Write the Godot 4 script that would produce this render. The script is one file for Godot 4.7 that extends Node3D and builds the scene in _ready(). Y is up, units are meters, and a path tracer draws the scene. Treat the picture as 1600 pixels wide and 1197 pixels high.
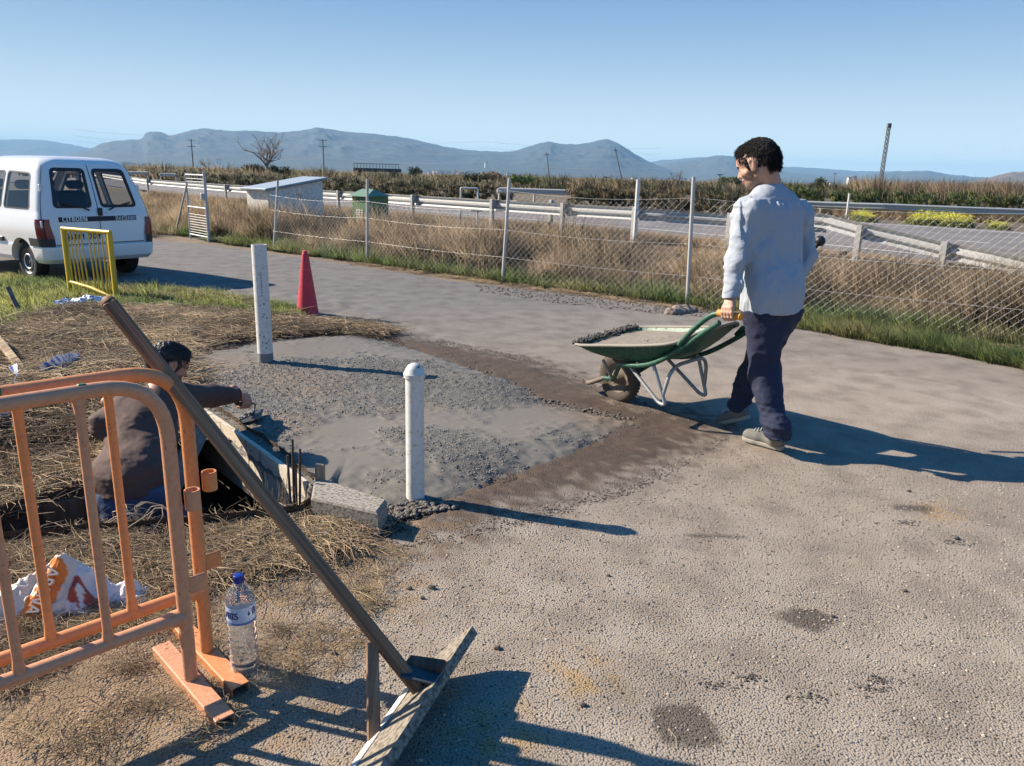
extends Node3D
# A path beside a motorway: two workers pour a concrete slab, one with a wheelbarrow, one kneeling in a trench.

var rng := RandomNumberGenerator.new()
var n1 := FastNoiseLite.new()
var n2 := FastNoiseLite.new()
var n3 := FastNoiseLite.new()
var tex := {}


# ---------------------------------------------------------------- mesh builder
class MB:
	var v := PackedVector3Array()
	var n := PackedVector3Array()
	var c := PackedColorArray()
	var ix := PackedInt32Array()
	var col := Color.WHITE

	func vert(p: Vector3, nn: Vector3) -> int:
		v.append(p)
		n.append(nn)
		c.append(col)
		return v.size() - 1

	func tri(a: Vector3, b: Vector3, d: Vector3) -> void:   # a b d run counter-clockwise seen from outside
		var nn := (b - a).cross(d - a).normalized()
		var i := vert(a, nn)
		vert(b, nn)
		vert(d, nn)
		ix.append_array([i, i + 2, i + 1])

	func quad(a: Vector3, b: Vector3, d: Vector3, e: Vector3) -> void:
		var nn := (d - a).cross(e - b).normalized()
		var i := vert(a, nn)
		vert(b, nn)
		vert(d, nn)
		vert(e, nn)
		ix.append_array([i, i + 2, i + 1, i, i + 3, i + 2])

	func box(xf: Transform3D, size: Vector3, bev := 0.0) -> void:
		var h := size / 2.0
		var b := minf(bev, minf(h.x, minf(h.y, h.z)) * 0.9)
		for ax in 3:
			var u := (ax + 1) % 3
			var w := (ax + 2) % 3
			for s in [-1.0, 1.0]:
				var q := []
				for k in [[-1, -1], [1, -1], [1, 1], [-1, 1]]:
					var p := Vector3()
					p[ax] = s * h[ax]
					p[u] = k[0] * (h[u] - b)
					p[w] = k[1] * (h[w] - b)
					q.append(xf * p)
				if s > 0:
					quad(q[0], q[1], q[2], q[3])
				else:
					quad(q[3], q[2], q[1], q[0])
			if b > 0.0:
				for su in [-1.0, 1.0]:
					for sw in [-1.0, 1.0]:
						var e := []
						for t in [-1.0, 1.0]:
							var p := Vector3()
							p[ax] = t * (h[ax] - b)
							p[u] = su * h[u]
							p[w] = sw * (h[w] - b)
							e.append(xf * p)
							p[u] = su * (h[u] - b)
							p[w] = sw * h[w]
							e.append(xf * p)
						if su * sw > 0:
							quad(e[0], e[2], e[3], e[1])
						else:
							quad(e[1], e[3], e[2], e[0])
		if b > 0.0:
			for sx in [-1.0, 1.0]:
				for sy in [-1.0, 1.0]:
					for sz in [-1.0, 1.0]:
						var p0 := xf * Vector3(sx * h.x, sy * (h.y - b), sz * (h.z - b))
						var p1 := xf * Vector3(sx * (h.x - b), sy * h.y, sz * (h.z - b))
						var p2 := xf * Vector3(sx * (h.x - b), sy * (h.y - b), sz * h.z)
						if sx * sy * sz > 0:
							tri(p0, p1, p2)
						else:
							tri(p0, p2, p1)

	# a bar of rectangular section from a to b
	func bar(a: Vector3, b: Vector3, w: float, t: float, bev := 0.0, up := Vector3.UP) -> void:
		var d := (b - a)
		var z := d.normalized()
		var x := up.cross(z)
		if x.length() < 0.01:
			x = Vector3.RIGHT.cross(z)
		x = x.normalized()
		box(Transform3D(Basis(x, z.cross(x), z), (a + b) / 2.0), Vector3(w, t, d.length()), bev)

	func tube(pts: Array, r, sides := 8, caps := true, flat := 1.0, flat_dir := Vector3.ZERO) -> void:
		var m := pts.size()
		var nx := Vector3.ZERO
		var base := v.size()
		for k in m:
			var t: Vector3
			if k == 0:
				t = pts[1] - pts[0]
			elif k == m - 1:
				t = pts[m - 1] - pts[m - 2]
			else:
				t = (pts[k + 1] - pts[k]).normalized() + (pts[k] - pts[k - 1]).normalized()
			t = t.normalized()
			if k == 0:
				nx = flat_dir if flat_dir != Vector3.ZERO else (Vector3.UP if absf(t.y) < 0.9 else Vector3.RIGHT)
			nx = (nx - t * nx.dot(t)).normalized()
			var ny := t.cross(nx)
			var rr: float = r[k] if r is Array else r
			for s in sides:
				var a := TAU * s / sides
				var nn := nx * cos(a) + ny * sin(a)
				vert(pts[k] + nx * (cos(a) * rr * flat) + ny * (sin(a) * rr), (nx * (cos(a) / flat) + ny * sin(a)).normalized())
		for k in m - 1:
			for s in sides:
				var a := base + k * sides + s
				var b := base + k * sides + (s + 1) % sides
				ix.append_array([a, a + sides, b, b, a + sides, b + sides])
		if caps:
			for e in [0, m - 1]:
				var t: Vector3 = (pts[0] - pts[1]).normalized() if e == 0 else (pts[m - 1] - pts[m - 2]).normalized()
				var ce := vert(pts[e], t)
				var ring := []
				for s in sides:
					ring.append(vert(v[base + e * sides + s], t))
				for s in sides:
					if e == 0:
						ix.append_array([ce, ring[s], ring[(s + 1) % sides]])
					else:
						ix.append_array([ce, ring[(s + 1) % sides], ring[s]])

	# profile of (radius, y); smooth along it unless two points coincide
	func lathe(prof: Array, sides: int, xf := Transform3D()) -> void:
		var base := v.size()
		var m := prof.size()
		for k in m:
			var p: Vector2 = prof[k]
			var d: Vector2 = prof[mini(k + 1, m - 1)] - prof[maxi(k - 1, 0)]
			if k > 0 and prof[k].distance_to(prof[k - 1]) < 1e-5:
				d = prof[mini(k + 1, m - 1)] - prof[k]
			if k < m - 1 and prof[k].distance_to(prof[k + 1]) < 1e-5:
				d = prof[k] - prof[maxi(k - 1, 0)]
			d = d.normalized()
			for s in sides:
				var a := TAU * s / sides
				vert(xf * Vector3(p.x * cos(a), p.y, p.x * sin(a)), (xf.basis * Vector3(d.y * cos(a), -d.x, d.y * sin(a))).normalized())
		for k in m - 1:
			for s in sides:
				var a := base + k * sides + s
				var b := base + k * sides + (s + 1) % sides
				ix.append_array([a, b, a + sides, b, b + sides, a + sides])

	# closed 2-D outline (counter-clockwise in u,w) swept along a path; frame x = side, y = up
	func sweep(outline: Array, path: Array, caps := true) -> void:
		var m := path.size()
		var rings := []
		for k in m:
			var t: Vector3 = path[mini(k + 1, m - 1)] - path[maxi(k - 1, 0)]
			t.y = 0
			t = t.normalized()
			var side := t.cross(Vector3.UP)
			var ring := []
			for o in outline:
				ring.append(path[k] + side * o.x + Vector3.UP * o.y)
			rings.append(ring)
		var q := outline.size()
		for k in m - 1:
			for s in q:
				quad(rings[k][s], rings[k][(s + 1) % q], rings[k + 1][(s + 1) % q], rings[k + 1][s])

	# a smooth grid of points; rows x cols
	func grid(pts: PackedVector3Array, rows: int, cols: int, cols_c := PackedColorArray(), flip := false) -> void:
		var base := v.size()
		for r in rows:
			for q in cols:
				var a := pts[r * cols + mini(q + 1, cols - 1)] - pts[r * cols + maxi(q - 1, 0)]
				var b := pts[mini(r + 1, rows - 1) * cols + q] - pts[maxi(r - 1, 0) * cols + q]
				var nn := a.cross(b).normalized()
				if flip:
					nn = -nn
				v.append(pts[r * cols + q])
				n.append(nn)
				c.append(cols_c[r * cols + q] if cols_c.size() else col)
		for r in rows - 1:
			for q in cols - 1:
				var i := base + r * cols + q
				if flip:
					ix.append_array([i, i + 1, i + cols, i + 1, i + cols + 1, i + cols])
				else:
					ix.append_array([i, i + cols, i + 1, i + 1, i + cols, i + cols + 1])

	func shift(by: Vector3) -> void:
		for k in v.size():
			v[k] += by

	func mesh() -> ArrayMesh:
		var a := []
		a.resize(Mesh.ARRAY_MAX)
		a[Mesh.ARRAY_VERTEX] = v
		a[Mesh.ARRAY_NORMAL] = n
		a[Mesh.ARRAY_COLOR] = c
		a[Mesh.ARRAY_INDEX] = ix
		var m := ArrayMesh.new()
		m.add_surface_from_arrays(Mesh.PRIMITIVE_TRIANGLES, a)
		return m


# ---------------------------------------------------------------- distance field for bodies and cloth
class Field:
	var lo: Vector3
	var cs: float
	var nx: int
	var ny: int
	var nz: int
	var f := PackedFloat32Array()

	func _init(a: Vector3, b: Vector3, cell: float) -> void:
		lo = a
		cs = cell
		nx = int((b.x - a.x) / cs) + 2
		ny = int((b.y - a.y) / cs) + 2
		nz = int((b.z - a.z) / cs) + 2
		f.resize(nx * ny * nz)
		f.fill(1.0)

	func span(a: Vector3, b: Vector3, m: float) -> Array:
		var p := ((a.min(b) - Vector3.ONE * m - lo) / cs).floor()
		var q := ((a.max(b) + Vector3.ONE * m - lo) / cs).ceil()
		return [maxi(0, int(p.x)), mini(nx - 1, int(q.x)), maxi(0, int(p.y)), mini(ny - 1, int(q.y)), maxi(0, int(p.z)), mini(nz - 1, int(q.z))]

	# tapered capsule joined with a smooth minimum; fs > 1 flattens it along fd; sub cuts it away instead
	func cap(a: Vector3, b: Vector3, ra: float, rb: float, k := 0.03, fd := Vector3.ZERO, fs := 1.0, sub := false) -> void:
		var s := span(a, b, maxf(ra, rb) / minf(fs, 1.0) + k + cs * 2.0)
		var ab := b - a
		var l2 := maxf(ab.length_squared(), 1e-9)
		for z in range(s[4], s[5] + 1):
			for y in range(s[2], s[3] + 1):
				var i: int = (z * ny + y) * nx + s[0]
				for x in range(s[0], s[1] + 1):
					var p := lo + Vector3(x, y, z) * cs - a
					var t := clampf(p.dot(ab) / l2, 0.0, 1.0)
					var q := p - ab * t
					if fs != 1.0:
						q += fd * (q.dot(fd) * (fs - 1.0))
					var d := q.length() - lerpf(ra, rb, t)
					var e := f[i]
					if sub:
						d = -d
						var h := maxf(k - absf(e - d), 0.0) / k
						f[i] = maxf(e, d) + h * h * k * 0.25
					else:
						var h := maxf(k - absf(e - d), 0.0) / k
						f[i] = minf(e, d) - h * h * k * 0.25
					i += 1

	# cuts away what lies on the side of nn, within r of the point
	func cut(p: Vector3, nn: Vector3, r: float) -> void:
		var s := span(p, p, r)
		for z in range(s[4], s[5] + 1):
			for y in range(s[2], s[3] + 1):
				var i: int = (z * ny + y) * nx + s[0]
				for x in range(s[0], s[1] + 1):
					var q := lo + Vector3(x, y, z) * cs - p
					if q.length() < r:
						f[i] = maxf(f[i], q.dot(nn))
					i += 1

	func rough(noise: FastNoiseLite, amp: float, sc: Vector3, a: Vector3, b: Vector3) -> void:
		var s := span(a, b, 0.0)
		for z in range(s[4], s[5] + 1):
			for y in range(s[2], s[3] + 1):
				var i: int = (z * ny + y) * nx + s[0]
				for x in range(s[0], s[1] + 1):
					if absf(f[i]) < amp * 2.5 + cs * 2.0:
						var q := (lo + Vector3(x, y, z) * cs) * sc
						f[i] += amp * noise.get_noise_3d(q.x, q.y, q.z)
					i += 1

	func mesh_into(m: MB) -> void:
		var at := PackedInt32Array()
		at.resize(nx * ny * nz)
		at.fill(-1)
		var sy := nx
		var sz := nx * ny
		for z in nz - 1:
			for y in ny - 1:
				var i := z * sz + y * sy
				for x in nx - 1:
					var f0 := f[i]
					if absf(f0) > 3.0 * cs:
						i += 1
						continue
					var f1 := f[i + 1]
					var f2 := f[i + sy]
					var f3 := f[i + sy + 1]
					var f4 := f[i + sz]
					var f5 := f[i + sz + 1]
					var f6 := f[i + sz + sy]
					var f7 := f[i + sz + sy + 1]
					var mn := minf(minf(minf(f0, f1), minf(f2, f3)), minf(minf(f4, f5), minf(f6, f7)))
					var mx := maxf(maxf(maxf(f0, f1), maxf(f2, f3)), maxf(maxf(f4, f5), maxf(f6, f7)))
					if mn < 0.0 and mx >= 0.0:
						var p := Vector3()
						var q := 0
						if (f0 < 0) != (f1 < 0):
							p += Vector3(f0 / (f0 - f1), 0, 0); q += 1
						if (f2 < 0) != (f3 < 0):
							p += Vector3(f2 / (f2 - f3), 1, 0); q += 1
						if (f4 < 0) != (f5 < 0):
							p += Vector3(f4 / (f4 - f5), 0, 1); q += 1
						if (f6 < 0) != (f7 < 0):
							p += Vector3(f6 / (f6 - f7), 1, 1); q += 1
						if (f0 < 0) != (f2 < 0):
							p += Vector3(0, f0 / (f0 - f2), 0); q += 1
						if (f1 < 0) != (f3 < 0):
							p += Vector3(1, f1 / (f1 - f3), 0); q += 1
						if (f4 < 0) != (f6 < 0):
							p += Vector3(0, f4 / (f4 - f6), 1); q += 1
						if (f5 < 0) != (f7 < 0):
							p += Vector3(1, f5 / (f5 - f7), 1); q += 1
						if (f0 < 0) != (f4 < 0):
							p += Vector3(0, 0, f0 / (f0 - f4)); q += 1
						if (f1 < 0) != (f5 < 0):
							p += Vector3(1, 0, f1 / (f1 - f5)); q += 1
						if (f2 < 0) != (f6 < 0):
							p += Vector3(0, 1, f2 / (f2 - f6)); q += 1
						if (f3 < 0) != (f7 < 0):
							p += Vector3(1, 1, f3 / (f3 - f7)); q += 1
						p /= q
						var g := Vector3(lerpf(lerpf(f1 - f0, f3 - f2, p.y), lerpf(f5 - f4, f7 - f6, p.y), p.z), lerpf(lerpf(f2 - f0, f3 - f1, p.x), lerpf(f6 - f4, f7 - f5, p.x), p.z), lerpf(lerpf(f4 - f0, f5 - f1, p.x), lerpf(f6 - f2, f7 - f3, p.x), p.y))
						at[i] = m.vert(lo + (Vector3(x, y, z) + p) * cs, g.normalized())
					i += 1
		for z in range(1, nz - 1):
			for y in range(1, ny - 1):
				var i := z * sz + y * sy + 1
				for x in range(1, nx - 1):
					if at[i] >= 0:
						var s := f[i] < 0
						if s != (f[i + 1] < 0):
							quad4(m, at, i, i - sy, i - sy - sz, i - sz, s)
						if s != (f[i + sy] < 0):
							quad4(m, at, i, i - sz, i - sz - 1, i - 1, s)
						if s != (f[i + sz] < 0):
							quad4(m, at, i, i - 1, i - 1 - sy, i - sy, s)
					i += 1

	func quad4(m: MB, at: PackedInt32Array, a: int, b: int, d: int, e: int, s: bool) -> void:
		if at[b] < 0 or at[d] < 0 or at[e] < 0:
			return
		if s:
			m.ix.append_array([at[a], at[d], at[b], at[a], at[e], at[d]])
		else:
			m.ix.append_array([at[a], at[b], at[d], at[a], at[d], at[e]])


# ---------------------------------------------------------------- scene helpers
func thing(called: String, label: String, category: String, where := Vector3.ZERO, yaw := 0.0, group := "") -> Node3D:
	var o := Node3D.new()
	o.name = called
	add_child(o, true)
	o.position = where
	o.rotation.y = yaw
	tag(o, label, category, group)
	return o


func tag(o: Node, label: String, category := "", group := "", kind := "") -> Node:
	if label:
		o.set_meta("label", label)
	if category:
		o.set_meta("category", category)
	if group:
		o.set_meta("group", group)
	if kind:
		o.set_meta("kind", kind)
	return o


func put(called: String, mb, mat: Material, parent: Node = self) -> MeshInstance3D:
	var o := MeshInstance3D.new()
	o.name = called
	o.mesh = mb.mesh() if mb is MB else mb
	o.material_override = mat
	parent.add_child(o, true)
	return o


func struct(called: String, mb, mat: Material) -> MeshInstance3D:
	var o := put(called, mb, mat)
	o.set_meta("kind", "structure")
	return o


func many(called: String, mesh: Mesh, mat: Material, xs: Array, cs: Array, parent: Node = self) -> MultiMeshInstance3D:
	var mm := MultiMesh.new()
	mm.transform_format = MultiMesh.TRANSFORM_3D
	mm.use_colors = true
	mm.mesh = mesh
	mm.instance_count = xs.size()
	for i in xs.size():
		mm.set_instance_transform(i, xs[i])
		mm.set_instance_color(i, cs[i])
	var o := MultiMeshInstance3D.new()
	o.name = called
	o.multimesh = mm
	o.material_override = mat
	parent.add_child(o, true)
	o.set_meta("kind", "stuff")
	return o


func noise_tex(key: String, kind: int, freq: float, oct: int, size: int, cols: Array, normal := 0.0) -> NoiseTexture2D:
	if tex.has(key):
		return tex[key]
	var f := FastNoiseLite.new()
	f.noise_type = kind
	f.seed = hash(key) % 1000
	f.frequency = freq
	f.fractal_type = FastNoiseLite.FRACTAL_FBM if oct > 1 else FastNoiseLite.FRACTAL_NONE
	f.fractal_octaves = oct
	var t := NoiseTexture2D.new()
	t.width = size
	t.height = size
	t.seamless = true
	t.seamless_blend_skirt = 0.15
	t.noise = f
	if normal > 0.0:
		t.as_normal_map = true
		t.bump_strength = normal
	if cols.size():
		var g := Gradient.new()
		var of := PackedFloat32Array()
		var cc := PackedColorArray()
		for k in cols.size():
			of.append(cols[k][0])
			cc.append(cols[k][1])
		g.offsets = of
		g.colors = cc
		t.color_ramp = g
	tex[key] = t
	return t


func lin(r: float, g: float, b: float) -> Color:
	return Color(r, g, b).linear_to_srgb()


# matte paint, wood, stone and so on: a base colour (linear), broken by two scales of noise and a fine relief
func mat(c: Color, rough := 0.8, key := "", scale := 4.0, relief := 0.0, metal := 0.0) -> StandardMaterial3D:
	var m := StandardMaterial3D.new()
	m.albedo_color = c
	m.roughness = rough
	m.metallic = metal
	if key:
		m.albedo_texture = tex[key]
		m.uv1_triplanar = true
		m.uv1_scale = Vector3.ONE * scale
	if relief > 0.0:
		m.heightmap_enabled = true
		m.heightmap_texture = tex[key]
		m.heightmap_scale = relief
	return m


func vmat(rough := 0.8, back := 0.0) -> StandardMaterial3D:
	var m := StandardMaterial3D.new()
	m.vertex_color_use_as_albedo = true
	m.roughness = rough
	if back > 0.0:
		m.backlight_enabled = true
		m.backlight = Color(back, back, back)
	return m


func spline(p: Array, per := 6) -> Array:
	var out := []
	for k in p.size() - 1:
		var a: Vector3 = p[maxi(k - 1, 0)]
		var d: Vector3 = p[mini(k + 2, p.size() - 1)]
		for s in per:
			out.append(p[k].cubic_interpolate(p[k + 1], a, d, float(s) / per))
	out.append(p[p.size() - 1])
	return out


# bends rounded with radius r where a polyline turns
func fillet(p: Array, r: float, seg := 5) -> Array:
	var out := [p[0]]
	for k in range(1, p.size() - 1):
		var a: Vector3 = (p[k - 1] - p[k])
		var b: Vector3 = (p[k + 1] - p[k])
		var q := minf(r, minf(a.length(), b.length()) * 0.49)
		var s: Vector3 = p[k] + a.normalized() * q
		var e: Vector3 = p[k] + b.normalized() * q
		for j in seg + 1:
			var t := float(j) / seg
			out.append(s.lerp(p[k], t).lerp(p[k].lerp(e, t), t))
	out.append(p[p.size() - 1])
	return out


func inside(p: Vector2, poly: Array) -> bool:
	return Geometry2D.is_point_in_polygon(p, PackedVector2Array(poly))


# signed distance to a polygon, negative inside
func sd(p: Vector2, poly: Array) -> float:
	var d := 1e9
	var s := false
	var j := poly.size() - 1
	for i in poly.size():
		var a: Vector2 = poly[i]
		var b: Vector2 = poly[j]
		var e := b - a
		var w := p - a
		var t := clampf(w.dot(e) / e.length_squared(), 0.0, 1.0)
		d = minf(d, (w - e * t).length_squared())
		if (a.y > p.y) != (b.y > p.y) and p.x < (b.x - a.x) * (p.y - a.y) / (b.y - a.y) + a.x:
			s = not s
		j = i
	return -sqrt(d) if s else sqrt(d)


func blade_clump(count: int, h: float, spread: float, lean: float, w: float, seed_: int, seg := 3) -> MB:
	var r := RandomNumberGenerator.new()
	r.seed = seed_
	var m := MB.new()
	for k in count:
		var a := r.randf() * TAU
		var p := Vector3(cos(a), 0, sin(a)) * spread * sqrt(r.randf())
		var d := r.randf() * TAU
		var dir := Vector3(cos(d), 0, sin(d))
		var le := lean * r.randf_range(0.2, 1.3)
		var hh := h * r.randf_range(0.45, 1.1)
		var side := dir.cross(Vector3.UP).rotated(Vector3.UP, r.randf_range(-1, 1)) * w * r.randf_range(0.6, 1.2)
		var sh := r.randf_range(0.7, 1.15)
		m.col = Color(sh, sh, sh)
		var prev := -1
		for s in seg + 1:
			var t := float(s) / seg
			var q := p + dir * (le * hh * t * t) + Vector3.UP * hh * t * (1.0 - 0.25 * le * t)
			var ww := side * (1.0 - t * 0.9)
			var nn := (dir.cross(side).normalized() * 0.3 + Vector3.UP + dir * 0.4).normalized()
			var i := m.vert(q - ww, nn)
			m.vert(q + ww, nn)
			if s > 0:
				m.ix.append_array([prev, i, prev + 1, prev + 1, i, i + 1])
			prev = i
	return m


# ---------------------------------------------------------------- the ground and what lies on it
var slab_poly := [Vector2(-0.985, -3.475), Vector2(-2.16, -4.845)] + [Vector2(-2.37, -5.39), Vector2(-2.57, -5.74), Vector2(-2.76, -6.12), Vector2(-2.73, -6.43), Vector2(-2.35, -6.87), Vector2(-1.95, -7.12), Vector2(-1.50, -7.30), Vector2(-0.94, -6.85), Vector2(-0.56, -6.47), Vector2(-0.15, -5.94), Vector2(0.15, -5.52), Vector2(0.28, -5.20), Vector2(0.45, -5.06), Vector2(0.69, -4.90), Vector2(0.84, -4.79), Vector2(0.69, -4.45), Vector2(0.38, -4.15), Vector2(0.19, -3.94), Vector2(-0.12, -3.62), Vector2(-0.33, -3.46), Vector2(-0.47, -3.38), Vector2(-0.58, -3.36), Vector2(-0.63, -3.35), Vector2(-0.73, -3.47)]
var soil_poly := [Vector2(-0.87, -2.93), Vector2(-0.89, -3.33), Vector2(-0.59, -3.35), Vector2(-0.75, -3.57), Vector2(-2.74, -6.38), Vector2(-2.31, -7.10), Vector2(-1.60, -7.77), Vector2(-1.02, -7.42), Vector2(-0.36, -6.92), Vector2(0.16, -6.60), Vector2(0.52, -6.07), Vector2(0.77, -5.58), Vector2(0.95, -5.20), Vector2(1.27, -4.99), Vector2(1.37, -4.73), Vector2(1.34, -4.48), Vector2(1.17, -4.21), Vector2(0.84, -3.86), Vector2(0.53, -3.61), Vector2(0.26, -3.40), Vector2(0.02, -3.26), Vector2(-0.21, -3.07), Vector2(-0.42, -2.96), Vector2(-0.61, -2.85), Vector2(-0.78, -2.89)]
var road_poly := [Vector2(60, 20), Vector2(60, 3), Vector2(12, -2.3), Vector2(7.2, -5.2)] + [Vector2(4.58, -6.70), Vector2(4.26, -7.16), Vector2(3.84, -7.56), Vector2(3.21, -8.48), Vector2(2.31, -9.26), Vector2(1.07, -10.14), Vector2(-1.01, -11.59), Vector2(-2.49, -12.91), Vector2(-4.54, -14.63), Vector2(-6.24, -15.89), Vector2(-7.84, -16.81), Vector2(-8.54, -17.10)] + [Vector2(-22, -25), Vector2(-25, -22), Vector2(-10.4, -12.4)] + [Vector2(-5.84, -9.90), Vector2(-5.06, -9.99), Vector2(-3.94, -9.32), Vector2(-2.61, -8.53), Vector2(-1.90, -7.94), Vector2(-1.29, -7.54), Vector2(-0.94, -6.85), Vector2(-0.20, -5.89), Vector2(0.28, -5.20), Vector2(0.45, -5.06), Vector2(0.69, -4.90), Vector2(0.01, -3.74), Vector2(-0.33, -3.44), Vector2(-0.55, -3.10), Vector2(-0.66, -3.09), Vector2(-0.86, -2.98), Vector2(-0.93, -2.78), Vector2(-1.17, -2.55), Vector2(-1.25, -2.32), Vector2(-1.40, -2.07), Vector2(-1.44, -1.86)] + [Vector2(-1.9, -0.9), Vector2(-3, 0.5), Vector2(-8, 6), Vector2(-8, 20)]
var trench_poly := [Vector2(-3.6, -2.42), Vector2(-2.75, -2.68), Vector2(-2.095, -2.865), Vector2(-1.725, -2.966), Vector2(-1.301, -3.07), Vector2(-0.95, -3.2), Vector2(-0.90, -3.42), Vector2(-1.30, -3.97), Vector2(-2.02, -4.80), Vector2(-2.25, -4.62), Vector2(-1.97, -4.05), Vector2(-1.85, -3.62), Vector2(-1.96, -3.38), Vector2(-2.245, -3.095), Vector2(-2.9, -2.78), Vector2(-3.6, -2.55)]
var smooth_a := [Vector2(-1.36, -4.17), Vector2(-1.13, -4.64), Vector2(-0.67, -4.84), Vector2(-0.16, -4.82), Vector2(0.23, -5.07), Vector2(0.61, -4.93), Vector2(0.84, -4.76), Vector2(0.38, -4.14), Vector2(-0.11, -3.61), Vector2(-0.33, -3.44), Vector2(-0.59, -3.35), Vector2(-0.88, -3.56), Vector2(-1.08, -3.84)]
var smooth_b := [Vector2(-2.61, -5.94), Vector2(-2.74, -6.38), Vector2(-2.22, -6.83), Vector2(-1.48, -7.21), Vector2(-0.56, -6.47), Vector2(-0.10, -5.87), Vector2(-0.52, -5.96), Vector2(-1.07, -6.22), Vector2(-1.59, -6.16), Vector2(-2.04, -5.90), Vector2(-2.23, -5.49)]
var green_poly := [Vector2(-7.05, -10.48), Vector2(-6.44, -10.34), Vector2(-5.66, -9.88), Vector2(-4.73, -9.82), Vector2(-3.69, -9.26), Vector2(-2.64, -8.61), Vector2(-2.16, -7.90), Vector2(-2.60, -7.63), Vector2(-3.38, -7.94), Vector2(-3.87, -7.98), Vector2(-4.31, -7.80), Vector2(-4.44, -7.11), Vector2(-4.31, -6.26)]
var straw_poly := [Vector2(-4.36, -6.35), Vector2(-4.48, -6.99), Vector2(-4.47, -7.50), Vector2(-3.82, -7.87), Vector2(-3.19, -7.97), Vector2(-2.70, -7.93), Vector2(-1.71, -7.68), Vector2(-1.21, -7.43), Vector2(-1.34, -6.94), Vector2(-2.73, -6.36), Vector2(-2.39, -5.30), Vector2(-1.86, -4.13), Vector2(-1.99, -3.48), Vector2(-2.29, -3.16)]
var straw_near := [Vector2(-2.03, -2.77), Vector2(-1.71, -2.94), Vector2(-1.29, -3.04), Vector2(-0.95, -3.22), Vector2(-0.66, -3.09), Vector2(-0.68, -2.95), Vector2(-0.84, -2.84), Vector2(-0.98, -2.70), Vector2(-1.11, -2.57), Vector2(-1.06, -2.33), Vector2(-1.39, -2.33), Vector2(-1.45, -2.06), Vector2(-1.49, -1.94)]


func hgt(x: float, z: float) -> float:
	var h := n1.get_noise_2d(x * 25.0, z * 25.0) * 0.008
	var p := Vector2(x, z)
	# the verge on the left is uneven and a little higher
	var left := clampf((-1.3 - x) * 0.6 + 0.2, 0.0, 1.0) * clampf((z + 1.2) * -0.4, 0.0, 1.0) * clampf((z + 10.5) * 0.6, 0.0, 1.0)
	if left > 0.0:
		h += left * (0.035 + 0.05 * n2.get_noise_2d(x * 60.0, z * 60.0))
		h += left * 0.09 * exp(-((p - Vector2(-4.097, -7.160)).length_squared()) / 0.7)
		h += left * 0.10 * exp(-((p - Vector2(-3.082, -4.767)).length_squared()) / 0.35)
	return h


func ground_color(x: float, z: float) -> Color:
	var a := n1.get_noise_2d(x * 55.0, z * 55.0)
	var b := n2.get_noise_2d(x * 220.0, z * 220.0)
	var p := Vector2(x, z)
	var dry := Color(0.33, 0.262, 0.18)
	var earth := Color(0.20, 0.152, 0.108)
	var c := dry.lerp(earth, clampf(0.5 + a * 0.9 + b * 0.5, 0, 1))
	if x < -1.0 and z < -5.0 and z > -13.0:
		var g := sd(p, green_poly)
		c = c.lerp(Color(0.075, 0.10, 0.03), clampf(0.5 - g * 1.2 + b * 0.5, 0, 0.85))
	if z < -9.0 or x > 3.0:
		# beyond the fence: green near it, dry further on
		var d := fence_side(p)
		if d > 0.0:
			c = Color(0.09, 0.11, 0.04).lerp(Color(0.21, 0.15, 0.085), clampf((d - 0.7) * 1.2 + b, 0, 1))
	c = c.lerp(Color(0.085, 0.055, 0.036), clampf(0.3 - sd(p, soil_poly) * 5.0 + b * 0.6, 0, 0.9))
	return c


func fence_side(p: Vector2) -> float:   # metres beyond the fence
	var best := 1e9
	var s := -1.0
	for k in fence_pts.size() - 1:
		var a: Vector2 = fence_pts[k]
		var b: Vector2 = fence_pts[k + 1]
		var e := b - a
		var t := clampf((p - a).dot(e) / e.length_squared(), 0, 1)
		var d := (p - a - e * t).length()
		if d < best:
			best = d
			s = 1.0 if e.cross(p - a) < 0 else -1.0
	return best * s


var fence_pts := [Vector2(-24, -31), Vector2(-10.6, -20.4), Vector2(-7.35, -17.6), Vector2(-6.58, -16.75), Vector2(-4.78, -15.25), Vector2(-2.58, -13.42), Vector2(-0.19, -11.43), Vector2(2.21, -9.73), Vector2(5.4, -7.5), Vector2(8.7, -5.2), Vector2(12, -3.0)]
var tracks := [[Vector2(2.683, -6.396), Vector2(3.201, -6.215), Vector2(3.526, -6.026), Vector2(3.636, -5.685), Vector2(3.802, -5.337)], [Vector2(3.071, -5.755), Vector2(3.310, -5.451), Vector2(3.477, -4.904)], [Vector2(2.591, -5.482), Vector2(2.575, -5.165)]]
var sand := [Vector2(-0.464, -2.598), Vector2(0.256, -2.138), Vector2(-0.019, -1.864), Vector2(-0.697, -2.180), Vector2(-0.582, -2.273), Vector2(2.121, -3.484), Vector2(-1.350, -1.892), Vector2(-0.900, -1.883)]
var wet := [[Vector2(1.109, -2.501), 0.105, 0.075], [Vector2(0.529, -1.906), 0.10, 0.10], [Vector2(1.999, -3.529), 0.10, 0.05], [Vector2(0.940, -3.160), 0.13, 0.025]]


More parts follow.
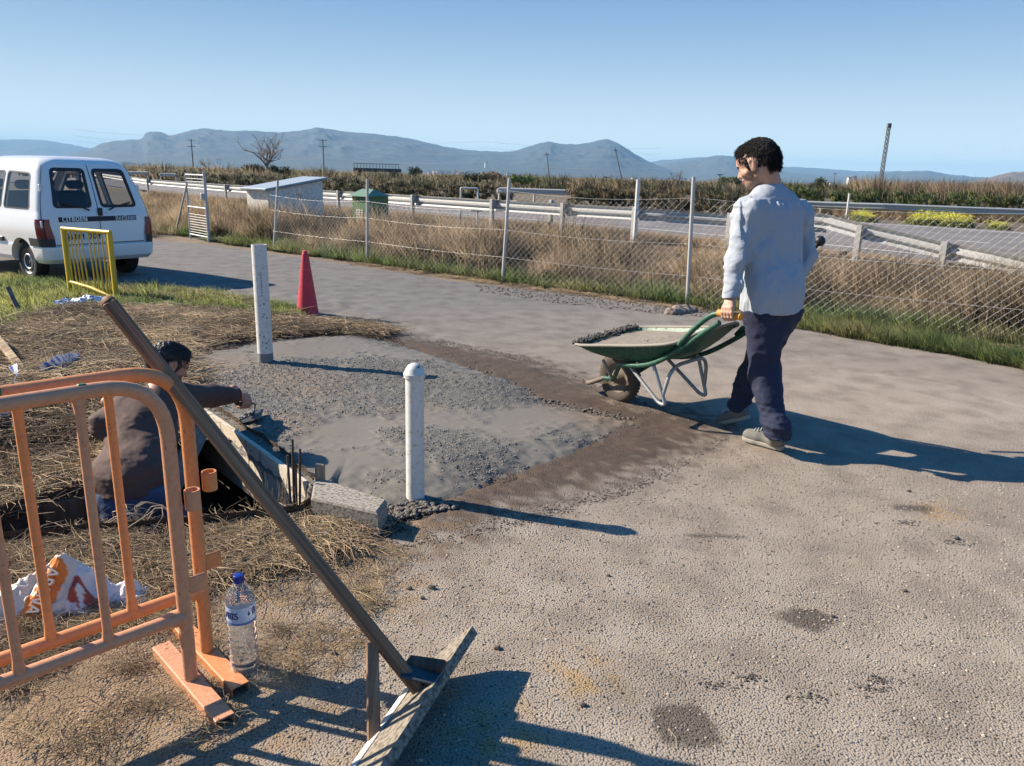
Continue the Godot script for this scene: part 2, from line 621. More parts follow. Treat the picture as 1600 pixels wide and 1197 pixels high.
func road_color(x: float, z: float, soil: float) -> Color:
	var p := Vector2(x, z)
	var a := n1.get_noise_2d(x * 30.0, z * 30.0)
	var b := n2.get_noise_2d(x * 160.0, z * 160.0)
	var far := clampf((-z - 5.0 - x * 0.35) / 4.5, 0, 1)
	var c := Color(0.385, 0.335, 0.275).lerp(Color(0.225, 0.218, 0.208), far)
	c = c * (1.0 + 0.06 * a + 0.07 * b)
	c = c.lerp(c * Color(0.95, 0.955, 0.965), clampf(n1.get_noise_2d(x * 14.0 + 70.0, z * 14.0) * 1.6, 0, 1))
	# pale wheel tracks of the long curve, seen on the right
	var q := (p - Vector2(-9.0, 9.0)).length()
	c = c * (1.0 + 0.10 * sin(q * 2.1 + a) * clampf((x - 1.0) * 0.4, 0, 1))
	if x > 1.8 and z > -8.0:
		for tr in tracks:
			var d := 9.0
			for k in tr.size() - 1:
				d = minf(d, p.distance_to(Geometry2D.get_closest_point_to_segment(p, tr[k], tr[k + 1])))
			c = c.lerp(Color(0.50, 0.455, 0.39), 0.75 * clampf(1.0 - d / 0.035, 0, 1) * clampf(0.6 + a * 1.3 + b, 0, 1))
	for s in sand:
		c = c.lerp(Color(0.42, 0.29, 0.135), 0.8 * clampf(exp(-(p - s).length_squared() / 0.014) * (1.0 + b * 2.2) - 0.08, 0, 1))
	for w in wet:
		var o: Vector2 = (p - w[0]) / Vector2(w[1], w[2])
		c = c.lerp(Color(0.105, 0.085, 0.065), 0.85 * clampf((1.0 - o.length() + b * 0.28) * 9.0, 0, 1))
	# earth spread round the slab, dust and straw litter nearer the verge
	c = c.lerp(Color(0.082, 0.053, 0.035), clampf(0.30 - soil * 2.6 + b * 0.9 + a * 0.5, 0, 0.93))
	if z > -5.0:
		c = c.lerp(Color(0.33, 0.235, 0.14), clampf((-0.3 - x) * 1.6 + b * 0.9 + a * 0.6, 0, 0.92))
	return c


func slab_rough(p: Vector2) -> float:
	var r := 1.0
	r = minf(r, clampf(0.5 + sd(p, smooth_a) * 5.0, 0, 1))
	r = minf(r, clampf(0.55 + sd(p, smooth_b) * 5.0, 0, 1))
	# loose heaps of stones left on the trowelled part
	if p.y > -4.75:
		r = maxf(r, clampf(n1.get_noise_2d(p.x * 85.0 + 40.0, p.y * 85.0) * 3.2 + 0.05 + (0.35 if p.y > -3.95 else -0.15), 0, 1))
	return clampf(r + n1.get_noise_2d(p.x * 110.0, p.y * 110.0) * 0.9 + n2.get_noise_2d(p.x * 160.0, p.y * 160.0) * 0.7, 0, 1)


func build_ground() -> void:
	var rows := 400
	var cols := 430
	var g := PackedVector3Array()
	var gc := PackedColorArray()
	var rd := PackedFloat32Array()
	var road_pts := PackedVector3Array()
	var road_c := PackedColorArray()
	g.resize(rows * cols)
	gc.resize(rows * cols)
	road_pts.resize(rows * cols)
	road_c.resize(rows * cols)
	rd.resize(rows * cols)
	var hole := PackedByteArray()
	hole.resize(rows * cols)
	for r in rows:
		var dep := 2.0 * pow(14.0, float(r) / (rows - 1))
		var z := 1.5 - dep
		for q in cols:
			var x := (float(q) / (cols - 1) - 0.5) * 2.3 * dep
			var i := r * cols + q
			var p := Vector2(x, z)
			var h := hgt(x, z)
			var w := sd(p, road_poly) + n2.get_noise_2d(x * 130.0, z * 130.0) * 0.09 + n1.get_noise_2d(x * 60.0, z * 60.0) * 0.07
			rd[i] = w
			var y := h
			var soil := sd(p, soil_poly) if z > -9.5 and absf(x) < 4.0 else 3.0
			if soil < 0.1:
				h += 0.016 * clampf(-soil * 3.0, 0, 1) * (0.6 + 0.9 * n2.get_noise_2d(x * 330.0, z * 330.0))
				y = h
			g[i] = Vector3(x, y - clampf(-w * 0.3, 0, 0.03), z)
			if w > -0.3:
				gc[i] = ground_color(x, z)
			road_pts[i] = Vector3(x, h + clampf(-w * 0.25, -0.06, 0.008), z)
			if w < 0.3:
				road_c[i] = road_color(x, z, soil)
			if z > -4.2 and x < -0.7 and z < -2.2:
				hole[i] = 1 if sd(p, trench_poly) < -0.02 else 0
	var ground := MB.new()
	ground.grid(g, rows, cols, gc)
	ground.ix = kept(rows, cols, func(i): return rd[i] > -0.35 and hole[i] == 0)
	var gm := vmat(0.95)
	gm.albedo_texture = tex.dirt
	gm.uv1_triplanar = true
	gm.uv1_world_triplanar = true
	gm.uv1_scale = Vector3.ONE * 1.3
	gm.heightmap_enabled = true
	gm.heightmap_texture = tex.dirt
	gm.heightmap_scale = 2.0
	struct("ground", ground, gm)
	var road := MB.new()
	road.grid(road_pts, rows, cols, road_c)
	road.ix = kept(rows, cols, func(i): return rd[i] < 0.25 and hole[i] == 0)
	var rm := vmat(0.92)
	rm.albedo_texture = tex.chips
	rm.uv1_triplanar = true
	rm.uv1_world_triplanar = true
	rm.uv1_scale = Vector3.ONE * 1.5
	rm.heightmap_enabled = true
	rm.heightmap_texture = tex.chips
	rm.heightmap_scale = 0.95
	rm.detail_enabled = true
	rm.detail_albedo = tex.blotch
	rm.detail_blend_mode = BaseMaterial3D.BLEND_MODE_MUL
	rm.detail_uv_layer = BaseMaterial3D.DETAIL_UV_2
	rm.uv2_triplanar = true
	rm.uv2_world_triplanar = true
	rm.uv2_scale = Vector3.ONE * 0.37
	struct("access_road", road, rm)
	# the land round it, out to the mountains
	var land := MB.new()
	var far := 14000.0
	var e0 := 1.15 * 2.0
	var e1 := 1.15 * 28.0
	land.col = Color(0.13, 0.105, 0.06)
	land.quad(Vector3(-far, -0.01, -26.5), Vector3(-far, -0.01, -0.5), Vector3(-e0, -0.01, -0.5), Vector3(-e1, -0.01, -26.5))
	land.quad(Vector3(-far, -0.01, -0.5), Vector3(-far, -0.01, 300), Vector3(far, -0.01, 300), Vector3(far, -0.01, -0.5))
	land.quad(Vector3(e1, -0.01, -26.5), Vector3(e0, -0.01, -0.5), Vector3(far, -0.01, -0.5), Vector3(far, -0.01, -26.5))
	land.quad(Vector3(-far, -0.01, -far), Vector3(-far, -0.01, -26.5), Vector3(far, -0.01, -26.5), Vector3(far, -0.01, -far))
	var lm := vmat(0.95)
	lm.albedo_texture = tex.blotch
	lm.uv1_triplanar = true
	lm.uv1_world_triplanar = true
	lm.uv1_scale = Vector3.ONE * 0.05
	struct("land", land, lm)
	# the trench: earth floor and walls, one side shored with a board
	var tr := MB.new()
	tr.col = Color(0.085, 0.058, 0.038)
	var idx := Geometry2D.triangulate_polygon(PackedVector2Array(trench_poly))
	for k in range(0, idx.size(), 3):
		var t := []
		for j in 3:
			var p: Vector2 = trench_poly[idx[k + j]]
			t.append(Vector3(p.x, -0.42, p.y))
		if (t[1] - t[0]).cross(t[2] - t[0]).y < 0:
			t.reverse()
		tr.tri(t[0], t[1], t[2])
	for k in trench_poly.size():
		var a: Vector2 = trench_poly[k]
		var b: Vector2 = trench_poly[(k + 1) % trench_poly.size()]
		var st := int(ceil(a.distance_to(b) / 0.05))
		var mid := Vector2(-1.9, -3.1)
		for j in st:
			var p := a.lerp(b, float(j) / st)
			var q := a.lerp(b, float(j + 1) / st)
			for lv in 6:
				var y0 := -0.42 + 0.085 * lv
				var y1 := y0 + 0.085
				var pts := []
				for e in [[p, y0], [q, y0], [q, y1], [p, y1]]:
					var o: Vector2 = (e[0] - mid).normalized() * (n2.get_noise_3d(e[0].x * 150.0, e[1] * 150.0, e[0].y * 150.0) * 0.035 + (0.02 if e[1] > -0.03 else 0.0))
					pts.append(Vector3(e[0].x + o.x, e[1], e[0].y + o.y))
				tr.quad(pts[0], pts[1], pts[2], pts[3])
	var tm := gm.duplicate()
	struct("trench", tr, tm)


func kept(rows: int, cols: int, ok: Callable) -> PackedInt32Array:
	var good := PackedByteArray()
	good.resize(rows * cols)
	for i in rows * cols:
		good[i] = 1 if (ok as Callable).call(i) else 0
	var out := PackedInt32Array()
	for r in rows - 1:
		for q in cols - 1:
			var i := r * cols + q
			if good[i] + good[i + 1] + good[i + cols] + good[i + cols + 1] == 4:
				out.append_array([i, i + cols, i + 1, i + 1, i + cols, i + cols + 1])
	return out


func build_slab() -> void:
	# fresh concrete: raked stones at the far side and near the posts, trowelled smooth in between
	var x0 := -2.85
	var x1 := 1.1
	var z0 := -3.0
	var z1 := -7.6
	var step := 0.014
	var cols := int((x1 - x0) / step)
	var rows := int((z0 - z1) / step)
	var pts := PackedVector3Array()
	var cc := PackedColorArray()
	var ok := PackedByteArray()
	pts.resize(rows * cols)
	cc.resize(rows * cols)
	ok.resize(rows * cols)
	var stones := []
	var tints := []
	rng.seed = 5
	for r in rows:
		for q in cols:
			var p := Vector2(x0 + q * step, z0 - r * step)
			var i := r * cols + q
			var d := sd(p, slab_poly)
			# the side by the form board is straight, the rest runs out raggedly
			var edge := 0.0 if p.y > -5.0 and p.x < -0.88 else 1.0
			d += edge * (n2.get_noise_2d(p.x * 140.0, p.y * 140.0) * 0.05 + n1.get_noise_2d(p.x * 70.0, p.y * 70.0) * 0.06)
			ok[i] = 1 if d < 0.02 else 0
			if d > 0.1:
				pts[i] = Vector3(p.x, -0.02, p.y)
				continue
			var ro := slab_rough(p)
			var top := 0.055 + 0.012 * n1.get_noise_2d(p.x * 50.0, p.y * 50.0) + ro * (0.010 + 0.007 * n2.get_noise_2d(p.x * 1200.0, p.y * 1200.0) + 0.008 * n2.get_noise_2d(p.x * 350.0, p.y * 350.0))
			var fall := clampf(-d * 3.2, 0, 1) if edge > 0.5 else clampf(-d * 40.0, 0.0, 1.0)
			pts[i] = Vector3(p.x, lerpf(-0.012, top, sqrt(fall)), p.y)
			var b := n2.get_noise_2d(p.x * 260.0, p.y * 260.0)
			var c := Color(0.195, 0.178, 0.150).lerp(Color(0.120, 0.114, 0.099), clampf(ro * 0.9 + b * 0.3, 0, 1))
			c = c * (1.0 + 0.18 * n1.get_noise_2d(p.x * 45.0, p.y * 45.0))
			c = c.lerp(Color(0.22, 0.165, 0.115), clampf(n1.get_noise_2d(p.x * 35.0 + 90.0, p.y * 60.0) * 1.4 - 0.15, 0, 0.55))
			cc[i] = c
			if d < 0.0 and ro > 0.45 and rng.randf() < 0.42 * ro:
				var s := rng.randf_range(0.0028, 0.0070)
				stones.append(Transform3D(Basis.from_euler(Vector3(rng.randf() * TAU, rng.randf() * TAU, rng.randf() * TAU)).scaled(Vector3(s, s * 0.75, s * 1.1)), pts[i] + Vector3(rng.randf_range(-0.007, 0.007), s * 0.05, rng.randf_range(-0.007, 0.007))))
				var t := rng.randf_range(0.085, 0.20)
				tints.append(Color(t, t * 0.95, t * 0.83))
	var m := MB.new()
	m.grid(pts, rows, cols, cc)
	m.ix = kept(rows, cols, func(i): return ok[i] == 1)
	var sm := vmat(0.68)
	sm.albedo_texture = tex.grain
	sm.uv1_triplanar = true
	sm.uv1_world_triplanar = true
	sm.uv1_scale = Vector3.ONE * 3.0
	sm.heightmap_enabled = true
	sm.heightmap_texture = tex.grain
	sm.heightmap_scale = 0.25
	var slab := struct("concrete_slab", m, sm)
	many("aggregate", pebble(3), vmat(0.6), stones, tints, slab)


func pebble(seed_: int) -> ArrayMesh:
	var r := RandomNumberGenerator.new()
	r.seed = seed_
	var m := MB.new()
	var t := (1.0 + sqrt(5.0)) / 2.0
	var p := []
	for s in [-1.0, 1.0]:
		for u in [-1.0, 1.0]:
			p.append(Vector3(0, s, u * t))
			p.append(Vector3(s, u * t, 0))
			p.append(Vector3(u * t, 0, s))
	for k in p.size():
		p[k] = p[k].normalized() * r.randf_range(0.75, 1.15)
	for a in 12:
		for b in range(a + 1, 12):
			for d in range(b + 1, 12):
				if p[a].distance_to(p[b]) < 1.5 and p[a].distance_to(p[d]) < 1.5 and p[b].distance_to(p[d]) < 1.5:
					if (p[b] - p[a]).cross(p[d] - p[a]).dot(p[a]) > 0:
						m.tri(p[a], p[b], p[d])
					else:
						m.tri(p[a], p[d], p[b])
	return m.mesh()


func scatter(poly: Array, count: int, fill: Callable) -> void:
	var lo := Vector2(1e9, 1e9)
	var hi := -lo
	for p in poly:
		lo = lo.min(p)
		hi = hi.max(p)
	var packed := PackedVector2Array(poly)
	var n := 0
	while n < count:
		var p := Vector2(rng.randf_range(lo.x, hi.x), rng.randf_range(lo.y, hi.y))
		if Geometry2D.is_point_in_polygon(p, packed):
			(fill as Callable).call(p)
			n += 1


func straw_clump(count: int, length: float, spread: float, up: float, seed_: int) -> ArrayMesh:
	var r := RandomNumberGenerator.new()
	r.seed = seed_
	var m := MB.new()
	for k in count:
		var a := r.randf() * TAU
		var p := Vector3(cos(a), 0, sin(a)) * spread * sqrt(r.randf())
		p.y = r.randf() * up
		var d := r.randf() * TAU
		var dir := Vector3(cos(d), r.randf_range(-0.15, 0.5) * up * 8.0, sin(d)).normalized()
		var l := length * r.randf_range(0.35, 1.2)
		var bend := Vector3(r.randf_range(-1, 1), r.randf_range(-0.3, 0.6), r.randf_range(-1, 1)) * l * 0.22
		var w := r.randf_range(0.0009, 0.0021)
		var sh := r.randf_range(0.45, 1.25)
		m.col = Color(sh, sh * r.randf_range(0.88, 1.0), sh * r.randf_range(0.7, 1.0))
		m.tube([p, p + dir * l * 0.5 + bend, p + dir * l], [w, w, w * 0.5], 3, false)
	return m.mesh()


func build_litter() -> void:
	rng.seed = 11
	var sm := vmat(0.85, 0.15)
	var meshes := []
	for k in 4:
		meshes.append(straw_clump(46, 0.17, 0.10, 0.055, 20 + k))
	var xs := [[], [], [], []]
	var cs := [[], [], [], []]
	var lay := func(p: Vector2, sc: float, dk: float):
		if sd(p, trench_poly) < 0.03 or sd(p, slab_poly) < 0.05:
			return
		var k := rng.randi() % 4
		var s := sc * (1.0 if p.y > -4.0 else (1.5 if p.y > -6.5 else 1.15)) * rng.randf_range(0.7, 1.3)
		xs[k].append(Transform3D(Basis(Vector3.UP, rng.randf() * TAU).scaled(Vector3.ONE * s), Vector3(p.x, hgt(p.x, p.y) + 0.004, p.y)))
		var v := n1.get_noise_2d(p.x * 90.0, p.y * 90.0)
		var c := Color(0.50, 0.385, 0.25).lerp(Color(0.20, 0.145, 0.095), clampf(0.42 + v * 1.4 + rng.randf_range(-0.45, 0.45) + dk, 0, 1))
		cs[k].append(c)
	scatter(straw_poly, 1800, func(p): (lay as Callable).call(p, 1.0, 0.0))
	scatter(straw_near, 330, func(p): (lay as Callable).call(p, 0.75 if p.y < -2.6 else 0.5, -0.12))
	scatter([Vector2(-2.03, -2.77), Vector2(-1.71, -2.94), Vector2(-1.29, -3.03), Vector2(-0.94, -3.20), Vector2(-0.65, -3.07), Vector2(-0.71, -2.92), Vector2(-0.91, -2.79), Vector2(-1.16, -2.69), Vector2(-1.45, -2.63), Vector2(-1.80, -2.41)], 520, func(p): (lay as Callable).call(p, 0.75, -0.12))
	scatter([Vector2(-1.34, -1.70), Vector2(-1.57, -2.06), Vector2(-1.41, -2.33), Vector2(-1.04, -2.35), Vector2(-0.83, -2.89), Vector2(-0.43, -3.03), Vector2(-0.44, -2.48), Vector2(-0.63, -1.73)], 70, func(p): (lay as Callable).call(p, 0.5, 0.0))
	scatter([Vector2(-4.09, -8.46), Vector2(-2.81, -8.25), Vector2(-2.61, -8.53), Vector2(-3.65, -9.17), Vector2(-4.70, -9.77), Vector2(-5.61, -9.77)], 260, func(p): (lay as Callable).call(p, 0.8, -0.1))
	for k in range(5, 9):
		for j in 90:
			var e: Vector2 = fence_pts[k].lerp(fence_pts[k + 1], rng.randf()) + Vector2(rng.randf_range(-0.25, 0.05), rng.randf_range(-0.05, 0.25))
			(lay as Callable).call(e, 0.45, -0.25)
	for k in 4:
		tag(many("straw_litter", meshes[k], sm, xs[k], cs[k]), "matted dry straw and cut grass lying round the trench and verge", "dry straw", "loose straw on the verge")
	# single stalks and chippings on the road
	var one := MB.new()
	one.tube([Vector3(-0.5, 0, 0), Vector3(0, 0.05, 0.12), Vector3(0.5, 0, 0)], 0.012, 3, false)
	var sx := []
	var sc := []
	scatter([Vector2(-1.34, -1.70), Vector2(-1.36, -2.70), Vector2(-0.67, -3.14), Vector2(-0.26, -3.04), Vector2(0.25, -2.35), Vector2(0.03, -1.75)], 260, func(p):
		var l := rng.randf_range(0.02, 0.09)
		sx.append(Transform3D(Basis(Vector3.UP, rng.randf() * TAU).scaled(Vector3(l, 0.06, l)), Vector3(p.x, hgt(p.x, p.y) + 0.011, p.y)))
		sc.append(Color(0.42, 0.32, 0.19) * rng.randf_range(0.6, 1.2)))
	scatter([Vector2(-0.26, -3.04), Vector2(1.32, -4.38), Vector2(2.68, -3.71), Vector2(1.46, -1.80), Vector2(0.03, -1.75)], 60, func(p):
		var l := rng.randf_range(0.02, 0.10)
		sx.append(Transform3D(Basis(Vector3.UP, rng.randf() * TAU).scaled(Vector3(l, 0.06, l)), Vector3(p.x, hgt(p.x, p.y) + 0.011, p.y)))
		sc.append(Color(0.42, 0.34, 0.22) * rng.randf_range(0.7, 1.2)))
	tag(many("straw_stalks", one.mesh(), sm, sx, sc), "single straw stalks strewn over the road surface", "dry straw")
	var gx := []
	var gc := []
	var grit := func(p: Vector2, s: float, t: float, sink := 0.3):
		gx.append(Transform3D(Basis.from_euler(Vector3(rng.randf() * TAU, rng.randf() * TAU, 0)).scaled(Vector3(s, s * 0.7, s)), Vector3(p.x, hgt(p.x, p.y) + 0.008 + s * sink, p.y)))
		gc.append(Color(t, t * 0.86, t * 0.7))
	scatter([Vector2(-1.34, -1.70), Vector2(-1.18, -2.57), Vector2(-0.66, -3.09), Vector2(0.35, -3.72), Vector2(1.32, -4.38), Vector2(2.79, -3.89), Vector2(1.46, -1.80)], 9000, func(p): (grit as Callable).call(p, rng.randf_range(0.0018, 0.0048) * (1.0 + 0.7 * rng.randf() * rng.randf()), rng.randf_range(0.08, 0.42), 0.1))
	scatter([Vector2(-0.89, -3.33), Vector2(-0.30, -3.48), Vector2(0.19, -3.89), Vector2(0.84, -4.77), Vector2(1.35, -4.50), Vector2(0.67, -3.66), Vector2(0.02, -3.18), Vector2(-0.52, -2.91), Vector2(-0.87, -3.03)], 5000, func(p): (grit as Callable).call(p, rng.randf_range(0.002, 0.0062), rng.randf_range(0.04, 0.15)))
	scatter([Vector2(-1.22, -7.10), Vector2(-0.34, -6.54), Vector2(0.28, -5.20), Vector2(0.69, -4.90), Vector2(0.89, -4.78), Vector2(1.20, -4.87), Vector2(0.77, -5.58), Vector2(0.11, -6.59), Vector2(-0.62, -7.17)], 3000, func(p): (grit as Callable).call(p, rng.randf_range(0.003, 0.0085), rng.randf_range(0.06, 0.17)))
	scatter([Vector2(-0.59, -11.04), Vector2(0.50, -10.56), Vector2(1.66, -10.08), Vector2(2.53, -9.52), Vector2(2.35, -8.79), Vector2(1.51, -9.09), Vector2(0.46, -9.67), Vector2(-0.47, -10.38)], 800, func(p): (grit as Callable).call(p, rng.randf_range(0.005, 0.017), rng.randf_range(0.09, 0.22)))
	scatter([Vector2(-0.59, -3.35), Vector2(-0.33, -3.47), Vector2(-0.23, -3.37), Vector2(-0.46, -3.25), Vector2(-0.55, -3.12)], 420, func(p): (grit as Callable).call(p, rng.randf_range(0.005, 0.013), rng.randf_range(0.10, 0.2), 1.4))
	for ln in [[Vector2(0.209, -5.256), Vector2(0.448, -5.092)], [Vector2(0.448, -5.092), Vector2(0.652, -4.935)], [Vector2(0.652, -4.935), Vector2(0.802, -4.783)], [Vector2(-0.635, -6.681), Vector2(0.189, -5.352)], [Vector2(0.774, -4.728), Vector2(0.517, -4.435)]]:
		for k in 130:
			var p: Vector2 = ln[0].lerp(ln[1], rng.randf()) + Vector2(rng.randfn(0, 0.028), rng.randfn(0, 0.028))
			(grit as Callable).call(p, rng.randf_range(0.003, 0.007) + 0.011 * pow(rng.randf(), 3.0), rng.randf_range(0.05, 0.15), 0.5)
	for cl in [Vector2(0.674, -2.098), Vector2(0.784, -2.141), Vector2(0.933, -2.056), Vector2(1.167, -2.112), Vector2(1.216, -2.152), Vector2(2.021, -3.161), Vector2(1.898, -3.350)]:
		for k in 40:
			var p: Vector2 = cl + Vector2(rng.randfn(0, 0.035), rng.randfn(0, 0.014))
			(grit as Callable).call(p, rng.randf_range(0.002, 0.006), rng.randf_range(0.06, 0.12))
	tag(many("road_grit", pebble(8), vmat(0.9), gx, gc), "small stones and grit scattered over the road and spilled earth", "grit")
	# clods and stones one can count
	var stone := pebble(31)
	var spots := [[Vector2(-0.286, -2.645), 0.013, "dark clod of earth, larger one of the pair by the sand patch"], [Vector2(-0.372, -2.636), 0.010, "grey stone left of the dark clod on the sandy road"], [Vector2(-0.314, -2.570), 0.008, "small stone just below the dark clod"], [Vector2(-0.566, -2.213), 0.009, "dark stone right of the water bottle"], [Vector2(-0.027, -2.262), 0.011, "round grey stone right of the rake head"], [Vector2(1.569, -2.717), 0.009, "lone dark stone on the road far right of the dark round stain"], [Vector2(1.207, -2.523), 0.008, "pale stone at the right rim of the round wet stain"], [Vector2(2.033, -3.193), 0.012, "flat dark clod at the right beside another stain"], [Vector2(0.239, -1.984), 0.010, "reddish stone low in the middle of the road"], [Vector2(2.091, -3.741), 0.010, "small dark clod below the long shadow of the standing man"], [Vector2(-0.526, -2.605), 0.009, "stone on the straw side of the sandy patch"], [Vector2(0.407, -2.774), 0.008, "small dark stone in the open middle of the road"]]
	for s in spots:
		var o := put("stone", stone, mat(lin(0.11, 0.095, 0.08), 0.9))
		tag(o, s[2], "stone", "stones lying on the road")
		o.position = Vector3(s[0].x, hgt(s[0].x, s[0].y) + 0.008 + s[1] * 0.5, s[0].y)
		o.basis = Basis.from_euler(Vector3(s[0].x * 9.0, s[0].y * 7.0, 1.0)).scaled(Vector3(s[1] * 1.4, s[1] * 0.9, s[1]))
	var rock := MB.new()
	var f := Field.new(Vector3(-0.35, -0.1, -0.22), Vector3(0.35, 0.2, 0.22), 0.016)
	f.cap(Vector3(-0.2, 0.02, 0.03), Vector3(0.2, 0.02, -0.03), 0.075, 0.06, 0.04, Vector3.UP, 1.3)
	f.cap(Vector3(-0.05, 0.03, -0.04), Vector3(0.12, 0.04, -0.06), 0.06, 0.05, 0.04)
	f.rough(n2, 0.03, Vector3(200, 200, 200), Vector3(-1, -1, -1), Vector3(1, 1, 1))
	f.mesh_into(rock)
	var ro := put("rock", rock, mat(lin(0.30, 0.235, 0.19), 0.9, "grain", 5.0, 0.3))
	ro.position = Vector3(2.028, 0.000, -9.168)
	ro.rotation.y = 0.5
	tag(ro, "long flat buff rock at the road edge below the fence post", "rock")


func grass(called: String, label: String, cat: String, spots: Array, h: float, cols: Array, variants: Array, back := 0.25) -> void:
	var xs := []
	var cs := []
	for k in variants.size():
		xs.append([])
		cs.append([])
	for s in spots:
		var k := rng.randi() % variants.size()
		var sc: float = s[1] * rng.randf_range(0.75, 1.25)
		xs[k].append(Transform3D(Basis(Vector3.UP, rng.randf() * TAU).scaled(Vector3(sc, sc * rng.randf_range(0.85, 1.15), sc)), Vector3(s[0].x, s[2] if s.size() > 2 else hgt(s[0].x, s[0].y) - 0.01, s[0].y)))
		var v := clampf(0.5 + n1.get_noise_2d(s[0].x * 45.0, s[0].y * 45.0) * 1.1 + rng.randf_range(-0.35, 0.35), 0, 1)
		cs[k].append(cols[0].lerp(cols[1], v))
	var m := vmat(0.8, back)
	for k in variants.size():
		var o := many(called, variants[k].mesh(), m, xs[k], cs[k])
		tag(o, label, cat, label)


func build_grass() -> void:
	rng.seed = 77
	var short := [blade_clump(60, 0.10, 0.09, 0.9, 0.0028, 1, 2), blade_clump(60, 0.12, 0.10, 0.8, 0.003, 2, 2)]
	var spots := []
	scatter(green_poly, 4200, func(p): spots.append([p, rng.randf_range(0.5, 1.15)]))
	scatter([Vector2(-5.01, -9.89), Vector2(-3.65, -9.17), Vector2(-2.62, -8.57), Vector2(-2.21, -8.11), Vector2(-2.35, -7.66), Vector2(-3.38, -7.94), Vector2(-4.06, -8.38)], 500, func(p): spots.append([p, rng.randf_range(0.4, 1.0)]))
	grass("green_grass", "short green weeds and grass on the verge by the van", "grass", spots, 0.1, [Color(0.07, 0.13, 0.02), Color(0.26, 0.27, 0.06)], short)
	# the green strip under the fence and the dry thicket behind it
	var strip := []
	var dry := []
	var tall := [blade_clump(60, 0.34, 0.16, 0.8, 0.0042, 3), blade_clump(60, 0.30, 0.18, 1.0, 0.0042, 4)]
	for k in range(1, fence_pts.size() - 1):
		if k == 2:
			continue
		var a: Vector2 = fence_pts[k]
		var b: Vector2 = fence_pts[k + 1]
		var n := (b - a).orthogonal().normalized()
		if fence_side(a + n) < 0:
			n = -n
		var l := a.distance_to(b)
		for j in int(l * 70):
			var p := a.lerp(b, rng.randf()) + n * (rng.randf() * rng.randf() * 1.5 - 0.06)
			strip.append([p, rng.randf_range(0.3, 0.85)])
		for j in int(l * 160):
			var t := rng.randf()
			var e := rng.randf_range(0.55, 1.0 + 7.0 * rng.randf())
			var p := a.lerp(b, t) + n * e
			var hump := 0.72 + 1.05 * n1.get_noise_2d(p.x * 34.0, p.y * 34.0)
			dry.append([p, maxf(hump, 0.25) * (1.15 if e < 4.0 else 0.8)])
	scatter([Vector2(3.25, -8.92), Vector2(3.68, -8.79), Vector2(4.15, -8.22), Vector2(4.55, -7.68), Vector2(4.94, -6.91), Vector2(4.58, -6.36), Vector2(4.50, -6.66), Vector2(4.23, -7.11), Vector2(3.81, -7.50), Vector2(3.09, -8.36)], 900, func(p): strip.append([p, rng.randf_range(0.25, 0.6)]))
	scatter([Vector2(-8.18, -16.87), Vector2(-7.72, -18.54), Vector2(-7.05, -22.24), Vector2(-5.48, -27.17), Vector2(-2.13, -24.36), Vector2(1.58, -20.57), Vector2(4.79, -17.93), Vector2(4.65, -19.22), Vector2(1.73, -22.50), Vector2(-3.22, -24.53), Vector2(-6.43, -28.43), Vector2(-12.56, -34.01), Vector2(-18.31, -39.32), Vector2(-13.31, -27.39)], 2600, func(p): dry.append([p, (0.75 + 0.5 * n1.get_noise_2d(p.x * 28.0, p.y * 28.0)) * 0.85]))
	grass("verge_grass", "green grass growing along the foot of the fence", "grass", strip, 0.3, [Color(0.09, 0.16, 0.025), Color(0.25, 0.24, 0.09)], tall)
	var thick := [blade_clump(70, 0.62, 0.24, 0.55, 0.0036, 6), blade_clump(70, 0.66, 0.2, 0.8, 0.0034, 7), blade_clump(70, 0.55, 0.26, 1.1, 0.0036, 8)]
	grass("dry_grass", "tall dry tan grass between the fence and the motorway", "dry grass", dry, 0.6, [Color(0.43, 0.32, 0.19), Color(0.14, 0.105, 0.06)], thick, 0.2)
	# tufts one can count
	var tuft := [blade_clump(130, 0.26, 0.13, 0.7, 0.0032, 9), blade_clump(120, 0.28, 0.12, 0.6, 0.0032, 10)]
	var tm := []
	for c in [Color(0.34, 0.38, 0.06), Color(0.24, 0.29, 0.07)]:
		var m := vmat(0.8, 0.25)
		m.albedo_color = c.linear_to_srgb()
		tm.append(m)
	var list := [[Vector3(-4.161, 0.000, -8.848), 1.15, "bright yellow-green grass tuft right of the yellow barrier"], [Vector3(-3.711, 0.000, -8.608), 0.8, "smaller green tuft on the verge beside the van's shadow"], [Vector3(-3.068, 0.000, -8.293), 0.7, "low grey-green tuft left of the tall white pipe"], [Vector3(-2.420, 0.000, -7.790), 0.75, "green tuft just behind the tall white pipe"], [Vector3(-5.064, 0.000, -8.929), 1.0, "grass tuft growing under the yellow barrier"], [Vector3(-4.868, 0.000, -9.060), 0.95, "yellowish grass tuft under the right end of the yellow barrier"], [Vector3(-4.980, 0.000, -7.700), 1.1, "long pale grass tuft beside the leaning stakes"]]
	for k in list.size():
		var o := put("grass_tuft", tuft[k % 2].mesh(), tm[k % 2])
		o.position = list[k][0] + Vector3(0, hgt(list[k][0].x, list[k][0].z) - 0.01, 0)
		o.scale = Vector3.ONE * list[k][1]
		o.rotation.y = k * 1.3
		tag(o, list[k][2], "grass tuft", "grass tufts on the verge")


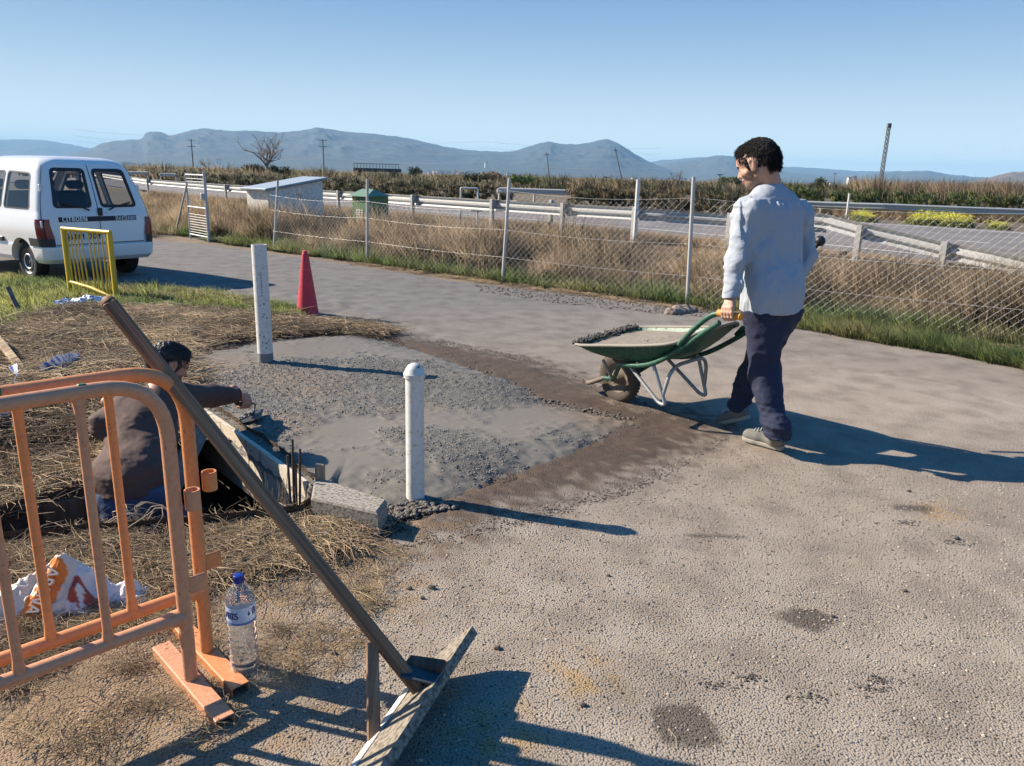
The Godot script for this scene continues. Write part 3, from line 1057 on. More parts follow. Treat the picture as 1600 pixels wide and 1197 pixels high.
# ---------------------------------------------------------------- far background
func ridge(called: String, pix: Array, dist: float, deep: float, c: Color, seed_: int, noise_h: float) -> void:
	# a range given by points along its crest; falls towards the plain in spurs
	var f := FastNoiseLite.new()
	f.seed = seed_
	f.frequency = 1.0 / (dist * 0.09)
	f.fractal_type = FastNoiseLite.FRACTAL_RIDGED
	f.fractal_octaves = 4
	var m := MB.new()
	var per := 10
	var crest := []
	for k in pix.size() - 1:
		for s in per:
			crest.append(pix[k].cubic_interpolate(pix[k + 1], pix[maxi(k - 1, 0)], pix[mini(k + 2, pix.size() - 1)], float(s) / per))
	crest.append(pix[pix.size() - 1])
	var rows := 26
	var pts := PackedVector3Array()
	for r in rows:
		var t := float(r) / (rows - 1)          # 0 at the foot, 1 behind the crest
		for k in crest.size():
			var p: Vector3 = crest[k]
			var d := Vector3(p.x, 0, p.z).normalized()
			var u := minf(t / 0.8, 1.0)
			var prof := 0.55 * u + 0.45 * u * u if t <= 0.8 else 1.0 - (t - 0.8) / 0.2
			var q := Vector3(p.x, 0, p.z) + d * ((t - 0.8) / 0.8 * deep)
			var sp := f.get_noise_2d(q.x, q.z)
			var sw := u * (1.0 - u) * 4.0 if t <= 0.8 else 0.0
			pts.append(Vector3(q.x, -4.0 + (p.y + 4.0) * prof * (1.0 + 0.3 * sw * sp) + (f.get_noise_2d(q.x * 3.0, q.z * 3.0) * noise_h if t > 0.3 else 0.0), q.z))
	m.col = c
	m.grid(pts, rows, crest.size())
	var rm := vmat(0.95)
	rm.albedo_texture = tex.blotch
	rm.uv1_triplanar = true
	rm.uv1_world_triplanar = true
	rm.uv1_scale = Vector3.ONE * 0.0016
	struct(called, m, rm)


func build_far() -> void:
	ridge("distant_hills", [Vector3(-9864.099, 346.665, -13000.000), Vector3(-9032.920, 348.303, -13000.000), Vector3(-8410.308, 344.559, -13000.000), Vector3(-7786.258, 350.761, -13000.000), Vector3(-7273.954, 294.533, -13000.000), Vector3(-6968.104, 242.757, -13000.000), Vector3(-6461.159, 116.073, -13000.000), Vector3(-5953.455, -31.486, -13000.000)], 13000, 3500, Color(0.10, 0.11, 0.075), 2, 12.0)
	ridge("mountains", [Vector3(-4586.001, -46.565, -7600.000), Vector3(-4328.225, 54.197, -7600.000), Vector3(-4074.347, 136.723, -7600.000), Vector3(-3915.208, 198.967, -7600.000), Vector3(-3699.650, 227.715, -7600.000), Vector3(-3576.838, 242.459, -7600.000), Vector3(-3517.016, 295.958, -7600.000), Vector3(-3400.665, 310.474, -7600.000), Vector3(-3294.657, 278.624, -7600.000), Vector3(-3146.061, 317.030, -7600.000), Vector3(-2974.123, 350.200, -7600.000), Vector3(-2811.993, 337.136, -7600.000), Vector3(-2479.459, 339.948, -7600.000), Vector3(-2238.041, 334.663, -7600.000), Vector3(-1995.029, 363.909, -7600.000), Vector3(-1903.453, 389.213, -7600.000), Vector3(-1813.318, 380.063, -7600.000), Vector3(-1633.042, 355.994, -7600.000), Vector3(-1331.398, 340.761, -7600.000), Vector3(-1029.573, 308.207, -7600.000), Vector3(-666.331, 242.391, -7600.000), Vector3(-362.741, 215.418, -7600.000), Vector3(-59.323, 217.468, -7600.000), Vector3(120.890, 274.351, -7600.000), Vector3(270.836, 312.926, -7600.000), Vector3(392.403, 298.732, -7600.000), Vector3(603.925, 304.201, -7600.000), Vector3(794.943, 349.538, -7600.000), Vector3(916.971, 329.621, -7600.000), Vector3(1061.128, 252.315, -7600.000), Vector3(1231.200, 163.550, -7600.000), Vector3(1406.150, 103.691, -7600.000), Vector3(1594.038, 43.893, -7600.000)], 7600, 3000, Color(0.055, 0.07, 0.055), 3, 8.0)
	ridge("distant_hills", [Vector3(1451.156, 152.048, -12000.000), Vector3(2020.662, 259.330, -12000.000), Vector3(2401.584, 296.885, -12000.000), Vector3(2781.859, 334.377, -12000.000), Vector3(3359.201, 312.560, -12000.000), Vector3(3847.835, 232.993, -12000.000), Vector3(4328.911, 227.027, -12000.000), Vector3(5005.507, 198.370, -12000.000), Vector3(5485.709, 201.629, -12000.000), Vector3(5868.631, 211.618, -12000.000), Vector3(6453.944, 161.953, -12000.000), Vector3(7235.819, 98.650, -12000.000)], 12000, 3500, Color(0.10, 0.11, 0.075), 5, 10.0)
	ridge("hills", [Vector3(1251.031, 48.367, -8600.000), Vector3(1587.540, 163.454, -8600.000), Vector3(1859.465, 203.596, -8600.000), Vector3(2128.814, 263.347, -8600.000), Vector3(2336.196, 248.972, -8600.000), Vector3(2621.787, 150.622, -8600.000), Vector3(2971.566, 106.601, -8600.000), Vector3(3388.461, 84.193, -8600.000), Vector3(3731.320, 99.812, -8600.000), Vector3(4069.691, 141.906, -8600.000), Vector3(4376.206, 163.183, -8600.000), Vector3(4608.147, 136.019, -8600.000), Vector3(4901.055, 117.053, -8600.000), Vector3(5179.313, 104.339, -8600.000), Vector3(5597.798, 81.928, -8600.000)], 8600, 2600, Color(0.085, 0.09, 0.06), 6, 8.0)
	ridge("hills", [Vector3(1972.275, 8.683, -3600.000), Vector3(2110.612, 43.078, -3600.000), Vector3(2206.862, 67.879, -3600.000), Vector3(2277.445, 75.280, -3600.000), Vector3(2502.424, 100.560, -3600.000), Vector3(2736.244, 84.475, -3600.000)], 3600, 1200, Color(0.16, 0.12, 0.085), 8, 6.0)
	# the town at the foot of the mountains
	rng.seed = 41
	var wall := mat(lin(0.72, 0.69, 0.64), 0.8)
	var roofm := mat(lin(0.32, 0.16, 0.10), 0.9)
	var spots := []
	for k in 30:
		spots.append(Vector3(-352.229, -2.377, -3200.000).lerp(Vector3(16.368, -10.164, -3200.000), rng.randf()) + Vector3(0, rng.randf_range(-3, 6), rng.randf_range(-200, 200)))
	for k in 26:
		spots.append(Vector3(496.815, -10.327, -3600.000).lerp(Vector3(931.469, -7.363, -3600.000), rng.randf()) + Vector3(0, rng.randf_range(-3, 5), rng.randf_range(-200, 200)))
	for k in 14:
		spots.append(Vector3(1294.058, -9.092, -3600.000).lerp(Vector3(1569.673, -10.294, -3600.000), rng.randf()) + Vector3(0, rng.randf_range(-3, 5), rng.randf_range(-200, 200)))
	for k in 9:
		spots.append(Vector3(-1580.697, 0.339, -3200.000).lerp(Vector3(-1503.727, -2.614, -3200.000), rng.randf()) + Vector3(0, rng.randf_range(-3, 3), rng.randf_range(-100, 100)))
	for k in 5:
		spots.append([Vector3(-1425.131, 32.425, -3800.000), Vector3(-165.813, 56.132, -4200.000), Vector3(1088.500, 16.110, -2600.000), Vector3(949.380, -3.271, -2400.000), Vector3(-32.026, -3.522, -2900.000)][k])
	for p in spots:
		var o := thing("building", "small white building of the far-off town at the foot of the mountains", "building", Vector3(p.x, p.y, p.z), rng.randf_range(-0.5, 0.5), "buildings of the distant town")
		var w := rng.randf_range(9, 26)
		var h := rng.randf_range(6, 13)
		var b := MB.new()
		b.box(Transform3D(Basis(), Vector3(0, -10 + h / 2.0, 0)), Vector3(w, h + 20, 10))
		put("wall", b, wall, o)
		var rf := MB.new()
		rf.box(Transform3D(Basis(), Vector3(0, h + 0.7, 0)), Vector3(w + 1, 1.4, 11))
		put("roof", rf, roofm, o)
	# power poles and their lines
	var iron := mat(lin(0.14, 0.14, 0.14), 0.7)
	var poles := [[Vector3(-85.677, 1.132, -210.000), 7.4, "thin dark power pole left of the bare tree"], [Vector3(-52.386, 1.543, -215.000), 8.0, "thin dark power pole between the bare tree and the green roofed cabinet"]]
	for p in poles:
		var o := thing("power_pole", p[2], "utility pole", p[0] - Vector3(0, 1.5, 0), 0.0, "power poles before the mountains")
		var b := MB.new()
		b.tube([Vector3(0, -1, 0), Vector3(0, p[1] + 1.5, 0)], [0.22, 0.13], 6)
		put("pole", b, iron, o)
		for y in [p[1] + 1.2, p[1] - 0.4]:
			var a := MB.new()
			a.box(Transform3D(Basis(), Vector3(0, y, 0)), Vector3(2.2, 0.14, 0.14))
			put("crossarm", a, iron, o)
	var wire := mat(lin(0.42, 0.43, 0.44), 0.5)
	for k in 4:
		var y: float = [7.9, 6.3, 5.0, 2.6][k]
		var b := MB.new()
		var ends := [Vector3(-113.561, 2.109, -205.000), Vector3(-85.597, 2.110, -210.000), Vector3(-52.361, 2.210, -215.000), Vector3(-8.450, 2.189, -215.000), Vector3(39.138, 1.914, -220.000)]
		for j in ends.size() - 1:
			var pts := []
			for s in 13:
				var t := s / 12.0
				pts.append(ends[j].lerp(ends[j + 1], t) + Vector3(0, y - 0.9 * 4.0 * t * (1.0 - t), 0))
			b.tube(pts, 0.03, 3, false)
		tag(put("power_line", b, wire), ["topmost of the four faint power lines before the mountains", "second faint power line from the top before the mountains", "third faint power line from the top before the mountains", "lowest faint power line, just above the shrubs"][k], "power line", "power lines before the mountains")
	# leaning lattice mast
	var mast := thing("lattice_mast", "tall grey lattice mast leaning to the right against the sky", "mast", Vector3(68.344, 0.787, -150.000))
	var top: Vector3 = Vector3(68.420, 12.044, -150.000) - Vector3(68.344, 0.787, -150.000)
	var ax := Vector3(0.27, 0, 0)
	var az := Vector3(0, 0, 0.27)
	for sx in [-1, 1]:
		for sz in [-1, 1]:
			var b := MB.new()
			b.tube([ax * sx + az * sz + Vector3(0, -1, 0), top + (ax * sx + az * sz) * 0.8], 0.07, 4)
			put("leg", b, iron, mast)
	var lac := MB.new()
	for k in 14:
		var t0 := k / 14.0
		var t1 := (k + 1) / 14.0
		var s0 := lerpf(1.0, 0.8, t0)
		var s1 := lerpf(1.0, 0.8, t1)
		for c in [[ax + az, ax - az], [ax - az, -ax - az], [-ax - az, -ax + az], [-ax + az, ax + az]]:
			lac.tube([top * t0 + c[0] * s0, top * t1 + c[1] * s1], 0.04, 3, false)
			lac.tube([top * t1 + c[0] * s1, top * t1 + c[1] * s1], 0.04, 3, false)
	put("lacing", lac, iron, mast)
	var head := MB.new()
	head.box(Transform3D(Basis(), top + Vector3(0, 0.2, 0)), Vector3(0.7, 0.8, 0.6), 0.05)
	put("antenna", head, iron, mast)
	# other thin masts on the skyline
	for p in [[Vector3(7.046, 0.564, -170.000), Vector3(6.001, 6.445, -170.000), "thin dark mast leaning left before the mountain, left of the two"], [Vector3(22.811, 0.447, -170.000), Vector3(20.447, 7.728, -170.000), "tall thin mast leaning left before the right mountain slope"], [Vector3(79.639, 0.854, -200.000), Vector3(79.496, 4.269, -200.000), "short thick dark pole on the plain right of the standing man"], [Vector3(85.140, 0.686, -200.000), Vector3(84.559, 3.627, -200.000), "thin pole with crossarm right of the thick dark pole"], [Vector3(30.585, 1.058, -120.000), Vector3(30.441, 2.547, -120.000), "thin post above the hedge left of the standing man's face"], [Vector3(12.385, 0.518, -110.000), Vector3(12.315, 1.716, -110.000), "small dark post standing above the right hedge"]]:
		var o := thing("mast", p[2], "mast", p[0], 0.0, "thin masts on the skyline")
		var b := MB.new()
		b.tube([Vector3(0, -1, 0), p[1] - p[0]], [0.14, 0.09], 5)
		put("pole", b, iron, o)
		var c := MB.new()
		c.box(Transform3D(Basis(), (p[1] - p[0]) * 0.93), Vector3(0.9, 0.12, 0.12))
		put("crossarm", c, iron, o)
	# the dark bridge parapet
	var br := thing("bridge", "dark bridge deck with railing behind the hedge", "bridge", Vector3(-28.174, 1.331, -160.000))
	var deck := MB.new()
	deck.box(Transform3D(Basis(), Vector3(0, 0.5, 0)), Vector3(9.2, 0.7, 3.0), 0.05)
	for sx in [-3.4, 3.4]:
		deck.box(Transform3D(Basis(), Vector3(sx, -0.9, 0)), Vector3(0.8, 2.1, 2.4))
	put("deck", deck, mat(lin(0.05, 0.06, 0.07), 0.8), br)
	for k in 15:
		var b := MB.new()
		b.box(Transform3D(Basis(), Vector3(-4.4 + k * 0.63, 1.25, 1.4)), Vector3(0.09, 0.8, 0.09))
		put("baluster", b, iron, br)
	var hr := MB.new()
	hr.box(Transform3D(Basis(), Vector3(0, 1.7, 1.4)), Vector3(9.2, 0.1, 0.12))
	put("handrail", hr, iron, br)


func bare_tree(called: String, label: String, where: Vector3, h: float, spread: float, seed_: int, c: Color) -> void:
	var r := RandomNumberGenerator.new()
	r.seed = seed_
	var o := thing(called, label, "tree", where)
	var trunk := MB.new()
	var crown := MB.new()
	var stack := []
	trunk.tube([Vector3(0, -0.3, 0), Vector3(0.05, h * 0.12, 0), Vector3(0.0, h * 0.2, 0.05)], [h * 0.035, h * 0.028, h * 0.025], 7)
	for k in 7:
		var a := TAU * k / 7.0 + r.randf()
		stack.append([Vector3(0, h * 0.18, 0), Vector3(cos(a) * spread * r.randf_range(0.4, 1.1), 1.0, sin(a) * spread * r.randf_range(0.4, 1.1)).normalized(), h * 0.36, h * 0.017, 0])
	while stack.size():
		var s: Array = stack.pop_back()
		var p: Vector3 = s[0]
		var d: Vector3 = s[1]
		var pts := [p]
		for j in 3:
			d = (d + Vector3(r.randf_range(-1, 1), r.randf_range(-0.4, 0.7), r.randf_range(-1, 1)) * 0.22).normalized()
			p += d * s[2] / 3.0
			pts.append(p)
		crown.tube(pts, [s[3], s[3] * 0.85, s[3] * 0.7, s[3] * 0.5], 4, false)
		if s[4] < 4:
			for j in (3 if s[4] < 2 else 2 + r.randi() % 2):
				var e := (d + Vector3(r.randf_range(-1, 1), r.randf_range(-0.5, 0.8), r.randf_range(-1, 1)) * 0.8).normalized()
				stack.append([pts[1 + r.randi() % 3], e, s[2] * r.randf_range(0.5, 0.75), maxf(s[3] * 0.5, h * 0.0016), s[4] + 1])
	var m := mat(c.linear_to_srgb(), 0.9)
	put("trunk", trunk, m, o)
	tag(put("crown", crown, m, o), "")


func leafy(size: Vector3, leaves: int, leaf: float, seed_: int, shade := 0.0) -> MB:
	# leaf faces spread through a lumpy volume
	var r := RandomNumberGenerator.new()
	r.seed = seed_
	var m := MB.new()
	var lobes := []
	for k in 9:
		lobes.append([Vector3(r.randf_range(-0.6, 0.6), r.randf_range(0.25, 0.8), r.randf_range(-0.6, 0.6)), r.randf_range(0.25, 0.5)])
	for k in leaves:
		var l: Array = lobes[r.randi() % 9]
		var d := Vector3(r.randfn(), r.randfn(), r.randfn()).normalized()
		var p: Vector3 = (l[0] + d * l[1] * pow(r.randf(), 0.4)) * size
		p.y = maxf(p.y, 0.02)
		var u := Vector3(r.randfn(), r.randfn(), r.randfn()).normalized()
		var w := u.cross(d + Vector3(0.01, 0, 0)).normalized()
		var s := leaf * r.randf_range(0.6, 1.3)
		var t := r.randf_range(0.6, 1.3)
		m.col = Color(t, t, t * r.randf_range(0.8, 1.1))
		m.tri(p - w * s * 0.3, p + w * s * 0.3, p + u * s)
	return m


func shrub(called: String, label: String, where: Vector3, size: Vector3, c: Color, seed_: int, leaves := 1400, leaf := 0.22, group := "") -> void:
	var o := thing(called, label, "shrub", where, 0.0, group)
	var t := MB.new()
	for k in 4:
		var a := k * 1.7
		t.tube([Vector3(0, -0.1, 0), Vector3(cos(a) * size.x * 0.3, size.y * 0.6, sin(a) * size.z * 0.3)], [0.06, 0.02], 4)
	put("stem", t, mat(lin(0.12, 0.09, 0.06), 0.9), o)
	var m := vmat(0.8, 0.2)
	m.albedo_color = c.linear_to_srgb()
	put("foliage", leafy(size, leaves, leaf, seed_), m, o)


func hedge(label: String, path: Array, h: float, w: float, c1: Color, c2: Color, seed_: int) -> void:
	var o := thing("hedge", label, "hedge", path[0])
	rng.seed = seed_
	var xs := []
	var cs := []
	var stems := MB.new()
	for k in path.size() - 1:
		var a: Vector3 = path[k]
		var b: Vector3 = path[k + 1]
		var side := (b - a).cross(Vector3.UP).normalized()
		for j in int(a.distance_to(b) * 34):
			var p: Vector3 = a.lerp(b, rng.randf()) - path[0] + side * rng.randf_range(-w, w) * 0.5
			var y := rng.randf()
			p.y = y * h * (0.62 + 0.14 * n1.get_noise_2d(p.x * 30.0, p.z * 30.0))
			var s := rng.randf_range(0.7, 1.25)
			xs.append(Transform3D(Basis(Vector3.UP, rng.randf() * TAU).rotated(Vector3.RIGHT, rng.randf_range(-0.5, 0.5)).scaled(Vector3.ONE * s), p))
			cs.append(c1.lerp(c2, clampf(0.5 + n1.get_noise_2d(p.x * 50.0 + 30.0, p.z * 50.0) * 1.5 + rng.randf_range(-0.4, 0.4), 0, 1)))
		for j in int(a.distance_to(b) * 2):
			var p: Vector3 = a.lerp(b, rng.randf()) - path[0]
			stems.tube([p, p + Vector3(rng.randf_range(-0.2, 0.2), h * 0.7, rng.randf_range(-0.2, 0.2))], [0.03, 0.012], 4, false)
	put("stems", stems, mat(lin(0.2, 0.16, 0.11), 0.9), o).set_meta("kind", "stuff")
	many("foliage", blade_clump(34, 0.42, 0.16, 1.0, 0.017, seed_, 2).mesh(), vmat(0.7, 0.2), xs, cs, o)


# ---------------------------------------------------------------- motorway, barriers, fence
var w_beam := [Vector2(0.0, -0.155), Vector2(0.035, -0.15), Vector2(0.082, -0.105), Vector2(0.082, -0.065), Vector2(0.012, -0.02), Vector2(0.012, 0.02), Vector2(0.082, 0.065), Vector2(0.082, 0.105), Vector2(0.035, 0.15), Vector2(0.0, 0.155), Vector2(0.030, 0.145), Vector2(0.076, 0.102), Vector2(0.076, 0.068), Vector2(0.006, 0.022), Vector2(0.006, -0.022), Vector2(0.076, -0.068), Vector2(0.076, -0.102), Vector2(0.03, -0.145)]


func guard_rail(label: String, path: Array, posts: Array, face: float, group := "motorway guard rails") -> void:
	# path runs along the middle of the beam
	var o := thing("guard_rail", label, "guard rail", Vector3(path[0].x, 0, path[0].z), 0.0, group)
	var zinc := mat(lin(0.47, 0.48, 0.48), 0.5, "scuff", 1.5, 0.0, 0.3)
	var out := []
	for p in w_beam:
		out.append(Vector2(p.x * face, p.y))
	if face < 0:
		out.reverse()
	var org := Vector3(path[0].x, 0, path[0].z)
	for k in path.size() - 1:
		var b := MB.new()
		b.sweep(out, [path[k] - org, path[k + 1] - org])
		put("beam", b, zinc, o)
	var dark := mat(lin(0.36, 0.36, 0.35), 0.6, "scuff", 2.0, 0.0, 0.2)
	for p in posts:
		var q := Vector3(p.x, 0, p.z) - org
		var b := MB.new()
		b.box(Transform3D(Basis(Vector3.UP, 0.75), q + Vector3(0, p.y / 2.0 - 0.1, 0)), Vector3(0.10, p.y + 0.2, 0.12), 0.008)
		put("post", b, dark, o)
		var s := MB.new()
		s.box(Transform3D(Basis(Vector3.UP, 0.75), q + Vector3(-0.05 * face, p.y - 0.14, 0.06 * face)), Vector3(0.16, 0.2, 0.14), 0.01)
		put("spacer", s, dark, o)


func build_motorway() -> void:
	var asph := vmat(0.85)
	asph.albedo_texture = tex.blotch
	asph.uv1_triplanar = true
	asph.uv1_world_triplanar = true
	asph.uv1_scale = Vector3.ONE * 0.06
	var near := [Vector3(-55.690, 0.000, -68.233), Vector3(-32.122, 0.000, -57.611), Vector3(-22.367, 0.000, -47.862), Vector3(-14.861, 0.000, -40.305), Vector3(-7.782, 0.000, -34.463), Vector3(-3.915, 0.000, -29.800), Vector3(-0.147, 0.000, -26.606), Vector3(3.599, 0.000, -22.682), Vector3(5.677, 0.000, -20.094), Vector3(7.236, 0.000, -18.152), Vector3(8.300, 0.000, -16.365), Vector3(9.390, 0.000, -14.258), Vector3(10.618, 0.000, -11.621)]
	var farr := [Vector3(-198.805, 0.000, -244.528), Vector3(-96.347, 0.000, -173.482), Vector3(-47.666, 0.000, -102.368), Vector3(-27.952, 0.000, -76.074), Vector3(-13.401, 0.000, -59.511), Vector3(-6.994, 0.000, -53.304), Vector3(-0.277, 0.000, -44.984), Vector3(6.372, 0.000, -40.707), Vector3(10.109, 0.000, -36.236), Vector3(13.451, 0.000, -34.201), Vector3(15.698, 0.000, -32.482), Vector3(18.671, 0.000, -28.835), Vector3(21.404, 0.000, -23.904)]
	var m := MB.new()
	m.col = Color(0.195, 0.18, 0.172)
	for k in near.size() - 1:
		for j in 4:
			var a: Vector3 = near[k].lerp(farr[k], j / 4.0)
			var b: Vector3 = near[k + 1].lerp(farr[k + 1], j / 4.0)
			var d: Vector3 = near[k + 1].lerp(farr[k + 1], (j + 1) / 4.0)
			var e: Vector3 = near[k].lerp(farr[k], (j + 1) / 4.0)
			var up := Vector3(0, 0.03, 0)
			m.quad(a + up, b + up, d + up, e + up)
	struct("motorway", m, asph)
	var white := mat(lin(0.72, 0.71, 0.68), 0.7, "scuff", 1.0)
	for t in [0.12, 0.93]:
		var l := MB.new()
		for k in near.size() - 1:
			var w0: float = 0.15 / near[k].distance_to(farr[k])
			var w1: float = 0.15 / near[k + 1].distance_to(farr[k + 1])
			var up := Vector3(0, 0.036, 0)
			l.quad(near[k].lerp(farr[k], t) + up, near[k + 1].lerp(farr[k + 1], t) + up, near[k + 1].lerp(farr[k + 1], t + w1) + up, near[k].lerp(farr[k], t + w0) + up)
		struct("road_marking", l, white)
	for k in near.size() - 1:
		for j in 2:
			var l := MB.new()
			var up := Vector3(0, 0.036, 0)
			var a: Vector3 = near[k].lerp(farr[k], 0.5)
			var b: Vector3 = near[k + 1].lerp(farr[k + 1], 0.5)
			var n: Vector3 = (farr[k] - near[k]).normalized() * 0.13
			l.quad(a.lerp(b, j * 0.5) + up, a.lerp(b, j * 0.5 + 0.25) + up, a.lerp(b, j * 0.5 + 0.25) + n + up, a.lerp(b, j * 0.5) + n + up)
			struct("road_marking", l, white)
	# concrete gutter with a dark shadow line along the near edge
	var gut := MB.new()
	for k in near.size() - 1:
		gut.bar(near[k] + Vector3(0, 0.03, 0), near[k + 1] + Vector3(0, 0.03, 0), 0.3, 0.12, 0.02)
	struct("road_kerb", gut, mat(lin(0.17, 0.13, 0.10), 0.9))
	var r1 := [Vector3(-47.083, 0.940, -78.000), Vector3(-30.298, 0.858, -57.000), Vector3(-20.741, 0.670, -44.500), Vector3(-13.975, 0.599, -38.000), Vector3(-6.872, 0.638, -30.500), Vector3(-3.373, 0.684, -25.700), Vector3(-0.695, 0.698, -22.800), Vector3(1.241, 0.699, -21.000), Vector3(2.917, 0.718, -19.400), Vector3(4.994, 0.659, -18.400), Vector3(6.967, 0.629, -17.600)]
	var posts := []
	for k in range(2, 10):
		posts.append(Vector3(r1[k].x, r1[k].y + 0.17, r1[k].z) + Vector3(-0.02, 0, 0.1))
	posts.append(Vector3(0.95, 0.92, -21.9))
	guard_rail("near guard rail along the motorway behind the huts", r1, posts, -1.0)
	var r2 := [Vector3(5.691, 0.862, -17.600), Vector3(6.578, 0.785, -16.900), Vector3(7.100, 0.636, -16.300), Vector3(7.681, 0.508, -15.800), Vector3(8.293, 0.362, -15.200), Vector3(8.772, 0.275, -14.500), Vector3(9.297, 0.147, -13.800), Vector3(9.811, 0.003, -13.200)]
	guard_rail("guard rail end sloping down into the ground on the right", r2, [Vector3(r2[4].x, r2[4].y + 0.17, r2[4].z + 0.12), Vector3(r2[2].x, r2[2].y + 0.1, r2[2].z + 0.1)], -1.0)
	var r3 := [Vector3(11.355, 0.605, -41.000), Vector3(15.272, 0.536, -39.500), Vector3(17.851, 0.549, -38.500), Vector3(19.934, 0.533, -38.000), Vector3(21.957, 0.518, -37.500), Vector3(24.069, 0.507, -37.000), Vector3(27.012, 0.463, -36.500)]
	guard_rail("far median guard rail in front of the green bank on the right", r3, [Vector3(r3[1].x, r3[1].y + 0.1, r3[1].z - 0.15), Vector3(r3[3].x, r3[3].y + 0.1, r3[3].z - 0.15), Vector3(r3[5].x, r3[5].y + 0.1, r3[5].z - 0.15)], 1.0)
	var r4 := [Vector3(-1.047, 0.706, -46.000), Vector3(0.989, 0.697, -45.500), Vector3(3.344, 0.698, -45.000)]
	guard_rail("short median guard rail in the gap between the two hedges", r4, [Vector3(r4[1].x, r4[1].y + 0.1, r4[1].z - 0.15), Vector3(r4[0].x, r4[0].y + 0.1, r4[0].z - 0.15)], 1.0)
	var r5 := [Vector3(-41.508, 0.740, -84.000), Vector3(-39.133, 0.770, -84.000)]
	guard_rail("short far piece of white guard rail just right of the van", r5, [Vector3(r5[0].x, 0.8, r5[0].z), Vector3(r5[1].x, 0.8, r5[1].z)], 1.0)
	var r6 := [Vector3(-36.887, 0.695, -82.000), Vector3(-35.301, 0.672, -82.000)]
	guard_rail("short far piece of white guard rail left of the metal gate", r6, [Vector3(r6[0].x, 0.8, r6[0].z), Vector3(r6[1].x, 0.8, r6[1].z)], 1.0)
	# white marker posts
	var wp := mat(lin(0.62, 0.62, 0.60), 0.5)
	for p in [[Vector3(2.925, 0.000, -19.228), 1.5, "white marker post standing at the near guard rail left of the fence post"], [Vector3(15.366, 0.000, -36.680), 1.12, "white marker post in front of the median rail right of the standing man"], [Vector3(36.915, 0.000, -70.261), 0.85, "short white marker post above the yellow flowers"]]:
		var o := thing("marker_post", p[2], "post", p[0], 0.7, "white posts along the motorway")
		var b := MB.new()
		b.box(Transform3D(Basis(), Vector3(0, p[1] / 2.0, 0)), Vector3(0.11, p[1], 0.06), 0.008)
		put("post", b, wp, o)
		var c := MB.new()
		c.box(Transform3D(Basis(), Vector3(0, p[1] + 0.012, 0)), Vector3(0.13, 0.024, 0.08), 0.006)
		put("cap", c, wp, o)
	# vegetation beyond the road
	hedge("long dark oleander hedge in the median behind the huts", [Vector3(-111.752, 0.000, -144.475), Vector3(-85.305, 0.000, -141.221), Vector3(-44.393, 0.000, -94.168), Vector3(-23.539, 0.000, -71.269), Vector3(-11.543, 0.000, -57.453), Vector3(-4.360, 0.000, -49.880), Vector3(-0.309, 0.000, -49.511)], 1.38, 2.0, Color(0.045, 0.058, 0.024), Color(0.24, 0.21, 0.125), 51)
	hedge("brownish green hedge in the median left of the standing man", [Vector3(3.050, 0.000, -44.464), Vector3(6.505, 0.000, -41.569), Vector3(10.133, 0.000, -37.434), Vector3(12.282, 0.000, -35.684)], 1.38, 1.6, Color(0.055, 0.07, 0.022), Color(0.23, 0.18, 0.10), 52)
	hedge("bright green bank of bushes behind the median rail on the right", [Vector3(14.964, 0.000, -45.221), Vector3(18.210, 0.000, -45.536), Vector3(23.256, 0.000, -44.564), Vector3(28.094, 0.000, -43.633), Vector3(32.045, 0.000, -41.830)], 1.75, 3.0, Color(0.085, 0.14, 0.025), Color(0.22, 0.25, 0.07), 53)
	rng.seed = 61
	var fl := []
	scatter([Vector2(14.509, -33.739), Vector2(14.685, -32.466), Vector2(17.315, -38.801), Vector2(16.390, -38.329)], 55, func(p): fl.append([p, rng.randf_range(0.7, 1.1), 0.0]))
	scatter([Vector2(16.440, -32.806), Vector2(17.782, -30.571), Vector2(21.203, -37.345), Vector2(19.652, -38.803)], 150, func(p): fl.append([p, rng.randf_range(0.7, 1.2), 0.0]))
	scatter([Vector2(18.434, -30.833), Vector2(18.717, -29.863), Vector2(20.399, -32.809), Vector2(19.837, -32.988)], 24, func(p): fl.append([p, rng.randf_range(0.5, 0.8), 0.0]))
	var leaf := blade_clump(40, 0.28, 0.25, 1.2, 0.012, 12, 2)
	var petal := MB.new()
	for k in 12:
		var p := Vector3(rng.randf_range(-0.25, 0.25), rng.randf_range(0.17, 0.33), rng.randf_range(-0.25, 0.25))
		for j in 3:
			var a := j * 2.1 + k
			petal.tri(p, p + Vector3(cos(a), 0.35, sin(a)) * 0.06, p + Vector3(cos(a + 1.2), 0.35, sin(a + 1.2)) * 0.06)
	grass("yellow_flowers", "clumps of yellow flowers along the far edge of the motorway", "flowers", fl, 0.3, [Color(0.62, 0.55, 0.06), Color(0.52, 0.54, 0.12)], [petal], 0.2)
	grass("flower_leaves", "green leaves of the yellow flowers along the motorway edge", "plants", fl, 0.3, [Color(0.13, 0.17, 0.03), Color(0.20, 0.22, 0.05)], [leaf], 0.2)
	# dry grass behind the rail on the right and low scrub along the horizon
	var ds := []
	scatter([Vector2(12.151, -36.165), Vector2(24.647, -35.923), Vector2(33.023, -48.297), Vector2(14.856, -44.339)], 500, func(p): ds.append([p, rng.randf_range(0.5, 0.9), 0.0]))
	var dg := []
	scatter([Vector2(35.381, -83.827), Vector2(53.720, -74.422), Vector2(122.281, -160.964), Vector2(56.903, -135.137)], 1300, func(p): dg.append([p, rng.randf_range(2.2, 3.4), 0.0]))
	var bl := blade_clump(60, 0.5, 0.3, 0.7, 0.008, 14)
	grass("dry_grass_bank", "dry tan grass below the median rail on the right", "dry grass", ds, 0.5, [Color(0.33, 0.23, 0.12), Color(0.17, 0.13, 0.07)], [bl])
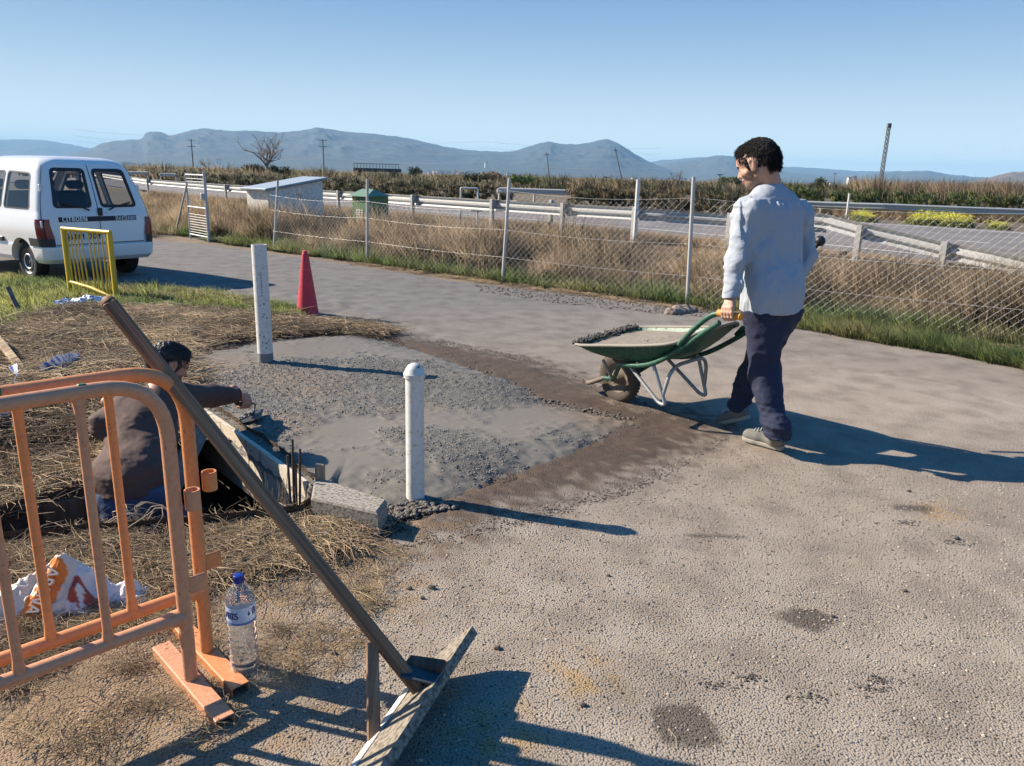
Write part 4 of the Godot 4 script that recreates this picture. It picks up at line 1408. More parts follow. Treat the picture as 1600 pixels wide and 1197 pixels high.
	grass("reed_bank", "pale tan reeds behind the green bank on the right", "reeds", dg, 0.5, [Color(0.36, 0.26, 0.16), Color(0.24, 0.19, 0.11)], [blade_clump(60, 0.75, 0.3, 0.5, 0.008, 15)])
	var sc := []
	rng.seed = 62
	for k in 1500:
		var px := rng.randf()
		var a: Vector3 = Vector3(-83.089, 0.000, -97.149)
		var b: Vector3 = Vector3(185.052, 0.000, -257.539)
		var q := Vector2(lerpf(-0.62, 0.62, px), -1.0) * rng.randf_range(85, 190)
		sc.append([q, rng.randf_range(0.6, 1.35), 0.0])
	grass("far_scrub", "low green and brown scrub on the plain beyond the motorway", "scrub", sc, 1.5, [Color(0.075, 0.085, 0.03), Color(0.23, 0.17, 0.10)], [blade_clump(120, 1.5, 1.3, 1.0, 0.05, 16, 2), blade_clump(120, 1.2, 1.5, 1.3, 0.05, 17, 2)])
	bare_tree("bare_tree", "leafless grey tree before the mountains behind the hedge", Vector3(-33.078, 0.537, -105.000), 7.0, 1.15, 3, Color(0.20, 0.165, 0.145))
	bare_tree("bare_bush", "leafless reddish bush on the skyline left of the standing man", Vector3(19.102, 0.954, -95.000), 1.9, 1.6, 4, Color(0.17, 0.10, 0.085))
	bare_tree("bare_bush", "leafless tan bush on the skyline right of the van", Vector3(-39.203, 1.162, -100.000), 1.9, 1.5, 5, Color(0.30, 0.22, 0.15))
	var sg := "bushes on the skyline"
	shrub("bush", "dark green bush at the foot of the bare tree", Vector3(-30.472, 0.848, -102.000), Vector3(1.6, 1.1, 1.2), Color(0.04, 0.06, 0.02), 1, 900, 0.25, sg)
	shrub("bush", "low olive bush to the left of the bare tree's trunk", Vector3(-35.748, 0.799, -108.000), Vector3(2.4, 1.3, 1.2), Color(0.09, 0.09, 0.04), 2, 900, 0.25, sg)
	shrub("bush", "dark green bush just right of the bridge", Vector3(-15.530, 0.974, -120.000), Vector3(1.6, 1.3, 1.2), Color(0.05, 0.07, 0.03), 3, 900, 0.25, sg)
	shrub("bush", "dark round bush on the skyline left of the tall fence post", Vector3(-4.825, 0.736, -90.000), Vector3(1.8, 0.9, 1.2), Color(0.035, 0.055, 0.018), 4, 900, 0.22, sg)
	shrub("bush", "tan dry bush behind the dark round bush", Vector3(-3.105, 0.783, -100.000), Vector3(1.9, 1.1, 1.2), Color(0.33, 0.235, 0.14), 5, 900, 0.22, sg)
	shrub("bush", "bright green bush right of the tall fence post", Vector3(0.397, 0.813, -75.000), Vector3(1.3, 0.75, 1.2), Color(0.085, 0.15, 0.03), 6, 900, 0.2, sg)
	shrub("bush", "dark green tree clump beside the standing man's right shoulder", Vector3(45.423, 0.698, -120.000), Vector3(1.9, 1.6, 1.5), Color(0.04, 0.06, 0.025), 7, 1100, 0.25, sg)
	shrub("bush", "green bush on the skyline in front of the standing man's chin", Vector3(29.379, 0.963, -110.000), Vector3(2.0, 1.1, 1.5), Color(0.07, 0.10, 0.03), 8, 1100, 0.25, sg)


func build_fence() -> void:
	var zinc := mat(lin(0.50, 0.50, 0.50), 0.5, "scuff", 3.0, 0.0, 0.3)
	var o := thing("chain_link_fence", "sagging galvanised chain link fence along the road", "fence")
	var tops := {3: Vector3(-6.58, 1.36, -16.75), 4: Vector3(-4.611, 1.341, -15.250), 5: Vector3(-2.539, 1.417, -13.420), 6: Vector3(-0.116, 1.509, -11.430), 7: Vector3(2.152, 1.589, -9.730), 8: Vector3(5.45, 1.6, -7.5), 9: Vector3(8.75, 1.6, -5.2)}
	for k in range(4, 10):
		var q: Vector2 = fence_pts[k]
		var b := MB.new()
		b.tube([Vector3(q.x, -0.2, q.y), Vector3(tops[k].x, tops[k].y, tops[k].z)], 0.024, 8)
		put("post", b, zinc, o)
	var wire := mat(lin(0.60, 0.60, 0.58), 0.4, "", 1.0, 0.0, 0.4)
	for k in range(4, 9):
		var a := Vector3(fence_pts[k].x, 0.03, fence_pts[k].y)
		var b := Vector3(fence_pts[k + 1].x, 0.03, fence_pts[k + 1].y)
		var d := b - a
		var l := d.length()
		var hm := 1.30 if k > 5 else 1.02
		var h1 := hm if k < 6 else hm
		var net := MB.new()
		var cell := 0.092
		var n := int(l / cell)
		var out := Vector3(d.z, 0, -d.x).normalized()
		for s in [1.0, -1.0]:
			for j in range(-int(h1 / cell) - 1, n + 1):
				# one wire, rising along the fence, clipped to the panel
				var x0 := j * cell
				var pts := []
				for e in 7:
					var y := h1 * e / 6.0
					var x := x0 + y if s > 0 else x0 + h1 - y
					if x >= 0.0 and x <= l:
						var bow := sin(PI * clampf(x / l, 0, 1))
						var sag := 1.0 - 0.07 * bow
						pts.append(a + d * (x / l) + Vector3(0, y * sag, 0) + out * (0.02 * sin(x * 2.3 + k) * bow * y + s * 0.002))
				if pts.size() > 1:
					net.tube(pts, 0.00105, 3, false)
		put("wire_mesh", net, wire, o)
		for y in [0.35, 0.75, h1 + 0.01]:
			var st := MB.new()
			var pts := []
			for e in 9:
				var t := e / 8.0
				pts.append(a + d * t + Vector3(0, y * (1.0 - 0.05 * sin(PI * t)), 0))
			st.tube(pts, 0.0018, 3, false)
			put("strand", st, wire, o)
	# the gate and its stay
	var ga := Vector3(-7.262, 0.000, -17.354)
	var gb := Vector3(-6.543, 0.000, -16.567)
	ga.y = 0
	gb.y = 0
	var g := thing("metal_gate", "narrow galvanised metal gate with horizontal bars by the fence", "gate", ga)
	var w: Vector3 = gb - ga
	var gh := 1.42
	for p in [[Vector3(0, 0.0, 0), Vector3(0, gh, 0), 0.022], [w, w + Vector3(0, gh + 0.04, 0), 0.034]]:
		var b := MB.new()
		b.tube([p[0], p[1]], p[2], 8)
		put("upright", b, zinc, g)
	for y in [0.1, 0.70, 1.38]:
		var b := MB.new()
		b.tube([Vector3(0, y, 0), w + Vector3(0, y, 0)], 0.018, 8)
		put("rail", b, zinc, g)
	for k in 10:
		var y: float = 0.16 + 0.055 * k if k < 8 else [1.24, 1.3][k - 8]
		var b := MB.new()
		b.tube([Vector3(0, y, 0.0), w + Vector3(0, y, 0.0)], 0.008, 6)
		put("bar", b, zinc, g)
	for k in 5:
		var b := MB.new()
		b.tube([w * (k + 1) / 6.0 + Vector3(0, 0.7, 0.004), w * (k + 1) / 6.0 + Vector3(0, 1.38, 0.004)], 0.003, 4)
		put("wire", b, wire, g)
	var lock := MB.new()
	lock.box(Transform3D(Basis(Vector3.UP, 0.8), w + Vector3(-0.05, 0.95, 0.03)), Vector3(0.09, 0.13, 0.05), 0.01)
	put("lock", lock, zinc, g)
	var st := MB.new()
	st.tube([Vector3(-8.062, 0.000, -18.415), Vector3(-7.183, 1.194, -17.200)], 0.022, 6)
	tag(put("fence_stay", st, zinc), "slanting steel stay leaning against the metal gate", "pole")


func build_huts() -> void:
	# white hut with a single pitch roof
	var c: Vector3 = Vector3(-6.77, 0, -23.09)
	var white := mat(lin(0.74, 0.71, 0.66), 0.85, "scuff", 0.7)
	var hut := thing("utility_hut", "small white rendered hut with a sloping blue-grey roof", "hut", c, -0.607)
	var wx := 0.47
	var wz := 1.0
	var b := MB.new()
	# low side towards the camera, high side away from it
	b.quad(Vector3(-wx, -0.1, wz), Vector3(wx, -0.1, wz), Vector3(wx, 0.95, wz), Vector3(-wx, 0.95, wz))
	b.quad(Vector3(wx, -0.1, -wz), Vector3(-wx, -0.1, -wz), Vector3(-wx, 1.25, -wz), Vector3(wx, 1.25, -wz))
	b.quad(Vector3(wx, -0.1, wz), Vector3(wx, -0.1, -wz), Vector3(wx, 1.25, -wz), Vector3(wx, 0.95, wz))
	b.quad(Vector3(-wx, -0.1, -wz), Vector3(-wx, -0.1, wz), Vector3(-wx, 0.95, wz), Vector3(-wx, 1.25, -wz))
	put("wall", b, white, hut)
	var rf := MB.new()
	rf.box(Transform3D(Basis(Vector3.RIGHT, atan2(0.30, 2.0)), Vector3(0, 1.155, 0)), Vector3(1.14, 0.06, 2.3), 0.012)
	put("roof", rf, mat(lin(0.30, 0.37, 0.44), 0.6, "scuff", 1.0), hut)
	var v := MB.new()
	v.box(Transform3D(Basis(), Vector3(wx + 0.006, 0.80, -0.1)), Vector3(0.02, 0.16, 0.2), 0.003)
	put("vent", v, mat(lin(0.35, 0.36, 0.37), 0.7), hut)
	# green cabinet with a hipped lid
	c = Vector3(-4.61, 0, -24.8)
	var green := mat(lin(0.11, 0.22, 0.10), 0.6, "scuff", 1.2)
	var cab := thing("cabinet", "green utility cabinet with a pitched lid and a white vent", "cabinet", c, -0.607)
	b = MB.new()
	b.box(Transform3D(Basis(), Vector3(0, 0.40, 0)), Vector3(0.65, 0.8, 0.95), 0.012)
	put("body", b, green, cab)
	rf = MB.new()
	var e := [Vector3(-0.42, 0.80, 0.57), Vector3(0.42, 0.80, 0.57), Vector3(0.42, 0.80, -0.57), Vector3(-0.42, 0.80, -0.57)]
	var t := [Vector3(-0.25, 1.02, 0.1), Vector3(0.25, 1.02, 0.1)]
	rf.quad(e[0], e[1], t[1], t[0])
	rf.quad(e[2], e[3], t[0], t[1])
	rf.tri(e[1], e[2], t[1])
	rf.tri(e[3], e[0], t[0])
	rf.quad(e[3], e[2], e[1], e[0])
	put("lid", rf, mat(lin(0.14, 0.25, 0.17), 0.5, "scuff", 1.2), cab)
	for ix in 3:
		for iy in 4:
			var q := MB.new()
			q.box(Transform3D(Basis(), Vector3(-0.11 + ix * 0.11, 0.18 + iy * 0.065, 0.48)), Vector3(0.08, 0.045, 0.02), 0.004)
			put("vent_block", q, white, cab)
	# small box on a frame of tube
	c = Vector3(-1.504, 0.000, -24.632)
	c.y = 0
	var zinc := mat(lin(0.55, 0.56, 0.55), 0.5, "scuff", 3.0, 0.0, 0.25)
	var fr := thing("meter_box", "pale metal box held on a tall tube frame behind the fence", "box", c)
	b = MB.new()
	b.tube(fillet([Vector3(-0.25, 0, 0), Vector3(-0.25, 1.13, 0), Vector3(0.28, 1.13, 0), Vector3(0.28, 0, 0)], 0.04), 0.028, 8)
	put("frame", b, zinc, fr)
	b = MB.new()
	b.box(Transform3D(Basis(), Vector3(0.25, 0.62, 0.1)), Vector3(0.38, 0.38, 0.2), 0.012)
	put("box", b, mat(lin(0.58, 0.60, 0.57), 0.6, "scuff", 2.0), fr)
	b = MB.new()
	b.box(Transform3D(Basis(), Vector3(0.25, 0.62, 0.204)), Vector3(0.32, 0.32, 0.012), 0.004)
	put("door", b, mat(lin(0.60, 0.62, 0.59), 0.6, "scuff", 2.5), fr)
	b = MB.new()
	b.tube([Vector3(0.28, 0.78, 0), Vector3(1.5, 0.80, 1.0)], 0.018, 6)
	put("pipe", b, zinc, fr)


# ---------------------------------------------------------------- people
func head_into(m: MB, c: Vector3, h: Vector3, neck: Vector3, k: float, skin: Color, beard: Color) -> Array:
	h = h.normalized()
	var u := (Vector3.UP - h * h.dot(Vector3.UP)).normalized()
	var s := u.cross(h)                                  # towards the left ear
	var P := func(a: float, b: float, d: float): return c + (h * a + u * b + s * d) * k
	var f := Field.new(c - Vector3.ONE * 0.17 * k, c + Vector3.ONE * 0.17 * k, 0.0042)
	f.cap(P.call(0.022, 0.035, 0), P.call(-0.035, 0.03, 0), 0.086 * k, 0.088 * k, 0.02, s, 1.13)
	f.cap(P.call(0.045, -0.03, 0), P.call(0.055, -0.075, 0), 0.056 * k, 0.042 * k, 0.03, s, 1.05)
	f.cap(P.call(-0.01, -0.055, 0.045), P.call(0.06, -0.085, 0.012), 0.022 * k, 0.02 * k, 0.025)
	f.cap(P.call(-0.01, -0.055, -0.045), P.call(0.06, -0.085, -0.012), 0.022 * k, 0.02 * k, 0.025)
	f.cap(P.call(0.078, -0.088, 0.008), P.call(0.078, -0.088, -0.008), 0.018 * k, 0.018 * k, 0.02)
	f.cap(P.call(0.088, 0.025, 0.028), P.call(0.088, 0.025, -0.028), 0.014 * k, 0.014 * k, 0.015)
	f.cap(P.call(0.097, 0.012, 0), P.call(0.118, -0.022, 0), 0.008 * k, 0.012 * k, 0.01)
	f.cap(P.call(0.10, -0.027, 0.011), P.call(0.10, -0.027, -0.011), 0.009 * k, 0.009 * k, 0.008)
	for e in [1.0, -1.0]:
		f.cap(P.call(0.103, 0.004, 0.033 * e), P.call(0.100, 0.004, 0.040 * e), 0.011 * k, 0.011 * k, 0.012, Vector3.ZERO, 1.0, true)
		f.cap(P.call(0.084, 0.004, 0.032 * e), P.call(0.084, 0.004, 0.034 * e), 0.0125 * k, 0.0125 * k, 0.004)
		f.cap(P.call(0.066, -0.025, 0.042 * e), P.call(0.05, -0.03, 0.052 * e), 0.022 * k, 0.02 * k, 0.02)
		f.cap(P.call(-0.004, 0.012, 0.077 * e), P.call(0.004, -0.026, 0.073 * e), 0.026 * k, 0.017 * k, 0.006, s, 2.6)
		f.cap(P.call(0.002, 0.008, 0.089 * e), P.call(0.006, -0.012, 0.087 * e), 0.010 * k, 0.008 * k, 0.004, Vector3.ZERO, 1.0, true)
	f.cap(P.call(0.099, -0.052, 0.016), P.call(0.099, -0.052, -0.016), 0.008 * k, 0.008 * k, 0.006)
	f.cap(P.call(0.098, -0.064, 0.013), P.call(0.098, -0.064, -0.013), 0.008 * k, 0.008 * k, 0.006)
	f.cap(P.call(0.108, -0.058, 0.02), P.call(0.108, -0.058, -0.02), 0.003 * k, 0.003 * k, 0.003, Vector3.ZERO, 1.0, true)
	f.cap(P.call(-0.035, -0.05, 0), neck, 0.056 * k, 0.06 * k, 0.03)
	var v0 := m.v.size()
	f.mesh_into(m)
	for i in range(v0, m.v.size()):
		var q := (m.v[i] - c) / k
		var a := q.dot(h)
		var b := q.dot(u)
		var d := absf(q.dot(s))
		var nz := n2.get_noise_3d(q.x * 3000.0, q.y * 3000.0, q.z * 3000.0)
		var col := skin * (1.0 + 0.08 * nz)
		if b < -0.022 and a > -0.02 and a < 0.2 and not (a > 0.09 and b > -0.04):
			col = col.lerp(beard, clampf((-0.022 - b) * 40.0, 0, 1) * (0.62 + 0.3 * nz) * (1.0 if a > 0.0 else 0.5))
		if a > 0.085 and b < -0.045 and b > -0.071 and d < 0.024:
			col = Color(0.34, 0.15, 0.12)
		if a > 0.062 and b > 0.014 and b < 0.027 and d > 0.012 and d < 0.052:
			col = Color(0.03, 0.022, 0.018)
		if a > 0.07 and absf(b - 0.003) < 0.0065 and d > 0.02 and d < 0.045:
			col = Color(0.05, 0.035, 0.03)
		m.c[i] = col
	return [h, u, s]


func hair_mesh(c: Vector3, ax: Array, k: float, seed_: int, longer := 0.0) -> MB:
	var h: Vector3 = ax[0]
	var u: Vector3 = ax[1]
	var s: Vector3 = ax[2]
	var P := func(a: float, b: float, d: float): return c + (h * a + u * b + s * d) * k
	var f := Field.new(c - Vector3.ONE * 0.18 * k, c + Vector3.ONE * 0.18 * k, 0.0045)
	f.cap(P.call(0.022, 0.045, 0), P.call(-0.038, 0.035, 0), 0.083 * k, 0.0895 * k, 0.02, s, 1.10)
	f.cap(P.call(0.055, 0.09, 0.01), P.call(-0.03, 0.10, 0.0), 0.024 * k, 0.028 * k, 0.03)
	f.cap(P.call(-0.055, -0.02, 0), P.call(-0.06, -0.055, 0), 0.066 * k, 0.05 * k, 0.03)
	for e in [1.0, -1.0]:
		f.cap(P.call(0.03, 0.02, 0.072 * e), P.call(0.022, -0.028, 0.07 * e), 0.014 * k, 0.010 * k, 0.01)
	# the face, the ears and the neck stay clear
	f.cap(P.call(0.155, 0.036, 0), P.call(0.13, -0.15, 0), 0.100 * k, 0.13 * k, 0.01, Vector3.ZERO, 1.0, true)
	f.cap(P.call(0.06, -0.055, 0.09), P.call(0.06, -0.055, -0.09), 0.045 * k, 0.045 * k, 0.01, Vector3.ZERO, 1.0, true)
	for e in [1.0, -1.0]:
		f.cap(P.call(-0.004, 0.008, 0.07 * e), P.call(-0.004, -0.05, 0.11 * e), 0.024 * k, 0.028 * k, 0.006, Vector3.ZERO, 1.0, true)
	f.cut(P.call(-0.05, -0.075 - longer, 0), (-u - h * 0.25).normalized(), 0.2)
	var fn := FastNoiseLite.new()
	fn.seed = seed_
	fn.frequency = 0.05
	fn.fractal_octaves = 3
	f.rough(fn, 0.006 * k, Vector3(900, 900, 900), c - Vector3.ONE, c + Vector3.ONE)
	f.rough(n2, 0.007 * k, Vector3(1700, 700, 1700), c - Vector3.ONE, c + Vector3.ONE)
	var m := MB.new()
	f.mesh_into(m)
	# loose strands standing off the crown
	var r := RandomNumberGenerator.new()
	r.seed = seed_
	for i in range(0, m.v.size(), 2):
		var q := (m.v[i] - c) / k
		if q.dot(u) > 0.03 or q.dot(h) < -0.06:
			var d := (m.n[i] * 0.28 + h * 0.9 * (1.0 if q.dot(u) > 0.05 else -0.1) + Vector3(r.randf_range(-1, 1), r.randf_range(-0.6, 0.9), r.randf_range(-1, 1)) * 0.2 - u * (0.0 if q.dot(u) > 0.06 else 0.7)).normalized()
			var l := r.randf_range(0.008, 0.021) * k
			m.tube([m.v[i] - m.n[i] * 0.003, m.v[i] + d * l * 0.6, m.v[i] + d * l + Vector3(0, -0.003, 0)], [0.0016, 0.0012, 0.0003], 3, false)
	return m


# a hand closed round a bar that runs along axis at g; out points from the bar to the back of the hand
func fist_into(m: MB, g: Vector3, axis: Vector3, out: Vector3, wrist: Vector3, r: float, thumb_side: float) -> void:
	axis = axis.normalized()
	out = (out - axis * out.dot(axis)).normalized()
	var w := (wrist - g)
	var up := (w - axis * w.dot(axis) - out * w.dot(out)).normalized()
	var f := Field.new((g.min(wrist)) - Vector3.ONE * 0.085, g.max(wrist) + Vector3.ONE * 0.085, 0.0038)
	var A := func(deg: float, rad: float, along: float): return g + axis * along + (up * cos(deg_to_rad(deg)) + out * sin(deg_to_rad(deg))) * rad
	for k in 4:
		var al := (k - 1.5) * 0.0205
		var rr: float = [0.0092, 0.0098, 0.0095, 0.0083][k]
		var pts := [A.call(62.0, r + 0.020, al), A.call(108.0, r + 0.014, al), A.call(165.0, r + 0.010, al), A.call(225.0, r + 0.009, al), A.call(262.0, r + 0.009, al * 0.95)]
		for j in 4:
			f.cap(pts[j], pts[j + 1], rr * (1.08 - 0.05 * j), rr * (1.03 - 0.05 * j), 0.004)
		f.cap(A.call(30.0, r + 0.032, al * 0.8), pts[0], 0.0125, 0.0115, 0.012)
		f.cap(wrist.lerp(g + out * 0.02, 0.12) + axis * al * 0.4, A.call(30.0, r + 0.032, al * 0.8), 0.019, 0.0135, 0.015)
	var t := 0.034 * thumb_side
	f.cap(wrist.lerp(g, 0.35) + axis * t * 0.4, A.call(-18.0, r + 0.02, t * 1.0), 0.018, 0.0125, 0.012)
	f.cap(A.call(-18.0, r + 0.02, t), A.call(-75.0, r + 0.011, t * 1.25), 0.0115, 0.0105, 0.006)
	f.cap(A.call(-75.0, r + 0.011, t * 1.25), A.call(-120.0, r + 0.010, t * 1.0), 0.0105, 0.0085, 0.005)
	f.cap(wrist, wrist + (wrist - g).normalized() * 0.05, 0.027, 0.029, 0.015)
	f.mesh_into(m)


func shoe_into(up: MB, sole: MB, heel: Vector3, toe: Vector3, top: Vector3, n: Vector3) -> void:
	var d := (toe - heel).normalized()
	var f := Field.new(heel.min(toe).min(top) - Vector3.ONE * 0.1, heel.max(toe).max(top) + Vector3.ONE * 0.1, 0.0055)
	var lift := n * 0.048
	f.cap(heel + lift + d * 0.03, toe + lift * 0.85 - d * 0.05, 0.036, 0.038, 0.03, n, 1.0)
	f.cap(toe + lift * 0.9 - d * 0.10, toe + lift * 0.75 - d * 0.035, 0.039, 0.029, 0.02)
	f.cap(heel + lift + d * 0.045, top, 0.044, 0.046, 0.035)
	f.cut(heel + n * 0.022, -n, 0.5)
	f.cut(top + (top - heel).normalized() * 0.012, (top - heel).normalized(), 0.1)
	f.mesh_into(up)
	var g := Field.new(heel.min(toe) - Vector3.ONE * 0.08, heel.max(toe) + Vector3.ONE * 0.08, 0.0055)
	g.cap(heel + n * 0.016 + d * 0.03, toe + n * 0.02 - d * 0.05, 0.038, 0.041, 0.02)
	g.cap(toe + n * 0.02 - d * 0.08, toe + n * 0.028 - d * 0.042, 0.042, 0.034, 0.02)
	g.cut(heel + n * 0.027, n, 0.5)
	g.cut(heel, -n, 0.5)
	g.mesh_into(sole)


func lace(m: MB, heel: Vector3, toe: Vector3, n: Vector3) -> void:
	var d := (toe - heel).normalized()
	var s := d.cross(n)
	for k in 4:
		var c := toe - d * (0.085 + 0.02 * k) + n * (0.088 + 0.006 * k)
		m.tube([c - s * 0.026 - n * 0.008, c + n * 0.005 + d * 0.004, c + s * 0.026 - n * 0.008], 0.0024, 5)


func body_shift(parts: Array, root: Node3D) -> void:
	for m in parts:
		m.shift(-root.position)


func build_walker() -> void:
	var root := thing("person", "man in a pale grey sweatshirt and navy trousers pushing the green wheelbarrow, seen from behind", "person", Vector3(1.5, 0, -4.5))
	var fw := Vector3(-0.62, 0, -0.78)
	var rt := Vector3(0.78, 0, -0.62)
	var hip := Vector3(1.524, 0.837, -4.500)
	var hl := hip - rt * 0.095
	var hr := hip + rt * 0.095
	var kl := Vector3(1.493, 0.455, -4.420)
	var al := Vector3(1.554, 0.135, -4.270)
	var kr := Vector3(1.540, 0.398, -4.760)
	var ar := Vector3(1.471, 0.145, -4.800)
	var nb := Vector3(1.462, 1.529, -4.600)
	var sl := Vector3(1.326, 1.377, -4.520)
	var sr := Vector3(1.716, 1.350, -4.760)
	var ch := Vector3(1.507, 1.301, -4.600)
	var el := Vector3(1.264, 1.138, -4.420)
	var wl := Vector3(1.225, 0.907, -4.340)
	var gl := Vector3(1.227, 0.82, -4.305)
	var er := Vector3(1.776, 1.121, -4.720)
	var gr := Vector3(1.650, 0.82, -4.64)
	var wr := gr + Vector3(0.01, 0.10, 0.0)
	# skin
	var skin := Color(0.46, 0.27, 0.19)
	var body := MB.new()
	body.col = skin
	var f := Field.new(Vector3(1.0, 0.02, -5.3), Vector3(2.1, 1.6, -4.0), 0.013)
	f.cap(ch, hip, 0.135, 0.13, 0.05, fw, 1.4)
	f.cap(sl, sr, 0.055, 0.055, 0.06)
	f.cap(nb, ch, 0.06, 0.12, 0.05, fw, 1.3)
	for a in [[sl, el, 0.045, 0.038], [el, wl, 0.038, 0.026], [sr, er, 0.045, 0.038], [er, wr, 0.038, 0.026], [hl, kl, 0.08, 0.055], [kl, al, 0.055, 0.04], [hr, kr, 0.08, 0.055], [kr, ar, 0.055, 0.04]]:
		f.cap(a[0], a[1], a[2], a[3], 0.03)
	f.mesh_into(body)
	var hc := Vector3(1.385, 1.649, -4.620)
	var ax := head_into(body, hc, Vector3(-0.70, -0.44, -0.57), nb + Vector3(0, 0.01, 0), 1.06, skin, Color(0.06, 0.045, 0.04))
	fist_into(body, gl, Vector3(0.62, 0.1, 0.78), -rt * 0.9 + fw * -0.1, wl, 0.017, -1.0)
	fist_into(body, gr, Vector3(0.62, 0.1, 0.78), rt, wr, 0.017, -1.0)
	var hair := hair_mesh(hc, ax, 1.06, 4)
	# sweatshirt
	var top := MB.new()
	f = Field.new(Vector3(0.95, 0.70, -5.35), Vector3(2.15, 1.66, -4.05), 0.0105)
	f.cap(ch + Vector3(0, 0.03, 0), hip + Vector3(0, 0.05, 0), 0.190, 0.203, 0.06, fw, 1.38)
	f.cap(hip + Vector3(0, 0.10, 0) - fw * 0.01, hip + Vector3(0, -0.12, 0), 0.206, 0.200, 0.05, fw, 1.36)
	f.cap(sl + Vector3(0, -0.015, 0), sr + Vector3(0, -0.015, 0), 0.070, 0.070, 0.12)
	f.cap(nb + Vector3(0, -0.06, 0), ch, 0.078, 0.15, 0.06, fw, 1.25)
	f.cap(nb + Vector3(0, -0.055, 0), sl, 0.066, 0.068, 0.06)
	f.cap(nb + Vector3(0, -0.055, 0), sr, 0.066, 0.068, 0.06)
	f.cap(sl, el, 0.072, 0.062, 0.06)
	f.cap(el, wl, 0.062, 0.046, 0.02)
	f.cap(sr, er, 0.072, 0.064, 0.06)
	f.cap(er, wr, 0.066, 0.046, 0.02)
	# drag folds down the back and rings on the sleeves
	f.rough(n3, 0.042, Vector3(230, 60, 230), Vector3(1.28, 0.7, -5.2), Vector3(2.0, 1.45, -4.1))
	f.rough(n3, 0.022, Vector3(160, 420, 160), Vector3(1.0, 0.75, -4.95), Vector3(1.29, 1.4, -4.3))
	f.rough(n2, 0.007, Vector3(170, 170, 170), Vector3(0.9, 0.6, -5.4), Vector3(2.2, 1.7, -4.0))
	f.cut(hip + Vector3(0, -0.02, 0), Vector3(0.0, -1, 0.0).normalized(), 0.4)
	f.cut(wl + Vector3(0, 0.008, 0), (wl - el).normalized(), 0.09)
	f.cut(wr + Vector3(0, 0.012, 0), (wr - er).normalized(), 0.09)
	f.cap(nb + Vector3(0, 0.02, 0) + fw * 0.02, nb + Vector3(0, 0.16, 0) + fw * 0.05, 0.062, 0.075, 0.012, Vector3.ZERO, 1.0, true)
	f.mesh_into(top)
	# ribbed hem, cuff and collar
	var rib := MB.new()
	var hoop := func(m: MB, c: Vector3, n: Vector3, e1: Vector3, ra: float, rb: float, hgt_: float, bulge: float):
		var e2 := n.cross(e1).normalized()
		var pts := PackedVector3Array()
		for j in 4:
			for q in 49:
				var a := TAU * q / 48.0
				var w := bulge * (1.0 - pow(absf(j - 1.5) / 1.5, 2.0))
				pts.append(c + n * (hgt_ * (j / 3.0 - 0.5)) + e1 * cos(a) * (ra + w) + e2 * sin(a) * (rb + w))
		m.grid(pts, 4, 49)
	var cuff := MB.new()
	(hoop as Callable).call(cuff, wl + (el - wl).normalized() * 0.035, (wl - el).normalized(), rt, 0.047, 0.047, 0.055, 0.003)
	(hoop as Callable).call(cuff, wr + (er - wr).normalized() * 0.035, (wr - er).normalized(), rt, 0.047, 0.047, 0.055, 0.003)
	# trousers
	var leg := MB.new()
	f = Field.new(Vector3(1.0, 0.0, -5.25), Vector3(2.0, 1.05, -3.95), 0.0105)
	f.cap(hl + Vector3(0, 0.0, 0), hr + Vector3(0, 0.0, 0), 0.11, 0.11, 0.06)
	f.cap(hip + Vector3(0, 0.14, 0), hip + Vector3(0, -0.05, 0), 0.17, 0.178, 0.05, fw, 1.38)
	f.cap(hl + Vector3(0, -0.03, 0), kl, 0.116, 0.086, 0.03)
	f.cap(kl, al, 0.083, 0.072, 0.03)
	f.cap(hr + Vector3(0, -0.03, 0), kr, 0.116, 0.086, 0.03)
	f.cap(kr, ar, 0.083, 0.072, 0.03)
	f.cap(al + Vector3(0, 0.05, 0), al + Vector3(0, -0.01, 0) - fw * 0.01, 0.076, 0.080, 0.02)
	f.rough(n3, 0.030, Vector3(150, 160, 150), Vector3(1.0, 0.05, -5.2), Vector3(2.0, 0.9, -4.0))
	f.rough(n3, 0.022, Vector3(120, 600, 120), Vector3(1.0, 0.05, -5.2), Vector3(2.0, 0.30, -4.0))
	f.cut(al + Vector3(0, -0.028, 0), Vector3(0, -1, 0), 0.12)
	f.cut(ar + (ar - kr).normalized() * 0.03, (ar - kr).normalized(), 0.12)
	f.cut(hip + Vector3(0, 0.0, 0), Vector3.UP, 0.5)
	f.mesh_into(leg)
	# shoes
	var s1 := MB.new()
	var o1 := MB.new()
	var l1 := MB.new()
	var heel := Vector3(1.619, 0.000, -4.319)
	var toe := heel + Vector3(-0.70, 0, -0.71) * 0.265
	heel.y = 0.012
	toe.y = 0.012
	shoe_into(s1, o1, heel, toe, al + Vector3(0, -0.02, 0), Vector3.UP)
	lace(l1, heel, toe, Vector3.UP)
	var s2 := MB.new()
	var o2 := MB.new()
	var l2 := MB.new()
	var d2 := Vector3(-0.52, -0.42, -0.66).normalized()
	var n2_ := (Vector3.UP - d2 * d2.y).normalized()
	var h2 := ar - d2 * 0.055 - n2_ * 0.105
	shoe_into(s2, o2, h2, h2 + d2 * 0.255, ar, n2_)
	lace(l2, h2, h2 + d2 * 0.255, n2_)
	var seam := MB.new()
	var str := MB.new()
	str.tube([hip + Vector3(-0.145, -0.02, 0.13), hip + Vector3(-0.15, -0.075, 0.128)], 0.004, 5)
	body_shift([body, hair, top, cuff, leg, s1, o1, l1, s2, o2, l2, str], root)
	var hairm := mat(lin(0.020, 0.018, 0.018), 0.8)
	hairm.metallic_specular = 0.25
	var sk := vmat(0.55)
	sk.subsurf_scatter_enabled = true
	sk.subsurf_scatter_strength = 0.08
	put("body", body, sk, root)
